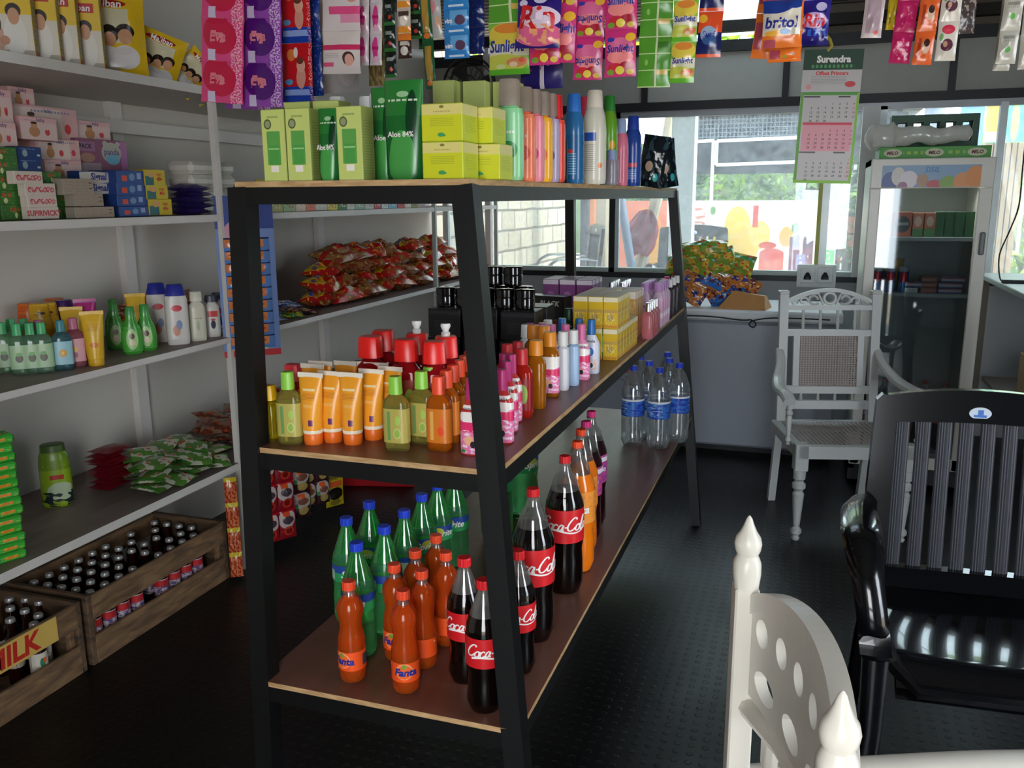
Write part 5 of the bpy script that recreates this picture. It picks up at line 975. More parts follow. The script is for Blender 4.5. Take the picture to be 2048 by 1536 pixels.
face_box('soap_pack', 165, 345, 252, 436, -2.44, .07, bs, bs, 'plain pink carton beneath the purple gift pack', 'box', None, floor=S2)
grn = printed('green_paste_print', '3f7434', [('s', .5, .7, .2, .14, 7, 0, .6, 'c84a34'), ('e', .5, .3, .05, .2, 'd8d8a0'), ('n', .5, .5, .5, .5, 8, .62, '5a9a44')], .4); grs = mat('green_paste_side', '38682c', .5)
for i, r in enumerate([(-30, 295, 32, 321), (-30, 321, 35, 350), (-30, 350, 44, 381), (-30, 381, 50, 411), (6, 409, 58, 441), (84, 344, 122, 367), (109, 366, 148, 391), (113, 390, 150, 414), (115, 413, 152, 438)]):
    face_box('toothpaste_box', *r, -2.24 if i < 5 else -2.245, .16, grn, grs, 'green herbal toothpaste box, %s' % ('in the left stack, '+nth(i, 5, 'top', 'bottom') if i < 5 else 'right of the white cartons, '+nth(i-5, 4, 'top', 'bottom')), 'box', 'green herbal toothpaste boxes')
sup = mat('cream_paste_box', 'd8ccc0', .45); redsin = mat('red_letter_ink', 'c8384a', .5)
def sinhala(q, w_, h):
    for k in range(7):       # rounded letters built from loops
        cx_ = (-.36+.12*k)*w_; r = h*.17; a0 = (.6, 2.2, -.4, 1.4, 3.0, .2, 2.6)[k]
        q.tube([(cx_+r*math.cos(a0+a*.55), -.0012, h*.5+r*1.1*math.sin(a0+a*.55)) for a in range(9)], h*.035, redsin, 4)
        q.tube([(cx_+r*.4*math.cos(a*.8), -.0012, h*(.40 if k % 2 else .58)+r*.5*math.sin(a*.8)) for a in range(7)], h*.03, redsin, 4)
for i, r in enumerate([(30, 343, 84, 368), (52, 367, 110, 392), (57, 391, 113, 415), (60, 414, 117, 439)]):
    face_box('toothpaste_box', *r, -2.20, .03, sup, sup, 'cream toothpaste box with red lettering, '+nth(i, 4, 'top', 'bottom'), 'box', 'cream toothpaste boxes with red lettering', texts=((sinhala,) if i < 3 else (tl('SUPIRIVICKY', 0, .5, .016, redsin, .03),)))
nvy = printed('navy_paste_print', '1b3a78', [('e', .35, .5, .10, .3, '8fa8a8'), ('s', .5, .85, .3, .03, 20, 0, .6, '8fa0c8'), ('r', .88, .35, .06, .08, 'c8ccd8')], .4)
for i, r in enumerate([(32, 295, 82, 318), (33, 318, 83, 343)]): face_box('toothpaste_box', *r, -2.26, .12, nvy, mat('navy_side', '16305f', .5), ('dark blue toothpaste box above the cream ones, upper', 'dark blue toothpaste box above the cream ones, lower')[i], 'box', 'dark blue toothpaste boxes')
face_box('toothpaste_box', 33, 343, 84, 436, -2.30, .1, nvy, mat('navy_side', ''), 'dark blue toothpaste box hidden behind the cream ones', 'box', 'dark blue toothpaste boxes', floor=S2)
gp = printed('grey_pattern_print', 'a89c8c', [('s', .5, .5, .5, .5, 0, 5, .08, '8a8074'), ('n', .5, .5, .5, .5, 22, .62, 'b06a60'), ('e', .9, .75, .06, .05, '6a5a48'), ('e', .9, .4, .06, .05, '6a5a48')], .6)
for i, r in enumerate([(128, 358, 186, 390), (150, 388, 206, 413), (152, 413, 228, 437)]): face_box('soap_carton', *r, -2.19, .04, gp, mat('grey_carton', '9c9284', .6), 'beige patterned soap carton, '+nth(i, 3, 'top', 'bottom'), 'box', 'beige patterned soap cartons')
sig = printed('white_swoosh_print', '7f8aa8', [('e', .38, .5, .58, .5, 'd4ccc4')], .35)
for i, r in enumerate([(160, 344, 233, 367), (166, 366, 234, 389)]): face_box('toothpaste_box', *r, -2.235, .05, sig, mat('navy_side', ''), ('white toothpaste box with blue lettering, upper', 'white toothpaste box with blue lettering, lower')[i], 'box', 'white toothpaste boxes', texts=(tl('Signal', 0, .5, .022, ink_b, .03, .1, .6),))
blu = printed('blue_paste_print', '1f4690', [('r', .24, .4, .09, .22, 'd8482f'), ('e', .5, .5, .10, .3, '6f8fb8'), ('r', .75, .6, .07, .25, '8fa0d0')], .35); blus = mat('blue_paste_side', '1a3a78', .45)
for i, r in enumerate([(235, 342, 291, 367), (235, 366, 293, 391), (236, 390, 296, 413), (240, 412, 301, 434)]): face_box('toothpaste_box', *r, -2.20, .12, blu, blus, 'bright blue toothpaste box with red square, '+nth(i, 4, 'top', 'bottom'), 'box', 'bright blue toothpaste boxes')
yel = printed('yellow_paste_print', 'd0b81e', [('r', .2, .3, .22, .3, '2a6a6a'), ('e', .3, .7, .16, .2, 'd8a060')], .4)
for i, r in enumerate([(291, 340, 329, 371), (295, 370, 335, 399), (300, 398, 343, 431)]): face_box('toothpaste_box', *r, -2.195, .05, yel, mat('yellow_paste_side', 'b8a01c', .5), 'yellow toothpaste box with red offer print, '+nth(i, 3, 'top', 'bottom'), 'box', 'yellow toothpaste boxes', texts=(tl('FREE', .2, .68, .009, ink_r, .02), tl('40g', .2, .38, .013, ink_r, .03)))
# soft packs on the second shelf
def pouchobj(name, w_, h, t_, mf, mb=None, seed=0, wr=.25, **k):
    def f(): q = MB(); q.pouch(w_, h, t_, mf, mb or mf, seed, wr, **k); return q.build(name)
    return f
FL = -PI/2
wp_ = mat('white_soft_pack', 'cdc9c0', .4, vary=.12, vs=20, bump=.3, bs=30)
for i in range(8):
    def sp():
        q = MB(); q.box(-.075, -.06, 0, .075, .06, .049, wp_, .016); return q.build('soft_pack')
    p = onx((388, 428)[i % 2], 395, -2.27); put('softpack', sp, (-2.27, p.y, S2+.050*(i//2)), 'white folded soft pack on the second shelf, %s column, %s' % (('near', 'far')[i % 2], nth(i//2, 4, 'bottom', 'top')), 'pack', 'white folded soft packs', rz=PI/2+.07*math.sin(i))
clr = clear('clear_wrap', 'e4eaee', .35, .12, body=.35, bodycol='a8b0b8')
for i in range(3): put('clearpack', pouchobj('wrapped_pack', .15, .12, .07, clr, clr, 9, .4), (-2.34, 3.16+.14*(i % 2), S2+.03+.06*(i//2)), 'clear wrapped pack beside the white soft packs, '+nth(i, 3), 'pack', 'clear wrapped packs', rz=PI/2, rx=FL)
dpp = mat('dark_violet_pack', '2c2060', .35, vary=.3, bump=.3, bs=30)
for i in range(5): put('violet', pouchobj('biscuit_pack', .16, .09, .03, dpp, dpp, 4, .25), (-2.20-.01*(i % 2), onx(378, 400, -2.2).y+.03*(i % 2), S2+.013+.021*i), 'dark violet flat pack at the shelf edge, '+nth(i, 5, 'bottom', 'top'), 'pack', 'dark violet flat packs', rz=PI/2+.12*math.cos(i*2), rx=FL)
put('greenpkt', pouchobj('leaf_packet', .12, .16, .03, printed('leaf_packet_print', '4a5c34', [('n', .5, .5, .5, .5, 5, .5, '8a9a6a'), ('n', .5, .5, .5, .5, 9, .6, '2c3a20')], .35), None, 12, .4), (-2.42, 2.60, S2+.085), 'green patterned packet standing behind the yellow boxes', 'packet', rz=1.3, rx=-.15)
cl_ = ['d8a8b0', 'b8b05c', '9ab07a', 'd8b8a0', 'e07a50', 'c8c0b0', 'd8c23c', '2f7a34', 'd0d4c8', '8fb09a', 'c8c8c0', 'b84a5a', 'c8d0d0', '7ab0c8', 'c84a4a', 'd8d0c0', '8a8f50', 'c0a0a0']
x_ = 3.18
for i, c in enumerate(cl_):
    w_ = .075+.03*((i*7) % 4)/3; m_ = printed('row_carton_%d' % i, c, [('n', .5, .4, .4, .3, 7, .55, 'e8e0d4' if i % 2 else 'a03a3a'), ('s', .5, .8, .3, .06, 9, 0, .5, 'f0ece4')], .45)
    o = MB().box(-w_/2, 0, 0, w_/2, .06, .12+.02*(i % 3), mat('row_carton_side_%d' % i, c, .5), .0015, {'f': m_}).build('soap_box'); o.location = (-2.20, x_+w_/2, S2); o.rotation_euler = (0, 0, PI/2); x_ += w_+.004
    tag(o, 'small soap box in the row behind the rack top, %s from the near end' % (ORD+['seventeenth', 'last'])[i], 'box', 'soap boxes in a row on the second shelf')
# ---- top shelf: yellow noodle cartons and bags
fam = [('r', .5, .20, .5, .26, 'd8d0c0'), ('r', .5, .03, .5, .05, 'a8a090'), ('e', .30, .20, .16, .16, 'c8a088'), ('e', .66, .24, .22, .22, 'e0dcd4'), ('e', .28, .36, .13, .12, '241814'), ('e', .29, .33, .085, .085, 'c08a6c'), ('e', .66, .50, .15, .08, '241814'), ('e', .66, .44, .11, .09, 'c8946f'), ('e', .45, .18, .10, .05, 'c08a6c')]
ycf = printed('yellow_cereal_front', 'e2bd1a', fam+[('r', .5, .72, .38, .055, 'b82020'), ('r', .05, .5, .05, .5, 'b09a3a')], .4); ycs = printed('yellow_cereal_side', 'a8985a', [('e', .5, .75, .2, .05, 'b02020'), ('s', .5, .4, .35, .25, 0, 20, .35, '8a7c48'), ('r', .5, .03, .5, .05, 'b04a30')], .5)
for i, (px, w_) in enumerate(((8, .12), (60, .12), (100, .12), (150, .14))):
    p = onx(px, 122, -2.26)
    def f(): q = MB(); q.box(-.07, -.03, 0, .07, .03, .26, mat('cereal_yellow', 'e0bb1c', .45), .0015, {'f': ycf, 'l': ycs, 'r': ycs}); q.text('Maliban', .020, ink_w, flatfn(.0, -.0307, .187), .02, .15, .10); return q.build('noodle_carton')
    put('cereal', f, (-2.26, p.y+.03, S1), 'yellow family food carton on the highest shelf, '+nth(i, 4), 'carton', 'yellow family food cartons', rz=.62)
bagp = printed('yellow_bag_print', 'e0b81e', [('r', .42, .62, .36, .20, 'cfc8a8'), ('e', .44, .88, .32, .05, 'a01c1c'), ('e', .28, .48, .12, .10, '2a1a14'), ('e', .28, .44, .08, .075, 'c08a68'), ('e', .50, .52, .13, .11, '221612'), ('e', .50, .46, .09, .085, 'c89470'), ('e', .72, .56, .13, .09, '221612'), ('e', .72, .50, .10, .09, 'c8946f'), ('e', .42, .24, .26, .15, 'ddd8d4'), ('e', .70, .26, .2, .14, 'd8d4d4'), ('r', .3, .08, .3, .05, 'b0a890')], .25, bump=.5, bs=14)
bagb = mat('yellow_bag_back', 'd8a818', .3, bump=.4, bs=14)
def bag(): q = MB(); fn = q.pouch(.23, .27, .085, bagp, bagb, 2, .3, crimp=.04); q.text('Maliban', .026, ink_w, lambda x, y: (lambda f: (f[0], f[1]-.001, f[2]))(fn(min(.95, max(.05, .46+x/.23)), .88+y/.27)), .02, .1, .13); return q.build('noodle_bag')
p = onx(235, 130, -2.26); put('bag', bag, (-2.28, p.y+.0, S1+.13), 'large glossy yellow food bag standing beside the cartons', 'bag', rz=.70, rx=.08)
p = onx(318, 130, -2.26); put('bag', bag, (-2.28, p.y+.02, S1+.085), 'medium yellow food bag slumped right of the large one', 'bag', rz=.75, ry=.35, rx=.25, s=.72)
p = onx(368, 145, -2.26); put('bag', bag, (-2.26, p.y+.04, S1+.06), 'small yellow food bag lying at the end near the pink strips', 'bag', rz=.8, ry=.9, rx=.3, s=.58)
p = onx(398, 110, -2.26); put('bag', bag, (-2.35, p.y+.14, S1+.06), 'yellow food bag tucked behind the pink sachet strips', 'bag', rz=.8, ry=-.5, rx=.3, s=.6)

# ---- third shelf
Z = S3
gb_ = liquid('clear_green_gel', 'a8d8b4', .85, .06); tb_ = liquid('clear_teal_gel', '7ab8c8', .85); pb2 = liquid('clear_pink_gel', 'd88a9a', .8)
gll = printed('green_gel_label', 'a8c8a0', [('e', .5, .45, .06, .18, '4a4a34'), ('e', .5, .62, .05, .08, '5aa050')], .35); bll = printed('teal_gel_label', '9cc8d4', [('e', .5, .5, .06, .16, 'd8a040'), ('e', .5, .5, .02, .06, 'e8d080')], .35); pll = printed('pink_gel_label', 'd8a0a8', [('e', .5, .55, .04, .12, 'e0b060'), ('e', .5, .3, .03, .12, '9a5a7a')], .35)
for i, (px, py) in enumerate(((18, 748), (48, 752), (74, 750), (97, 748), (36, 738), (62, 738))):
    p = onz(px, py, Z); put('gbot', flask(gb_, P_('cap_mint', '3fae6a'), gll, .027, .16, .62, capr=.014, ch=.035), (p.x-.03, p.y+.02, Z), 'clear green hand wash bottle on third shelf, '+('leftmost in front', 'second in front', 'third in front', 'fourth in front', 'left in the back row', 'right in the back row')[i], 'bottle', 'clear green hand wash bottles', rz=.75)
p = onz(130, 742, Z); put('tbot', flask(tb_, P_('cap_teal', '2f7f86'), bll, .029, .16, .62, capr=.014, ch=.035), (p.x-.02, p.y+.02, Z), 'clear teal wash bottle beside the green ones, front', 'bottle', None, .8)
put('tbot', None, (p.x-.08, p.y-.04, Z), 'clear teal wash bottle, back one', 'bottle', None, .8)
p = onz(160, 736, Z); put('pbot', flask(pb2, P_('cap_dusty_pink', 'b05a78'), pll, .029, .16, .62, capr=.014, ch=.035), (p.x-.03, p.y+.02, Z), 'clear pink wash bottle left of the front yellow tube', 'bottle', None, .8)
put('pbot', None, (p.x-.10, p.y-.05, Z), 'clear pink wash bottle in the back row', 'bottle', None, .8)
yt_ = printed('yellow_facewash_print', 'e2b42a', [('e', .5, .32, .08, .06, 'd88030'), ('s', .5, .7, .10, .08, 0, 30, .4, 'c89020')], .3); yc = P_('tube_yellow_cap', 'd8a820')
mg = printed('magenta_tube_print', 'b8207c', [('r', .5, .2, .5, .15, '6a2a78'), ('e', .5, .5, .08, .15, '8a1a5a')], .3)
def tube3(key, px, py, h, prm, capm, lb, dx=0): p = onz(px, py, Z); put(key, squeeze(prm, prm, capm, .03, h, name='face_wash_tube'), (p.x-.02+dx, p.y+.02, Z), lb, 'tube', None, .75)
tube3('ytube', 194, 733, .18, yt_, yc, 'yellow face wash tube, front one beside the pink bottle'); tube3('ytube', 176, 722, .18, yt_, yc, 'yellow face wash tube peeking out behind the front one', -.05)
tube3('mtube', 213, 716, .20, mg, P_('cap_purple', '5a2a70'), 'magenta and purple tube behind the yellow face wash tube', -.07); tube3('ytube2', 297, 690, .19, yt_, yc, 'tall yellow tube left of the white soap bottles', -.04)
ort = printed('orange_tub_print', 'd8601c', [('n', .5, .5, .5, .5, 5, .55, 'e87a2a')], .3); yot = printed('yellow_tub_print', 'd8a41c', [('e', .5, .3, .1, .12, '4a3018'), ('n', .5, .6, .5, .4, 5, .55, 'e8b83a')], .3); put_ = printed('purple_tub_print', '4a2470', [('e', .5, .4, .1, .2, 'a08020')], .3)
def jarbottle(m_): return lambda: bottle('shampoo_bottle', [(0, .028, m_), (.01, .031, m_), (.10, .034, m_), (.125, .030, m_)], (.124, .165, .031, m_, .028), (.02, .10, m_), (), .7, 2.6)
for i, (px, py, k, m_) in enumerate(((75, 715, 'o', ort), (98, 716, 'y', yot), (113, 713, 'y', yot), (118, 700, 'o', ort), (145, 706, 'p', put_))):
    p = onz(px, py, Z); put('tub'+k, jarbottle(m_), (max(p.x-.05, -2.6), p.y+.03, Z), ('orange upright shampoo bottle at the wall, left', 'yellow upright shampoo bottle at the wall, left one', 'yellow upright shampoo bottle at the wall, right one', 'orange upright shampoo bottle behind the yellow ones', 'purple upright shampoo bottle at the wall')[i], 'bottle', None, .7, s=1.12)
gsb = mat('dish_green', '3f9a34', .25, coat=.3); gsl = printed('dish_label', '4aa23c', [('e', .5, .5, .09, .42, 'a8d08a'), ('e', .5, .62, .04, .12, '5a2a20'), ('e', .5, .35, .05, .12, 'd8d0b0')], .3)
def dish(): return bottle('dish_wash_bottle', [(0, .028, gsb), (.006, .032, gsb), (.05, .034, gsb), (.085, .030, gsb), (.115, .018, gsb), (.135, .014, gsb)], (.134, .162, .0165, P_('cap_grass', '2f8a34'), .014), (.01, .095, gsl), (), .62, 2.3)
for i, (px, py) in enumerate(((259, 709), (288, 702), (240, 700), (238, 688))): p = onz(px, py, Z); put('dish', dish, (p.x-.03*(i > 1), p.y+.02, Z), 'green dish wash bottle with oval label, '+('front left', 'front right', 'second row', 'back row')[i], 'bottle', 'green dish wash bottles', rz=.75, s=1.03)
lw = mat('soap_white', 'd4cfc8', .3); ll = printed('white_soap_label', 'd4cfc8', [('e', .5, .78, .07, .08, 'c83040'), ('e', .48, .22, .05, .14, 'c88a70'), ('e', .52, .36, .04, .12, '8090b8')], .3); bcp = P_('cap_royal', '262e94')
def bodywash(): return bottle('body_wash_bottle', [(0, .034, lw), (.006, .037, lw), (.15, .037, lw), (.168, .033, lw)], (.167, .205, .034, bcp, .026), (.02, .155, ll), (), .62, 3.4)
for i, (px, py) in enumerate(((360, 690), (336, 686))): p = onz(px, py, Z); put('bodywash', bodywash, (p.x-.02-.03*i, p.y+.02, Z), ('tall white body wash bottle with royal blue cap, front', 'tall white body wash bottle with royal blue cap, partly hidden')[i], 'bottle', 'white body wash bottles with blue caps', rz=.75, s=1.1)
cwl = printed('cream_label', 'd0ccb8', [('s', .5, .7, .07, .02, 24, 0, .6, '8a8a70'), ('e', .5, .4, .03, .2, 'a8b890')], .3)
p = onz(400, 683, Z); put('creamshampoo', flask(mat('cream_shampoo', 'd2cebc', .3), mat('cream_shampoo', ''), cwl, .031, .19, .6, capr=.024, ch=.035), (p.x-.02, p.y+.02, Z), 'cream coloured shampoo bottle right of the body wash', 'bottle', None, .75)
dwl = printed('anti_dandruff_label', 'd6d4d0', [('r', .5, .85, .10, .14, 'c83a3a'), ('e', .5, .35, .05, .2, '1a2440'), ('e', .5, .58, .05, .06, 'c84a4a')], .3)
for i, (px, py) in enumerate(((430, 675), (452, 668))): p = onz(px, py, Z); put('dandruff', flask(lw, P_('cap_black_navy', '1c2438'), dwl, .028, .165, .6, capr=.026, ch=.025), (p.x-.02-.02*i, p.y+.02, Z), ('white shampoo bottle with navy cap beside the hanging strip', 'white shampoo bottle with navy cap behind the hanging strip')[i], 'bottle', None, .75)
# piles of pouches
nd = printed('red_noodle_print', 'b81c1c', [('n', .55, .5, .45, .5, 3.2, .52, '8a5a30'), ('r', .20, .6, .14, .3, 'd8b020'), ('n', .5, .5, .5, .5, 6, .60, 'd86a20'), ('e', .6, .4, .12, .2, 'b8a890'), ('n', .5, .5, .5, .5, 11, .66, 'e8c040')], .18, bump=.7, bs=16)
ndb = printed('noodle_back_print', '8a3a22', [('n', .5, .5, .5, .5, 4, .48, '9a6a3a'), ('r', .5, .5, .5, .08, 'b82020'), ('n', .5, .5, .5, .5, 9, .62, 'c8a060')], .2, bump=.7, bs=16)
def npouch(seed, m_):
    def f():
        q = MB(); fn = q.pouch(.27, .18, .085, m_, ndb, seed, .35, nu=14, nv=10)
        if m_ is nd: q.text('MAGGI', .03, ink_b, lambda x, y: (lambda g: (g[0], g[1]-.0015, g[2]))(fn(min(.9, max(.05, .22+x/.27)), min(.95, max(.05, .62+y/.18)))), .02, .1, .085)
        return q.build('noodle_pack')
    return f
rd = random.Random(8); layers = [(0, 3.78, 5.75, 10, -2.29), (1, 3.84, 5.6, 9, -2.31), (2, 3.92, 5.4, 7, -2.33), (3, 4.05, 4.6, 4, -2.35), (3, 4.95, 5.3, 2, -2.36)]; k = 0
for l_, y0, y1, n, X in layers:
    for i in range(n):
        y = y0+(y1-y0)*i/max(1, n-1); put('noodle%d' % (k % 3), npouch(k, (nd, nd, ndb)[k % 3]), (X+rd.uniform(-.02, .02)-.0*l_, y, S3+.045+.066*l_), 'red instant noodle pack in the big pile, %s layer, %s along' % (ORD[l_]+(' upper' if y > 4.6 and l_ == 3 else ''), ORD[i]), 'packet', 'red instant noodle packs', rz=PI/2+rd.uniform(-.5, .5), rx=FL+rd.uniform(-.1, .28), ry=rd.uniform(-.12, .12)); k += 1
for i in range(7): y = 5.35+.085*i; put('noodle%d' % (i % 3), None, (-2.28-.04*(i % 2), y, S3+.045+.06*(i % 3 == 1)), 'red instant noodle pack beyond the far upright, '+nth(i, 7, 'near', 'far'), 'packet', 'red instant noodle packs', rz=PI/2+rd.uniform(-.6, .6), rx=FL+rd.uniform(-.1, .3))
sp_c = [('3a62b0', 'd8dce8', 'blue and white'), ('3f8a34', 'd8c83a', 'green and yellow'), ('8a2a20', 'c86a3a', 'dark red'), ('2a3a7a', 'e0a040', 'navy and gold'), ('c8ccd4', '4a78c8', 'silver blue')]
def sach(c1, c2, w_, h, name='sachet', t_=.016): m_ = printed('snack_'+c1, c1, [('n', .5, .5, .5, .5, 4, .52, c2), ('n', .5, .5, .5, .5, 9, .62, 'e8e4dc')], .2, bump=.5, bs=25); return pouchobj(name, w_, h, t_, m_, m_, int(c1, 16) % 9, .4, nu=8, nv=8)
k = 0
for l_ in range(3):
    for i in range(9-l_):
        c = sp_c[(i+l_*2) % 5]; put('snack'+c[0], sach(c[0], c[1], .12, .09), (-2.24-.05*(i % 2)-.04*l_, 2.98+.075*i+.03*l_, S3+.014+.022*l_+.012*(i % 2)), '%s snack sachet left of the noodles, %s layer, %s along' % (c[2], ORD[l_], ORD[i]), 'sachet', 'snack sachets left of the noodles', rz=PI/2+rd.uniform(-.9, .9), rx=FL+rd.uniform(-.15, .3)); k += 1
for i in range(6): put('snack8a2a20', None, (-2.42-.03*(i % 2), 2.62+.075*i, S3+.10+.02*(i % 3)), 'dark red snack sachet behind the white bottles, '+nth(i, 6, 'near', 'far'), 'sachet', 'dark red sachets behind the bottles', rz=PI/2+rd.uniform(-.5, .5), rx=FL+.5)
# ---- fourth shelf
Z = S4
slab = printed('green_soap_print', '3fae3a', [('r', .72, .5, .14, .3, 'e0862a'), ('s', .35, .5, .2, .2, 9, 0, .5, '2a5a78'), ('n', .5, .5, .5, .5, 9, .64, 'b8e050'), ('r', .1, .5, .04, .5, 'c83a2a')], .25, bump=.4, bs=30)
sgm = mat('green_wrapper', '3aa838', .25, bump=.3, bs=40)
def soapbar(): q = MB(); q.box(-.075, -.032, 0, .075, .032, .027, sgm, .006, {'f': slab, 't': slab}); return q.build('soap_bar')
rd = random.Random(3)
for c in range(2):
    for i in range(14): put('soapbar', soapbar, (-2.235-.07*c, 1.80+.02*c+rd.uniform(-.006, .006), Z+.0275*i), 'green wrapped soap bar in the %s column of the stack, %s' % (('front', 'back')[c], nth(i, 14, 'bottom', 'top')), 'soap', 'green wrapped soap bars', rz=PI/2-.35+rd.uniform(-.08, .08))
gjl = printed('lime_jar_print', '8fae20', [('r', .5, .9, .5, .12, '6f8f1c'), ('r', .52, .62, .07, .05, 'b03020'), ('e', .55, .3, .14, .2, 'b8c8a8'), ('n', .5, .15, .3, .14, 8, .5, '1c2830')], .3)
p = onz(80, 980, Z); put('limejar', lambda: bottle('dish_paste_jar', [(0, .046, gjl), (.01, .05, gjl), (.15, .05, gjl), (.185, .046, gjl), (.20, .038, gjl)], (.198, .222, .04, P_('cap_moss', '3f5a1c'), .038), (.01, .17, gjl), (), .7, 2.6), (-2.46, p.y-.10, Z), 'lime green dish paste tub behind the soap bar stack', 'tub', None, .75)
rdm = mat('dark_red_packet', '7a1420', .35, bump=.3, bs=40)
for i in range(9): put('redpack', pouchobj('spice_packet', .13, .10, .018, rdm, rdm, 6, .3, nu=8, nv=8), (-2.43-.008*(i % 2), 2.46+.01*(i % 3), Z+.010+.0165*i), 'dark red flat packet in the stack on the fourth shelf, '+nth(i, 9, 'bottom', 'top'), 'packet', 'dark red flat packets', rz=PI/2+.12*math.sin(i*2), rx=FL)
gpk = printed('green_soup_print', '5a8a3a', [('n', .5, .5, .5, .5, 2.6, .5, 'c8c8b4'), ('n', .5, .5, .5, .5, 5, .62, 'c85a30'), ('r', .15, .5, .08, .5, '3f7a2c')], .2, bump=.5, bs=22); gpb = printed('green_soup_back', '3f6a30', [('n', .5, .5, .5, .5, 4, .55, 'a8b098')], .25, bump=.5, bs=22)
brp = printed('brown_spice_print', '6a3020', [('n', .5, .5, .5, .5, 3, .5, '8a6a58'), ('n', .5, .5, .5, .5, 7, .6, 'b84a28')], .25, bump=.5, bs=22); gop = printed('gold_pack_print', '6f5a28', [('n', .5, .5, .5, .5, 4, .52, 'a08a4a'), ('n', .5, .5, .5, .5, 9, .62, '3a2a18')], .25, bump=.5, bs=22)
rd = random.Random(5)
for i in range(22):
    l_ = i//8; j = i % 8; put('soup', pouchobj('soup_packet', .15, .11, .02, gpk, gpb, 3, .35, nu=10, nv=8), (-2.24-.11*(j % 2)-.02*l_, 2.47+.055*j+.03*l_, Z+.018+.034*l_+.010*(j % 2)), 'green and white soup packet in the pile, %s layer, %s along' % (ORD[l_], ORD[j]), 'packet', 'green and white soup packets', rz=rd.uniform(0, 3), rx=FL+rd.uniform(-.1, .3), ry=rd.uniform(-.15, .15))
for i in range(26):
    l_ = i//9; j = i % 9; put('spice', pouchobj('spice_packet', .15, .12, .022, brp, brp, 7, .35, nu=10, nv=8), (-2.33-.09*(j % 2), 2.90+.085*j+.04*l_, Z+.02+.045*l_+.012*(j % 2)), 'brown and red spice packet in the pile, %s layer, %s along' % (ORD[l_], ORD[j]), 'packet', 'brown and red spice packets', rz=rd.uniform(0, 3), rx=FL+rd.uniform(-.1, .35), ry=rd.uniform(-.15, .15))
for i in range(20):
    l_ = i//7; j = i % 7; put('gold', pouchobj('gram_packet', .15, .13, .03, gop, gop, 8, .35, nu=10, nv=8), (-2.30-.1*(j % 2), 3.75+.11*j+.04*l_, Z+.02+.05*l_), 'gold brown dry goods packet in the pile, %s layer, %s along' % (ORD[l_], ORD[j]), 'packet', 'gold brown dry goods packets', rz=rd.uniform(0, 3), rx=FL+rd.uniform(-.1, .35))
# ------------------------------------------------------------------ wooden bottle crates on the floor
def crate(y0, y1, x0, x1, painted=None):
    t = thing('bottle_crate', None, None, None, ((x0+x1)/2, (y0+y1)/2, 0)); cx_, cy_ = (x0+x1)/2, (y0+y1)/2; A = Matrix.Translation((-cx_, -cy_, 0)); H = .243
    for x, s in ((x1, 1), (x0, -1)):
        xa, xb = (x-.014, x) if s > 0 else (x, x+.014)
        q = MB().box(xa, y0+.02, .0, xb, y1-.02, .098, crate_wood, .002); q.xf(A).build('side_slat', t)
        q = MB().box(xa, y0+.02, .158, xb, y1-.02, H, crate_wood, .002); q.xf(A).build('side_slat', t)
    for y in (y0, y1-.022): MB().box(x0, y, 0, x1, y+.022, H+.004, crate_dark, .003).xf(A).build('end_board', t)
    for x in (x0+.016, x1-.036):
        for y in (y0+.023, y1-.043): MB().box(x, y, 0, x+.02, y+.02, H-.01, crate_wood, .002).xf(A).build('corner_post', t)
    MB().box(x0+.015, y0+.023, .002, x1-.015, y1-.023, .012, crate_dark).xf(A).build('floor_board', t)
    if painted:
        q = MB().box(x1, y0+.1, .160, x1+.001, y1-.10, H-.002, mat('yellow_crate_paint', 'd8b45c', .6, vary=.15))
        q.text('MILK', .062, mat('red_crate_paint', 'c42a1e', .6), lambda x, y: (x1+.0016, y1-.26+x, .201+y), .035, .1); q.xf(A).build('painted_band', t)
    return t
t = crate(2.045, 2.775, -2.525, -2.172); tag(t, 'long weathered wooden crate packed with brown bottles, farther one', 'crate')
t = crate(1.20, 2.020, -2.525, -2.172, True); tag(t, 'wooden crate with yellow band reading MILK, nearer and half empty', 'crate')
bb = mat('brown_milk_bottle', '2a0f08', .12, coat=.5, vary=0); crown = mat('silver_crown_cap', 'b4b4b4', .35, metal=.5)
bl2 = printed('crate_bottle_label', 'b8a8b0', [('r', .5, .75, .5, .2, 'b8262a'), ('n', .5, .3, .5, .3, 9, .52, '5a4a78')], .35); bl3 = printed('crate_bottle_label2', 'ccc4b4', [('e', .5, .5, .05, .25, '2f7a5a'), ('e', .55, .6, .04, .15, 'd8602a')], .35)
def cb(lb):
    def f():
        t = thing('milk_bottle'); pr = [(0, .022, .022), (.004, .026, .026), (.12, .026, .026), (.15, .022, .022), (.175, .0125, .0125), (.212, .011, .011)]
        MB().loft(pr, bb, 14).build('body', t); MB().loft([(.209, .0145, .0145), (.216, .0150, .0150), (.222, .0125, .0125)], crown, 12).build('crown_cap', t)
        MB().loft([(.06, .0264, .0264), (.125, .0264, .0264)], lb, 16, caps=False).build('label', t); return t
    return f
miss = {(0, 4), (1, 4), (2, 8), (4, 6), (4, 8), (0, 9), (3, 7), (1, 6)}
for r_ in range(10):
    for c in range(5):
        if (c, r_) in miss: continue
        put('cb1', cb(bl2), (-2.222-.061*c, 2.11+.066*r_, .013), 'brown bottle with silver cap in the farther crate, row %s, %s column' % (ORD[r_], ORD[c]), 'bottle', 'brown bottles in the farther crate', rz=(r_*1.7+c) % 6)
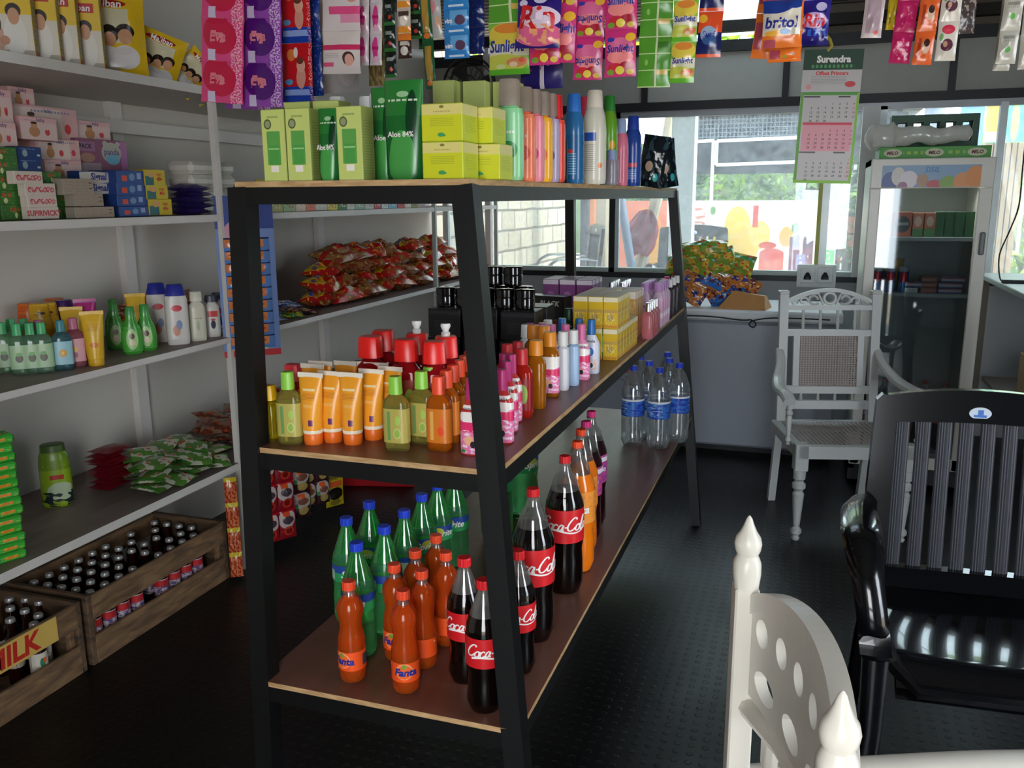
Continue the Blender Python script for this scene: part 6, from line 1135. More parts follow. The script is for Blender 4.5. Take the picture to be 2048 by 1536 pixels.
for i, (px, py) in enumerate(((18, 1195), (51, 1195), (78, 1201), (20, 1213), (49, 1218), (76, 1227), (20, 1236), (-12, 1222))):
    p = onz(px, py, .235); put('cb2', cb(bl3), (p.x, p.y, .013), 'brown bottle with silver cap in the nearer crate, '+(ORD+[])[i]+' counted from the back left', 'bottle', 'brown bottles in the nearer crate', rz=i*.9)
p = onz(95, 1330, .08); put('cb2', None, (-2.215, p.y-.02, .013), 'bottle with cream label behind the nearer crate front slat, right', 'bottle', 'brown bottles in the nearer crate', rz=1.3)
put('cb2', None, (-2.215, p.y-.30, .013), 'bottle with cream label behind the nearer crate front slat, left', 'bottle', 'brown bottles in the nearer crate', rz=1.2)
# red cola crate beyond the shelves
t = thing('cola_crate', 'red plastic cola crate on the floor beyond the spice sachets', 'crate', None, (-2.16, 4.12, 0)); crd = mat('red_crate_plastic', 'a8141c', .35)
q = MB(); q.box(-.2, -.14, 0, .2, -.12, .16, crd, .004); q.box(-.2, .12, 0, .2, .14, .16, crd, .004); q.box(-.2, -.12, 0, -.18, .12, .16, crd); q.box(.18, -.12, 0, .2, .12, .16, crd); q.box(-.18, -.12, 0, .18, .12, .01, crd)
q.script('Coca-Cola', .07, ink_w, flatfn(-.03, -.1407, .085)); q.build('body', t); t.rotation_euler = (0, 0, .25)

# ------------------------------------------------------------------ hanging sachet strips
YH = 2.0
def film(name, base, shapes, rough=.22): return printed(name, base, shapes, rough, bump=.6, bs=18)
def strip(x0, x1, yb, hp, m, label, mb=None, cat='sachet strip', yt=-60, Y=None, lean=0, group=None, texts=None, name='sachet_strip', thick=.010, rz=0, wr=.5):
    """strip of joined sachets hanging between pixel columns x0..x1, its foot at pixel row yb; each sachet hp pixels tall"""
    Y = Y or YH; xm = (x0+x1)/2; a, b_ = ony(x0, yb, Y), ony(x1, yb, Y); top = ony(xm, yt, Y); w_ = abs(b_.x-a.x); zb = (a.z+b_.z)/2
    per = ony(xm, yb, Y).z; hh = ony(xm, yb-hp, Y).z-per; n = max(1, round((top.z-zb)/hh)); t = thing(name, label, cat, group, ((a.x+b_.x)/2, Y, zb), rz)
    for i in range(n):
        mm = m[i % len(m)] if isinstance(m, list) else m; q = MB(); fn = q.pouch(w_, hh*.995, thick, mm, mb or mm, i+int(x0) % 7, wr, crimp=.04, nu=8, nv=10)
        if texts:
            for tx in (texts[i % len(texts)] if isinstance(texts[0], list) else texts):
                s_, fu, fv, sz, mk_, *rest = tx; rot = rest[0] if rest else 0; sg = -1 if rot else 1
                mx_ = rest[1] if len(rest) > 1 else .86
                q.text(s_, sz*w_, mk_, lambda x, y: (lambda g: (g[0], min(g[1]-.0012, -thick*.36), g[2]))(fn(min(.98, max(.02, fu+sg*x/w_)), min(.98, max(.02, fv+sg*y/hh)))), .03, .1, w_*mx_)
        q.xf(Matrix.Translation((0, 0, hh*(i+.5)))); o = q.build('sachet', t)
    for c in t.children: c.location.x = 0
    t.rotation_euler = (0, lean, rz); return t
W = ink_w
pads = lambda nm, base, dark, fl: film(nm, base, [('n', .84, .5, .13, .5, 26, .52, fl), ('e', .50, .55, .36, .40, dark), ('e', .38, .66, .34, .42, base if nm == 'x' else dark), ('n', .40, .55, .16, .12, 7, .55, 'd8808a'), ('r', .26, .14, .09, .13, 'c8bcd8')])
pinkp = pads('pink_pad_print', 'd2417c', 'c01440', 'e8a8b8'); purpp = pads('violet_pad_print', '8a3fa0', '4f1470', 'cdb0d8')
strip(402, 487, 206, 84, pinkp, 'long pink sanitary pad strip hanging leftmost', lean=.10, texts=[('Eva', .42, .58, .20, mat('peach_ink', 'd87a88', .5))], Y=1.9)
strip(486, 567, 214, 88, purpp, 'violet sanitary pad strip beside the pink one', lean=.05, texts=[('Eva', .45, .60, .20, mat('peach_ink', ''))], Y=1.93)
strip(450, 545, 219, 84, purpp, 'violet pad strip half hidden behind the front two', lean=.07, Y=2.06)
babyf = film('red_baby_print', 'c01c22', [('r', .5, .12, .5, .14, '1c3fa0'), ('r', .5, .16, .4, .05, '8aa0d8'), ('e', .66, .42, .14, .20, 'd09080'), ('e', .66, .62, .14, .12, 'd8a08c'), ('e', .64, .70, .12, .06, '6a3a2a'), ('e', .25, .34, .14, .05, '5a98c8'), ('e', .35, .80, .14, .10, 'd8783a'), ('e', .5, .84, .07, .09, 'e0d0c8'), ('n', .95, .5, .05, .5, 30, .55, 'e8a0a0')])
strip(566, 628, 204, 118, babyf, 'red baby cream strip with blue bands', Y=2.0, lean=.02); navf = film('navy_back_print', '17317f', [('n', .5, .5, .5, .5, 12, .66, '6f88b8')])
strip(622, 648, 192, 100, navf, 'narrow navy blue strip right of the red baby strip', Y=2.05)
pond = film('white_pink_print', 'cfc4c4', [('r', .60, .47, .40, .09, 'd84a80'), ('r', .75, .28, .25, .10, 'd88aa8'), ('e', .8, .75, .14, .1, 'd89080')]); pond2 = film('white_face_print', 'd2c6c2', [('r', .5, .62, .5, .06, 'cc2f60'), ('r', .15, .22, .15, .05, 'd8507a'), ('e', .70, .36, .16, .16, '4a3230'), ('e', .72, .32, .12, .14, 'd8a090'), ('s', .25, .42, .2, .06, 0, 26, .4, 'a89aa0')])
strip(646, 722, 148, 86, [pond2, pond], 'white and pink face cream pouches hanging one above another', Y=1.92, lean=.04, texts=[[], [('PONDS', .5, .78, .12, mat('grey_ink', '7a7078', .5))]], cat='sachet strip')
tubef = film('pink_tube_print', 'd0c4c8', [('e', .5, .52, .24, .40, 'd23a86'), ('r', .5, .55, .26, .05, 'b02068'), ('e', .56, .2, .2, .1, 'e0a8c0')])
strip(713, 738, 131, 62, tubef, 'left strip of white sachets showing a pink tube', Y=1.98, lean=.05, group=None); strip(740, 764, 131, 62, tubef, 'right strip of white sachets showing a pink tube', Y=1.98, lean=.05)
gw = film('white_herb_print', 'b4aea8', [('e', .7, .4, .25, .3, 'c8bcb8'), ('n', .5, .8, .5, .2, 6, .55, '6a7048')]); gw2 = film('olive_herb_print', '77683c', [('n', .5, .5, .5, .5, 6, .5, 'a8905a')])
strip(645, 720, 186, 130, gw, 'greyish white herbal pouch behind the pink face cream', Y=2.15); strip(738, 772, 172, 120, gw2, 'olive gold herbal pouch behind the pink tube strips', Y=2.15)
blk = film('black_green_sachet', '16201a', [('r', .5, .06, .5, .06, '2a6a2c'), ('r', .5, .70, .26, .07, '8a8f8c'), ('e', .6, .3, .14, .08, 'b83a2a'), ('r', .05, .5, .06, .5, '2a5a2c')])
strip(770, 794, 155, 52, blk, 'black and green coffee sachet strip', Y=1.95); cf = film('orange_brown_sachet', '3a241c', [('r', .5, .86, .5, .14, 'd8782a'), ('e', .5, .30, .3, .18, 'd8d0c8'), ('r', .5, .6, .3, .08, 'c8bcb0')]); cf2 = film('white_orange_sachet', 'c0b0a4', [('e', .5, .5, .3, .2, 'e8dcd0'), ('r', .5, .15, .5, .12, 'd88a2a'), ('r', .5, .78, .4, .1, '4a3a34')])
strip(797, 824, 117, 50, [cf, cf2, cf2], 'sachet strip with orange and white coffee packs', Y=1.93); strip(818, 846, 78, 50, blk, 'short black and green sachet strip, right of the coffee strip', Y=1.98); strip(838, 858, 98, 44, blk, 'narrow dark sachet strip behind the green pen strip', Y=2.06)
gpn = film('green_gold_strip', '1e5a34', [('r', .5, .55, .3, .36, 'a8843a'), ('e', .5, .12, .3, .06, 'd8702a')]); strip(852, 874, 178, 95, gpn, 'dark green strip with gold bars hanging low', Y=1.97, lean=-.06)
wc = film('white_card_print', 'b8b8b4', [('e', .3, .62, .3, .14, 'd88a94'), ('e', .75, .3, .2, .14, 'd8a888'), ('s', .6, .85, .3, .06, 8, 4, .5, '6a6a6c')]); strip(862, 886, 76, 100, wc, 'white card sachet with pink spot beside the blue strip', Y=1.98, lean=-.05)
bsf = film('blue_sachet_print', '2f7fc4', [('r', .6, .62, .34, .3, '68a8dc'), ('e', .66, .52, .2, .2, '5a3f5a'), ('r', .5, .1, .3, .04, 'c8dcec')]); strip(889, 940, 117, 50, bsf, 'bright blue sachet strip', Y=1.96, texts=[('vim', .2, .5, .16, W)]); strip(938, 970, 108, 54, film('deep_blue_back', '16225e', [('n', .5, .5, .5, .5, 9, .66, '2f4a9a')]), 'deep navy sachet strip behind the bright blue one', Y=2.02)
sung = film('green_sunlight_print', '86ba44', [('e', .5, .78, .5, .24, 'dcc44a'), ('e', .5, .90, .36, .10, 'e08a3a'), ('r', .5, .48, .5, .12, 'd8d4b8'), ('e', .35, .22, .6, .18, 'c4c850'), ('e', .7, .24, .26, .09, 'd88a5a'), ('e', .62, .20, .10, .05, 'e0c8a0'), ('e', .85, .28, .10, .05, 'd8603a'), ('e', .3, .16, .12, .05, 'd0d890'), ('r', .5, .05, .5, .06, '5fb02c')]); greenb = film('green_leaf_back', '569a30', [('s', .5, .5, .5, .5, 0, 3, .06, 'c8e0a0'), ('r', .55, .5, .03, .5, 'd0d8b0'), ('r', .75, .3, .18, .05, 'd0b050'), ('r', .75, .85, .16, .06, '3f7a28'), ('e', .25, .5, .05, .06, '8fc060')])
strip(978, 1060, 150, 104, [sung, greenb], 'large yellow and green detergent pouch, left of the big violet one', Y=1.98, texts=[[('Sunlight', .46, .52, .26, ink_b)], []])
rinf = film('rin_violet_print', '2c1a6e', [('e', .5, .25, .55, .22, 'd8608a'), ('e', .55, .55, .46, .20, 'dcc8dc'), ('n', .5, .25, .5, .18, 5, .52, 'e8a078'), ('e', .55, .9, .16, .1, 'd8d0ec'), ('e', .15, .82, .1, .06, 'd8d0ec')])
strip(1031, 1120, 97, 110, rinf, 'big violet detergent pouch with large red lettering', Y=1.88, lean=.05, texts=[('Rin', .50, .56, .46, mat('rin_red', 'd02028', .4))], name='detergent_pouch', cat='pouch', thick=.03)
psf = film('pink_sunlight_print', 'cc3478', [('e', .5, .60, .45, .24, 'dc6a98'), ('e', .5, .42, .42, .14, 'f08a8a'), ('e', .35, .18, .24, .12, 'c83040'), ('e', .7, .20, .24, .12, 'a81c34'), ('e', .5, .14, .14, .09, 'e4cc50'), ('e', .82, .10, .12, .06, 'd8b848'), ('e', .2, .10, .12, .06, '7a9a3a'), ('e', .82, .84, .16, .09, 'f0b83a'), ('e', .2, .8, .12, .05, '3a3fa0')])
strip(1075, 1150, 126, 110, psf, 'pink detergent pouch right of and behind the big violet one', Y=1.95, lean=.04, texts=[('Sunlight', .60, .60, .22, ink_b)], name='detergent_pouch', cat='pouch'); strip(1058, 1120, 130, 100, psf, 'pink fruit printed pouch just under the big violet one', Y=1.93, name='detergent_pouch', cat='pouch')
strip(1040, 1127, 178, 90, film('violet_back_print', '241a62', [('r', .52, .5, .05, .5, 'c8c0c8'), ('n', .25, .6, .25, .2, 7, .55, '9a4a8a'), ('n', .75, .7, .25, .2, 7, .5, '7a6aa8')]), 'dark violet pouch seen from its back below the pink ones', Y=2.02, name='detergent_pouch', cat='pouch')
strip(1145, 1204, 160, 84, psf, 'pink detergent sachet strip hung upside down', Y=1.98, lean=.04, texts=[('Sunlight', .5, .45, .22, ink_b, 1)]); strip(1208, 1272, 154, 94, psf, 'pink detergent sachet strip with blue lettering, upright, left of the plain green back', Y=1.97, texts=[('Sunlight', .5, .58, .22, ink_b)])
strip(1274, 1340, 175, 100, greenb, 'green detergent strip showing its plain back with white seam', Y=1.98, lean=.02); strip(1338, 1388, 166, 82, sung, 'narrow green and yellow detergent sachet strip beside the plain green back', Y=1.96, lean=.03, texts=[('Sunlight', .5, .52, .22, ink_b)])
surf = film('surf_print', '1d2360', [('r', .5, .78, .5, .24, 'e85428'), ('r', .5, .03, .5, .04, 'e85428'), ('e', .45, .50, .34, .18, '9ab4d0'), ('e', .2, .84, .18, .09, 'ecb83a'), ('e', .5, .38, .3, .12, '3a5f9a')]); strip(1392, 1441, 115, 92, surf, 'orange and navy sachet strip alone before the upper grey panel', Y=1.98, lean=.03, texts=[('Surf', .47, .50, .24, ink_b)])
britp = film('britol_print', 'd8d0c0', [('e', .3, .95, .6, .24, '1f3a8a'), ('e', .8, .96, .3, .16, '1f3a8a'), ('r', .5, .10, .5, .16, 'e8782a'), ('e', .35, .30, .3, .06, 'ecae3a'), ('e', .6, .33, .14, .06, '2a78b8'), ('r', .2, .08, .16, .09, 'b04a5a')]); orgp = film('britol_orange_print', 'ea7626', [('r', .2, .5, .16, .3, 'b04a5a'), ('e', .5, .35, .08, .1, 'a8a040'), ('e', .75, .5, .06, .1, 'b8a8a0')])
strip(1522, 1600, 96, 96, britp, 'cream, blue and orange detergent pouch left of the calendar top', Y=1.93, texts=[('britol', .5, .52, .28, ink_b)], name='detergent_pouch', cat='pouch', thick=.02); strip(1535, 1602, 124, 30, orgp, 'orange folded sachets hanging under the cream and blue pouch', Y=1.97); strip(1500, 1548, 118, 90, orgp, 'orange and blue strip behind the cream and blue pouch, left', Y=2.03, lean=.10)
rin2 = film('rin_small_print', '2c2380', [('e', .5, .54, .42, .17, 'b898c8'), ('e', .7, .84, .18, .10, 'c8c0e4'), ('n', .6, .28, .3, .08, 6, .5, '3a6ac8'), ('r', .5, .06, .5, .08, '221c6a')]); strip(1594, 1655, 92, 92, rin2, 'small violet pouch with red lettering above the calendar', Y=1.98, lean=.03, texts=[('Rin', .5, .54, .40, mat('rin_red', ''))], name='detergent_pouch', cat='pouch', thick=.02)
silp = film('silver_pink_print', 'c0b0b0', [('r', .5, .5, .34, .4, 'a8909a'), ('e', .7, .12, .1, .05, 'c82a3a')]); strip(1721, 1762, 76, 84, silp, 'silvery pink sachet hanging right of the calendar', Y=1.98, lean=.05)
strip(1770, 1788, 60, 60, film('yellow_strip_print', 'c8ac20', []), 'narrow yellow strip behind the magenta one', Y=2.04, lean=.05); strip(1776, 1818, 127, 62, film('magenta_print', 'b81f5c', [('n', .5, .5, .4, .4, 6, .64, 'd8608a')]), 'plain magenta sachet strip left of the orange one', Y=1.98, lean=.08)
strip(1822, 1862, 130, 66, film('orange_sachet_print', 'd8602a', [('e', .6, .55, .22, .22, 'd0a890'), ('e', .62, .66, .16, .12, '3a2018'), ('r', .25, .5, .08, .3, 'a83a1c')]), 'orange sachet strip with a portrait', Y=1.97, lean=.06)
strip(1868, 1910, 122, 78, film('white_family_print', 'cfc8bc', [('e', .5, .80, .32, .12, 'c8304a'), ('e', .5, .4, .3, .16, '5a3040'), ('e', .42, .42, .1, .08, 'c89a80'), ('e', .2, .6, .1, .1, '7aa86a')]), 'white sachet strip with red oval and family picture', Y=1.97, lean=.03)
strip(1908, 1948, 68, 70, film('dark_silver_print', '4a4040', [('n', .5, .5, .5, .5, 6, .6, 'a89890')]), 'dark silvery sachet behind the white strips', Y=2.05)
wg = film('white_green_print', 'b8b4a8', [('r', .5, .80, .3, .05, '8a8a80'), ('e', .5, .42, .14, .09, '5aa850'), ('s', .5, .7, .3, .03, 9, 0, .5, '9a9a90')]); strip(1990, 2030, 128, 66, wg, 'pale sachet strip with green leaf, right front', Y=1.95, lean=.04); strip(1984, 2018, 142, 66, wg, 'pale sachet strip with green leaf, one behind', Y=2.03, lean=.04); strip(2034, 2070, 139, 66, wg, 'pale sachet strip cut by the right edge', Y=1.98)
for yy in (1.9, 2.0): tag(MB().tube([(BX, yy+(.0), 2.31), (-.3, yy, 2.27), (2.1, yy, 2.31)], .0025, dark_steel, 6).build('hanging_wire'), ('steel wire above the strips, front one', 'steel wire above the strips, rear one')[yy > 1.95], 'wire')
# strip card on the wall shelf upright
a = onx(425, 395, -2.12); cdm = printed('blue_card_print', '6f88c0', [('r', .5, .90, .5, .10, '1f3a86'), ('e', .45, .88, .12, .07, '9a6a5a'), ('e', .42, .76, .3, .10, 'c890a8'), ('n', .3, .4, .25, .36, 9, .54, 'd8a0a0'), ('r', .5, .015, .5, .025, 'c02a34'), ('e', .7, .07, .12, .03, 'd8c84a')], .3)
t = thing('sachet_card', 'tall blue hanging card of small orange and blue sachets', 'sachet card', None, (-2.09, 2.93, .90), math.radians(42))
MB().box(-.115, -.002, 0, .105, .002, .63, cdm, 0, {'f': cdm}).build('card', t); osm = film('blue_orange_sachet', '5f86c4', [('r', .4, .6, .34, .3, 'd88048'), ('e', .4, .6, .2, .12, 'c04a2a'), ('r', .5, .95, .5, .06, '1c2c5a')])
for c in range(2):
    for i in range(9): q = MB(); q.pouch(.085, .052, .02, osm, None, i, .5, nu=6, nv=6); q.xf(Matrix.Translation((-.05+.09*c, -.011, .06+.048*i))).build('sachet', t)
# spice sachet sheets hanging from the lowest shelf
spf = film('spice_sachet_print', '8f1420', [('e', .45, .70, .5, .34, 'c4b4b0'), ('r', .40, .88, .22, .09, 'd8541e'), ('e', .5, .66, .34, .14, '4a3a44'), ('e', .5, .28, .30, .17, 'c03a24'), ('e', .5, .28, .18, .10, '7a1418'), ('r', .5, .98, .5, .03, 'b81424')]); spg = film('gram_sachet_print', '3a1c24', [('e', .45, .70, .5, .34, 'b0a89c'), ('r', .40, .88, .22, .09, 'd8541e'), ('e', .5, .66, .34, .14, '7a4a3a'), ('e', .5, .28, .30, .17, 'a89050'), ('e', .1, .5, .1, .1, '3f7a44')]); spy = film('yellow_sachet_print', 'a89a18', [('r', .5, .86, .4, .10, 'c8541e'), ('e', .5, .5, .42, .24, '1a1610'), ('e', .5, .16, .3, .12, '7a6a28')]); ywr = film('red_yellow_noodle_strip', 'a83420', [('r', .5, .94, .5, .10, 'c8b020'), ('n', .5, .4, .5, .4, 6, .5, 'c87a4a')])
def sheetstrip(y, cols, n, m, w_, h, lb, X=-2.11, z1=.445, a=math.radians(62)):
    t = thing('sachet_sheet', lb, 'sachet strip', 'spice sachet sheets under the lowest shelf', (X, y, z1-n*h), a)
    for c in range(cols):
        for i in range(n): q = MB(); q.pouch(w_, h, .022, m, None, i+c, .5, nu=8, nv=8); q.xf(Matrix.Translation((w_*(c-(cols-1)/2), 0, h*(i+.5)))).build('sachet', t)
    return t
sheetstrip(2.74, 1, 4, ywr, .05, .105, 'narrow red and yellow strip left of the front rack post', a=math.radians(35)); sheetstrip(2.90, 1, 3, spf, .085, .125, 'red spice sachet column seen just right of the left rack post'); sheetstrip(3.05, 2, 3, spf, .08, .128, 'double column of red spice sachets with white tops')
sheetstrip(3.24, 1, 3, spg, .085, .115, 'brown lentil sachet column beside the red spice ones'); sheetstrip(3.36, 2, 3, spg, .07, .11, 'double column of brown lentil sachets'); sheetstrip(3.52, 1, 3, spy, .10, .13, 'yellow and black sachet column nearest the cola crate')

# ------------------------------------------------------------------ calendar
a, b_ = ony(1602, 102, 3.4), ony(1706, 363, 3.4); w_, h = .197, .455
t = thing('wall_calendar', 'hanging three month printer calendar with dark green header', 'calendar', None, (.024, 3.4, a.z-h+.0)); t.rotation_euler = (0, .03, .06)
cp = printed('calendar_sheet', 'c8c4c4', [('r', .5, .93, .5, .08, '12402c'), ('s', .5, .876, .36, .012, 14, 0, .6, '4f9a5a'), ('r', .5, .675, .5, .012, '5aa048'), ('r', .03, .33, .025, .35, '6aa84a'), ('r', .985, .33, .03, .35, '8ac44a'), ('r', .5, .01, .5, .012, '8ac44a'), ('e', .12, .725, .05, .02, 'e0a0a0'), ('e', .82, .745, .09, .022, 'd84a50'), ('s', .45, .775, .30, .03, 0, 90, .3, '98949a'),
 ('r', .5, .345, .42, .10, 'e4a0ac'), ('r', .5, .452, .42, .009, 'd84a5a'), ('r', .2, .652, .14, .006, '55555a'), ('r', .75, .652, .10, .006, '55555a'), ('r', .2, .235, .14, .006, '6a6a70'), ('r', .75, .235, .10, .006, '6a6a70')], .5)
q = MB(); q.box(-w_/2, -.003, 0, w_/2, 0, h, mat('calendar_back', 'c8c4bc', .6), 0, {'f': cp}); q.text('Surendra', .022, W, flatfn(.002, -.0036, h*.928), .045, 0, w_*.76); q.text('Offset Printers', .013, mat('calendar_red', 'd8323c', .5), flatfn(0, -.0036, h*.825), .03, 0, w_*.70); q.build('sheet', t)
for mth, (z0, first, nd_) in enumerate(((.63, 3, 28), (.43, 3, 31), (.215, 6, 30))):
    q = MB()
    for d in range(nd_):
        c = (first+d) % 7; r_ = (first+d)//7; q.text(str(d+1), .0075, mat('calendar_ink', '2c2a30', .5) if c < 6 else mat('calendar_red', ''), flatfn(-.058+.0235*c, -.0038, h*z0-.014-.0145*r_), .01)
    q.build('month_block', t)
tag(MB().tube([ony(1655, 102, 3.4), ony(1664, 92, 3.4), ony(1660, 80, 3.4), ony(1652, 70, 3.4), ony(1648, 40, 3.4), ony(1646, -120, 3.4)], .006, mat('yellow_hook_cord', 'b0a23a', .5), 8).build('yellow_hook'), 'yellow hook cord holding the calendar', 'hook')
tag(MB().box(BX, 3.36, 2.82, 2.1, 3.42, 2.875, dt).build('roof_batten'), 'dark roof batten high above the calendar', 'beam')

# ------------------------------------------------------------------ fan on the back wall
t = thing('wall_fan', 'dark wire cage wall fan in the back left corner above the rack', 'fan', None, (-2.30, 5.93, 2.27)); R_ = .19; dkw = mat('fan_wire', '2c2a28', .4)
q = MB()
for y, rr in ((-.10, R_*.35), (-.085, R_*.7), (-.05, R_), (.0, R_*.85)): q.tube([(rr*math.cos(a*PI/16), y, rr*math.sin(a*PI/16)) for a in range(32)], .004 if rr < R_ else .008, dkw, 6, closed=True)
for k in range(16): a = k*PI/8; q.tube([(.03*math.cos(a), -.105, .03*math.sin(a)), (R_*.7*math.cos(a), -.085, R_*.7*math.sin(a)), (R_*math.cos(a), -.05, R_*math.sin(a)), (R_*.3*math.cos(a), .01, R_*.3*math.sin(a))], .002, dkw, 4)
q.build('cage', t)
for k in range(3):
    a0 = k*2*PI/3; q = MB(); q.sheet(lambda u, v: ((.02+.14*v)*math.cos(a0+(u-.5)*.9), -.06+.02*(u-.5), (.02+.14*v)*math.sin(a0+(u-.5)*.9)), 6, 4, mat('fan_blade', '3c3a36', .4)); q.build('blade', t)
MB().tube([(0, -.075, 0), (0, .02, 0)], .035, dkw, 14).build('motor', t); MB().box(-.04, .0, -.22, .04, .118, -.14, dkw, .008).bar((0, .03, 0), (0, .05, -.17), .03, .03, dkw).build('bracket', t)

# ------------------------------------------------------------------ on the freezer
Z = .87
snk = [printed('bread_pack_print', 'c87a3a', [('n', .5, .5, .5, .5, 3.5, .52, '3a3f8a'), ('n', .5, .5, .5, .5, 7, .6, 'e8c090')], .2, bump=.6, bs=16), printed('bun_pack_print', 'b8702f', [('r', .5, .25, .5, .2, '2f6fc0'), ('n', .5, .6, .5, .4, 5, .55, '6a2a3a'), ('n', .5, .6, .5, .4, 8, .62, 'ecc890')], .2, bump=.6, bs=16), printed('chips_pack_print', '7a9a3a', [('n', .5, .5, .5, .5, 3, .5, 'd8b03a'), ('n', .5, .5, .5, .5, 6, .6, 'c83a2a'), ('r', .5, .8, .5, .1, '3f8a3f')], .2, bump=.6, bs=16)]
F_ = [(1385, 585, 0), (1440, 588, 1), (1490, 575, 1), (1372, 560, 0), (1425, 560, 1), (1470, 560, 0), (1400, 525, 2), (1445, 520, 2), (1480, 530, 2), (1385, 505, 2), (1430, 500, 2), (1360, 530, 2)]
for i, (px, py, k) in enumerate(F_):
    Y = 5.30+.05*(i % 3); p = ony(px, py, Y); put('fsnack%d' % k, pouchobj('snack_bag', .17, .14, .07, snk[k], None, k+3, .4), (p.x, Y, max(Z+.075, p.z)), '%s snack bag in the heap on the freezer, %s' % (('orange and navy', 'orange with blue band', 'green and yellow')[k], ('front left', 'front middle', 'front right', 'second left', 'second middle', 'second right', 'third left', 'third middle', 'third right', 'top left', 'top middle', 'left edge')[i]), 'bag', 'snack bags heaped on the freezer', rz=.4*math.sin(i*2), rx=-.5+.2*math.sin(i), ry=.5*math.cos(i*3))
p = ony(1485, 600, 5.2); kb = mat('kraft_paper', 'b5814a', .6, vary=.1)
q = MB(); q.add([(-.14, -.07, 0), (.13, -.09, 0), (.16, .08, 0), (-.12, .10, 0), (-.06, -.03, .10), (.12, -.01, .075), (.13, .06, .07), (-.05, .08, .095)], [(3, 2, 1, 0), (4, 5, 6, 7), (0, 1, 5, 4), (1, 2, 6, 5), (2, 3, 7, 6), (3, 0, 4, 7)], kb)
q.loft([(.088, .012, .012), (.094, .010, .010)], mat('dark_stamp', '3a2a1c', .6), 10, cx=.03, cy=.03); o = q.build('paper_packet'); o.location = (p.x, 5.26, Z); tag(o, 'folded brown paper packet on the freezer beside the white chair', 'packet')

# ------------------------------------------------------------------ fridge contents and top
def canb(): m_ = printed('blue_can_print', '2a66a8', [('e', .5, .6, .14, .2, 'c83a4a'), ('r', .5, .9, .5, .1, 'a0b0c0')], .2, metal=.4); return MB().loft([(0, .022, .022), (.006, .027, .027), (.12, .027, .027), (.13, .023, .023), (.133, .023, .023)], m_, 20).build('drink_can')
zs, zm = FS[0], FS[1]
for i in range(3): put('can', canb, (FX0+.075+.062*i, FYf+.13, zm), 'blue drink can on the middle fridge shelf, '+nth(i, 3), 'can', 'blue drink cans')
mp = printed('malt_pack_print', 'b0542c', [('e', .5, .5, .44, .34, '1c2422'), ('r', .5, .52, .34, .06, '8a9088')], .3); mp2 = printed('milk_pack_print', 'b86a4a', [('e', .5, .65, .35, .22, 'd8b8a8'), ('r', .5, .15, .5, .2, '3f7a3a')], .3)
for i in range(2): put('maltpack', carton(.085, .05, .125, mp, mat('malt_side', '8a4424', .4), 'malt_pack'), (FX0+.085+.088*i, FYf+.14, zs), ('orange malt drink pack with black disc, left', 'orange malt drink pack with black disc, right')[i], 'carton', 'orange malt drink packs')
for i in range(2): put('milkpack', carton(.05, .05, .12, mp2, mat('malt_side', ''), 'milk_pack'), (FX0+.245+.055*i, FYf+.14, zs), ('slim milk drink pack beside the malt packs, left', 'slim milk drink pack beside the malt packs, right')[i], 'carton', 'slim milk drink packs')
for i in range(4): put('gfb', carton(.042, .045, .125, mat('green_pack', '2a5a34', .3), mat('green_pack', ''), 'green_drink_pack'), (FX0+.345+.046*i, FYf+.15+.01*(i % 2), zs), 'dark green drink pack on the upper fridge shelf, '+nth(i, 4), 'carton', 'dark green drink packs')
ybw = mat('yellow_tub_plastic', 'c8a820', .35); o = MB().loft([(0, .05, .05), (.09, .062, .062), (.1, .066, .066)], ybw, 24).build('margarine_tub'); o.location = (FX0+.15, FYf+.30, zm); o.scale = (1, 1, 1.6); tag(o, 'yellow tub behind the blue cans in the fridge', 'tub')
chm = [printed('choc_box_print', '7a3420', [('r', .5, .5, .4, .2, 'a8604a')], .35), printed('choc_blue_print', '2c3c80', [('r', .5, .5, .5, .2, 'b8a8b8'), ('r', .5, .85, .5, .1, 'b04a2a')], .35), printed('foil_print', 'a0a0a4', [('n', .5, .5, .5, .5, 9, .5, 'e8e8ec')], .15, metal=.7)]
for i, (dx, z, k, w_) in enumerate(((.24, 0, 2, .08), (.33, 0, 0, .075), (.33, .028, 0, .075), (.33, .056, 0, .07), (.43, 0, 1, .11), (.43, .028, 1, .11), (.44, .056, 1, .10), (.25, .028, 1, .09))):
    put('choc%d' % k, carton(w_, .09, .027, chm[k], chm[k], 'chocolate_box'), (FX0+dx-.01, FYf+.15, zm+z), ('silver foil chocolate box', 'red brown chocolate box', 'blue chocolate box')[k]+' on the middle fridge shelf, '+('front', 'lowest', 'middle', 'top', 'lowest', 'middle', 'top', 'tilted left one')[i], 'box', 'chocolate boxes in the fridge')
for i, (dx, lq, lb) in enumerate(((.08, cola, 'dark cola bottle at the bottom left of the fridge'), (.16, cola, 'second dark cola bottle at the bottom of the fridge'), (.26, oliq, 'orange soda bottle at the bottom of the fridge'), (.36, mat('green_soda_dark', '0f4a2a', .15), 'green soda bottle at the bottom of the fridge'), (.45, cola, 'dark cola bottle at the bottom right of the fridge'))):
    put('frb%d' % i if lq is not cola else 'cola_b', big_cola(0, lq, coke_lab if i < 2 else ol, [], cap_red), (FX0+dx, FYf+.17+.04*(i % 2), .19), lb, 'bottle')
zt_ = FZ; a = ony(1765, 300, 4.9)
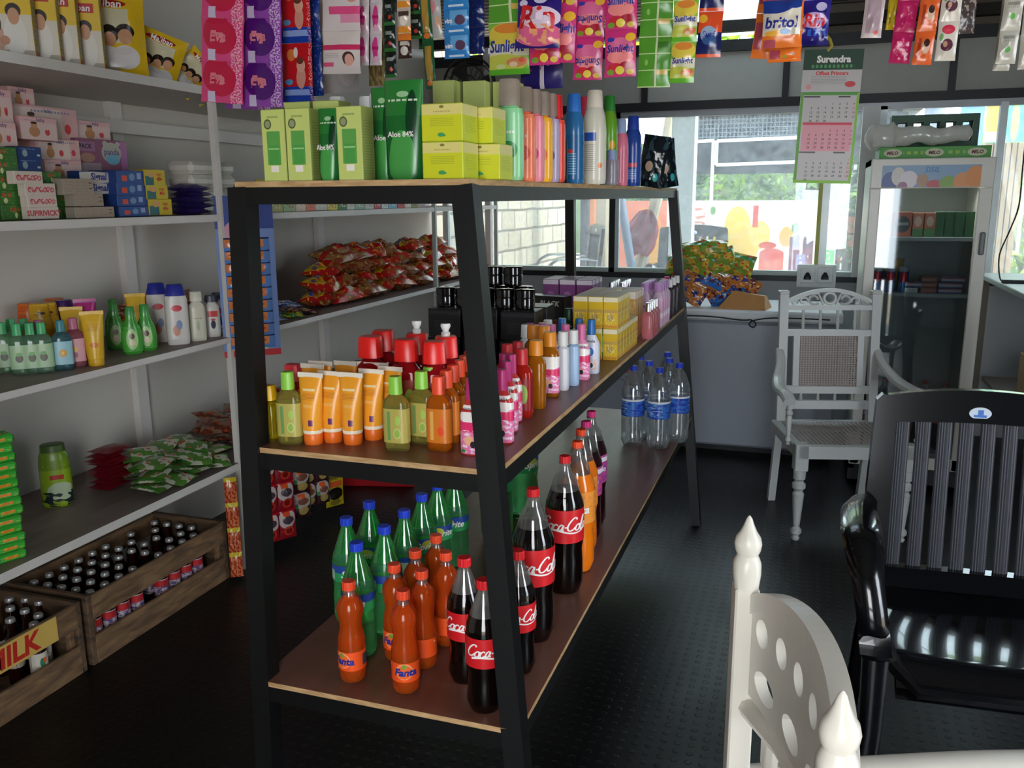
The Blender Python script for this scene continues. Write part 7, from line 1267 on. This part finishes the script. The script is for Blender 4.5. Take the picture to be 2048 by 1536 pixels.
t = thing('green_drink_tray', 'green cardboard tray with three pale ovals on top of the fridge', 'tray', None, (.55, 5.02, zt_)); gm = mat('tray_green', '3a8a2c', .45); gmf = printed('tray_front_print', '3f9a30', [('e', .12, .5, .085, .36, 'c8c8a8'), ('e', .5, .5, .085, .36, 'c8c8a8'), ('e', .88, .5, .085, .36, 'c8c8a8'), ('s', .31, .5, .09, .14, 16, 0, .6, '8fbf3a'), ('s', .69, .5, .09, .14, 16, 0, .6, '8fbf3a')], .45)
q = MB(); q.box(-.25, -.17, 0, .25, .17, .058, gm, .002, {'f': gmf})
for u in (-.19, 0, .19): q.text('MILO', .016, mat('milo_brown', '5a2418', .5), flatfn(u, -.1706, .029), .04, .2, .06)
q.build('tray', t)
t = thing('green_bottle_crate', 'dark green plastic bottle crate behind the wrapped bundle', 'crate', None, (.58, 5.20, zt_+.001)); dgc = mat('crate_dark_green', '0f4a34', .4)
for y in (.0, .13):
    q = MB(); X0, X1 = -.21, .21; q.box(X0, y, 0, X1, y+.012, .10, dgc); q.box(X0, y, .20, X1, y+.012, .235, dgc)
    for k in range(6): x = X0+(X1-X0-.03)*k/5; q.box(x, y, .10, x+.03, y+.012, .20, dgc)
    q.xf(Matrix.Translation((0, -.0, 0))).build('side_wall', t)
for x in (-.21, .198): MB().box(x, .012, 0, x+.012, .13, .235, dgc).build('end_wall', t)
t.location.y = 5.20
bw_ = clear('cling_wrap', 'f0f0f0', .4, .15, body=.85, bodycol='eeeae4'); q = MB(); P = []
q2 = MB(); n_ = 26
secs = []
for i in range(n_+1):
    u = i/n_; r = .042*(1-.3*u)*(.25 if i in (0, n_) else 1)*(1+.25*noise.noise(Vector((u*9, 3, 1))))*(1.35 if .05 < u < .3 else 1); secs.append((u*.5, r*1.25, r, None, None, .02*noise.noise(Vector((u*5, 0, 2))), 0))
q.loft(secs, bw_, 18)
rr = random.Random(2); q.v = [(x*(1+.12*noise.noise(Vector((x*40, y*40, z*30)))), y, z) for x, y, z in q.v]
q.xf(Matrix.Rotation(PI/2, 4, 'Y')); q.xf(Matrix.Rotation(-.03, 4, 'Y')); o = q.build('wrapped_bundle'); p = ony(1722, 262, 4.98); o.location = (p.x+.02, 4.99, zt_+.058+.052); tag(o, 'long cling wrapped white bundle lying on the green tray', 'bundle')
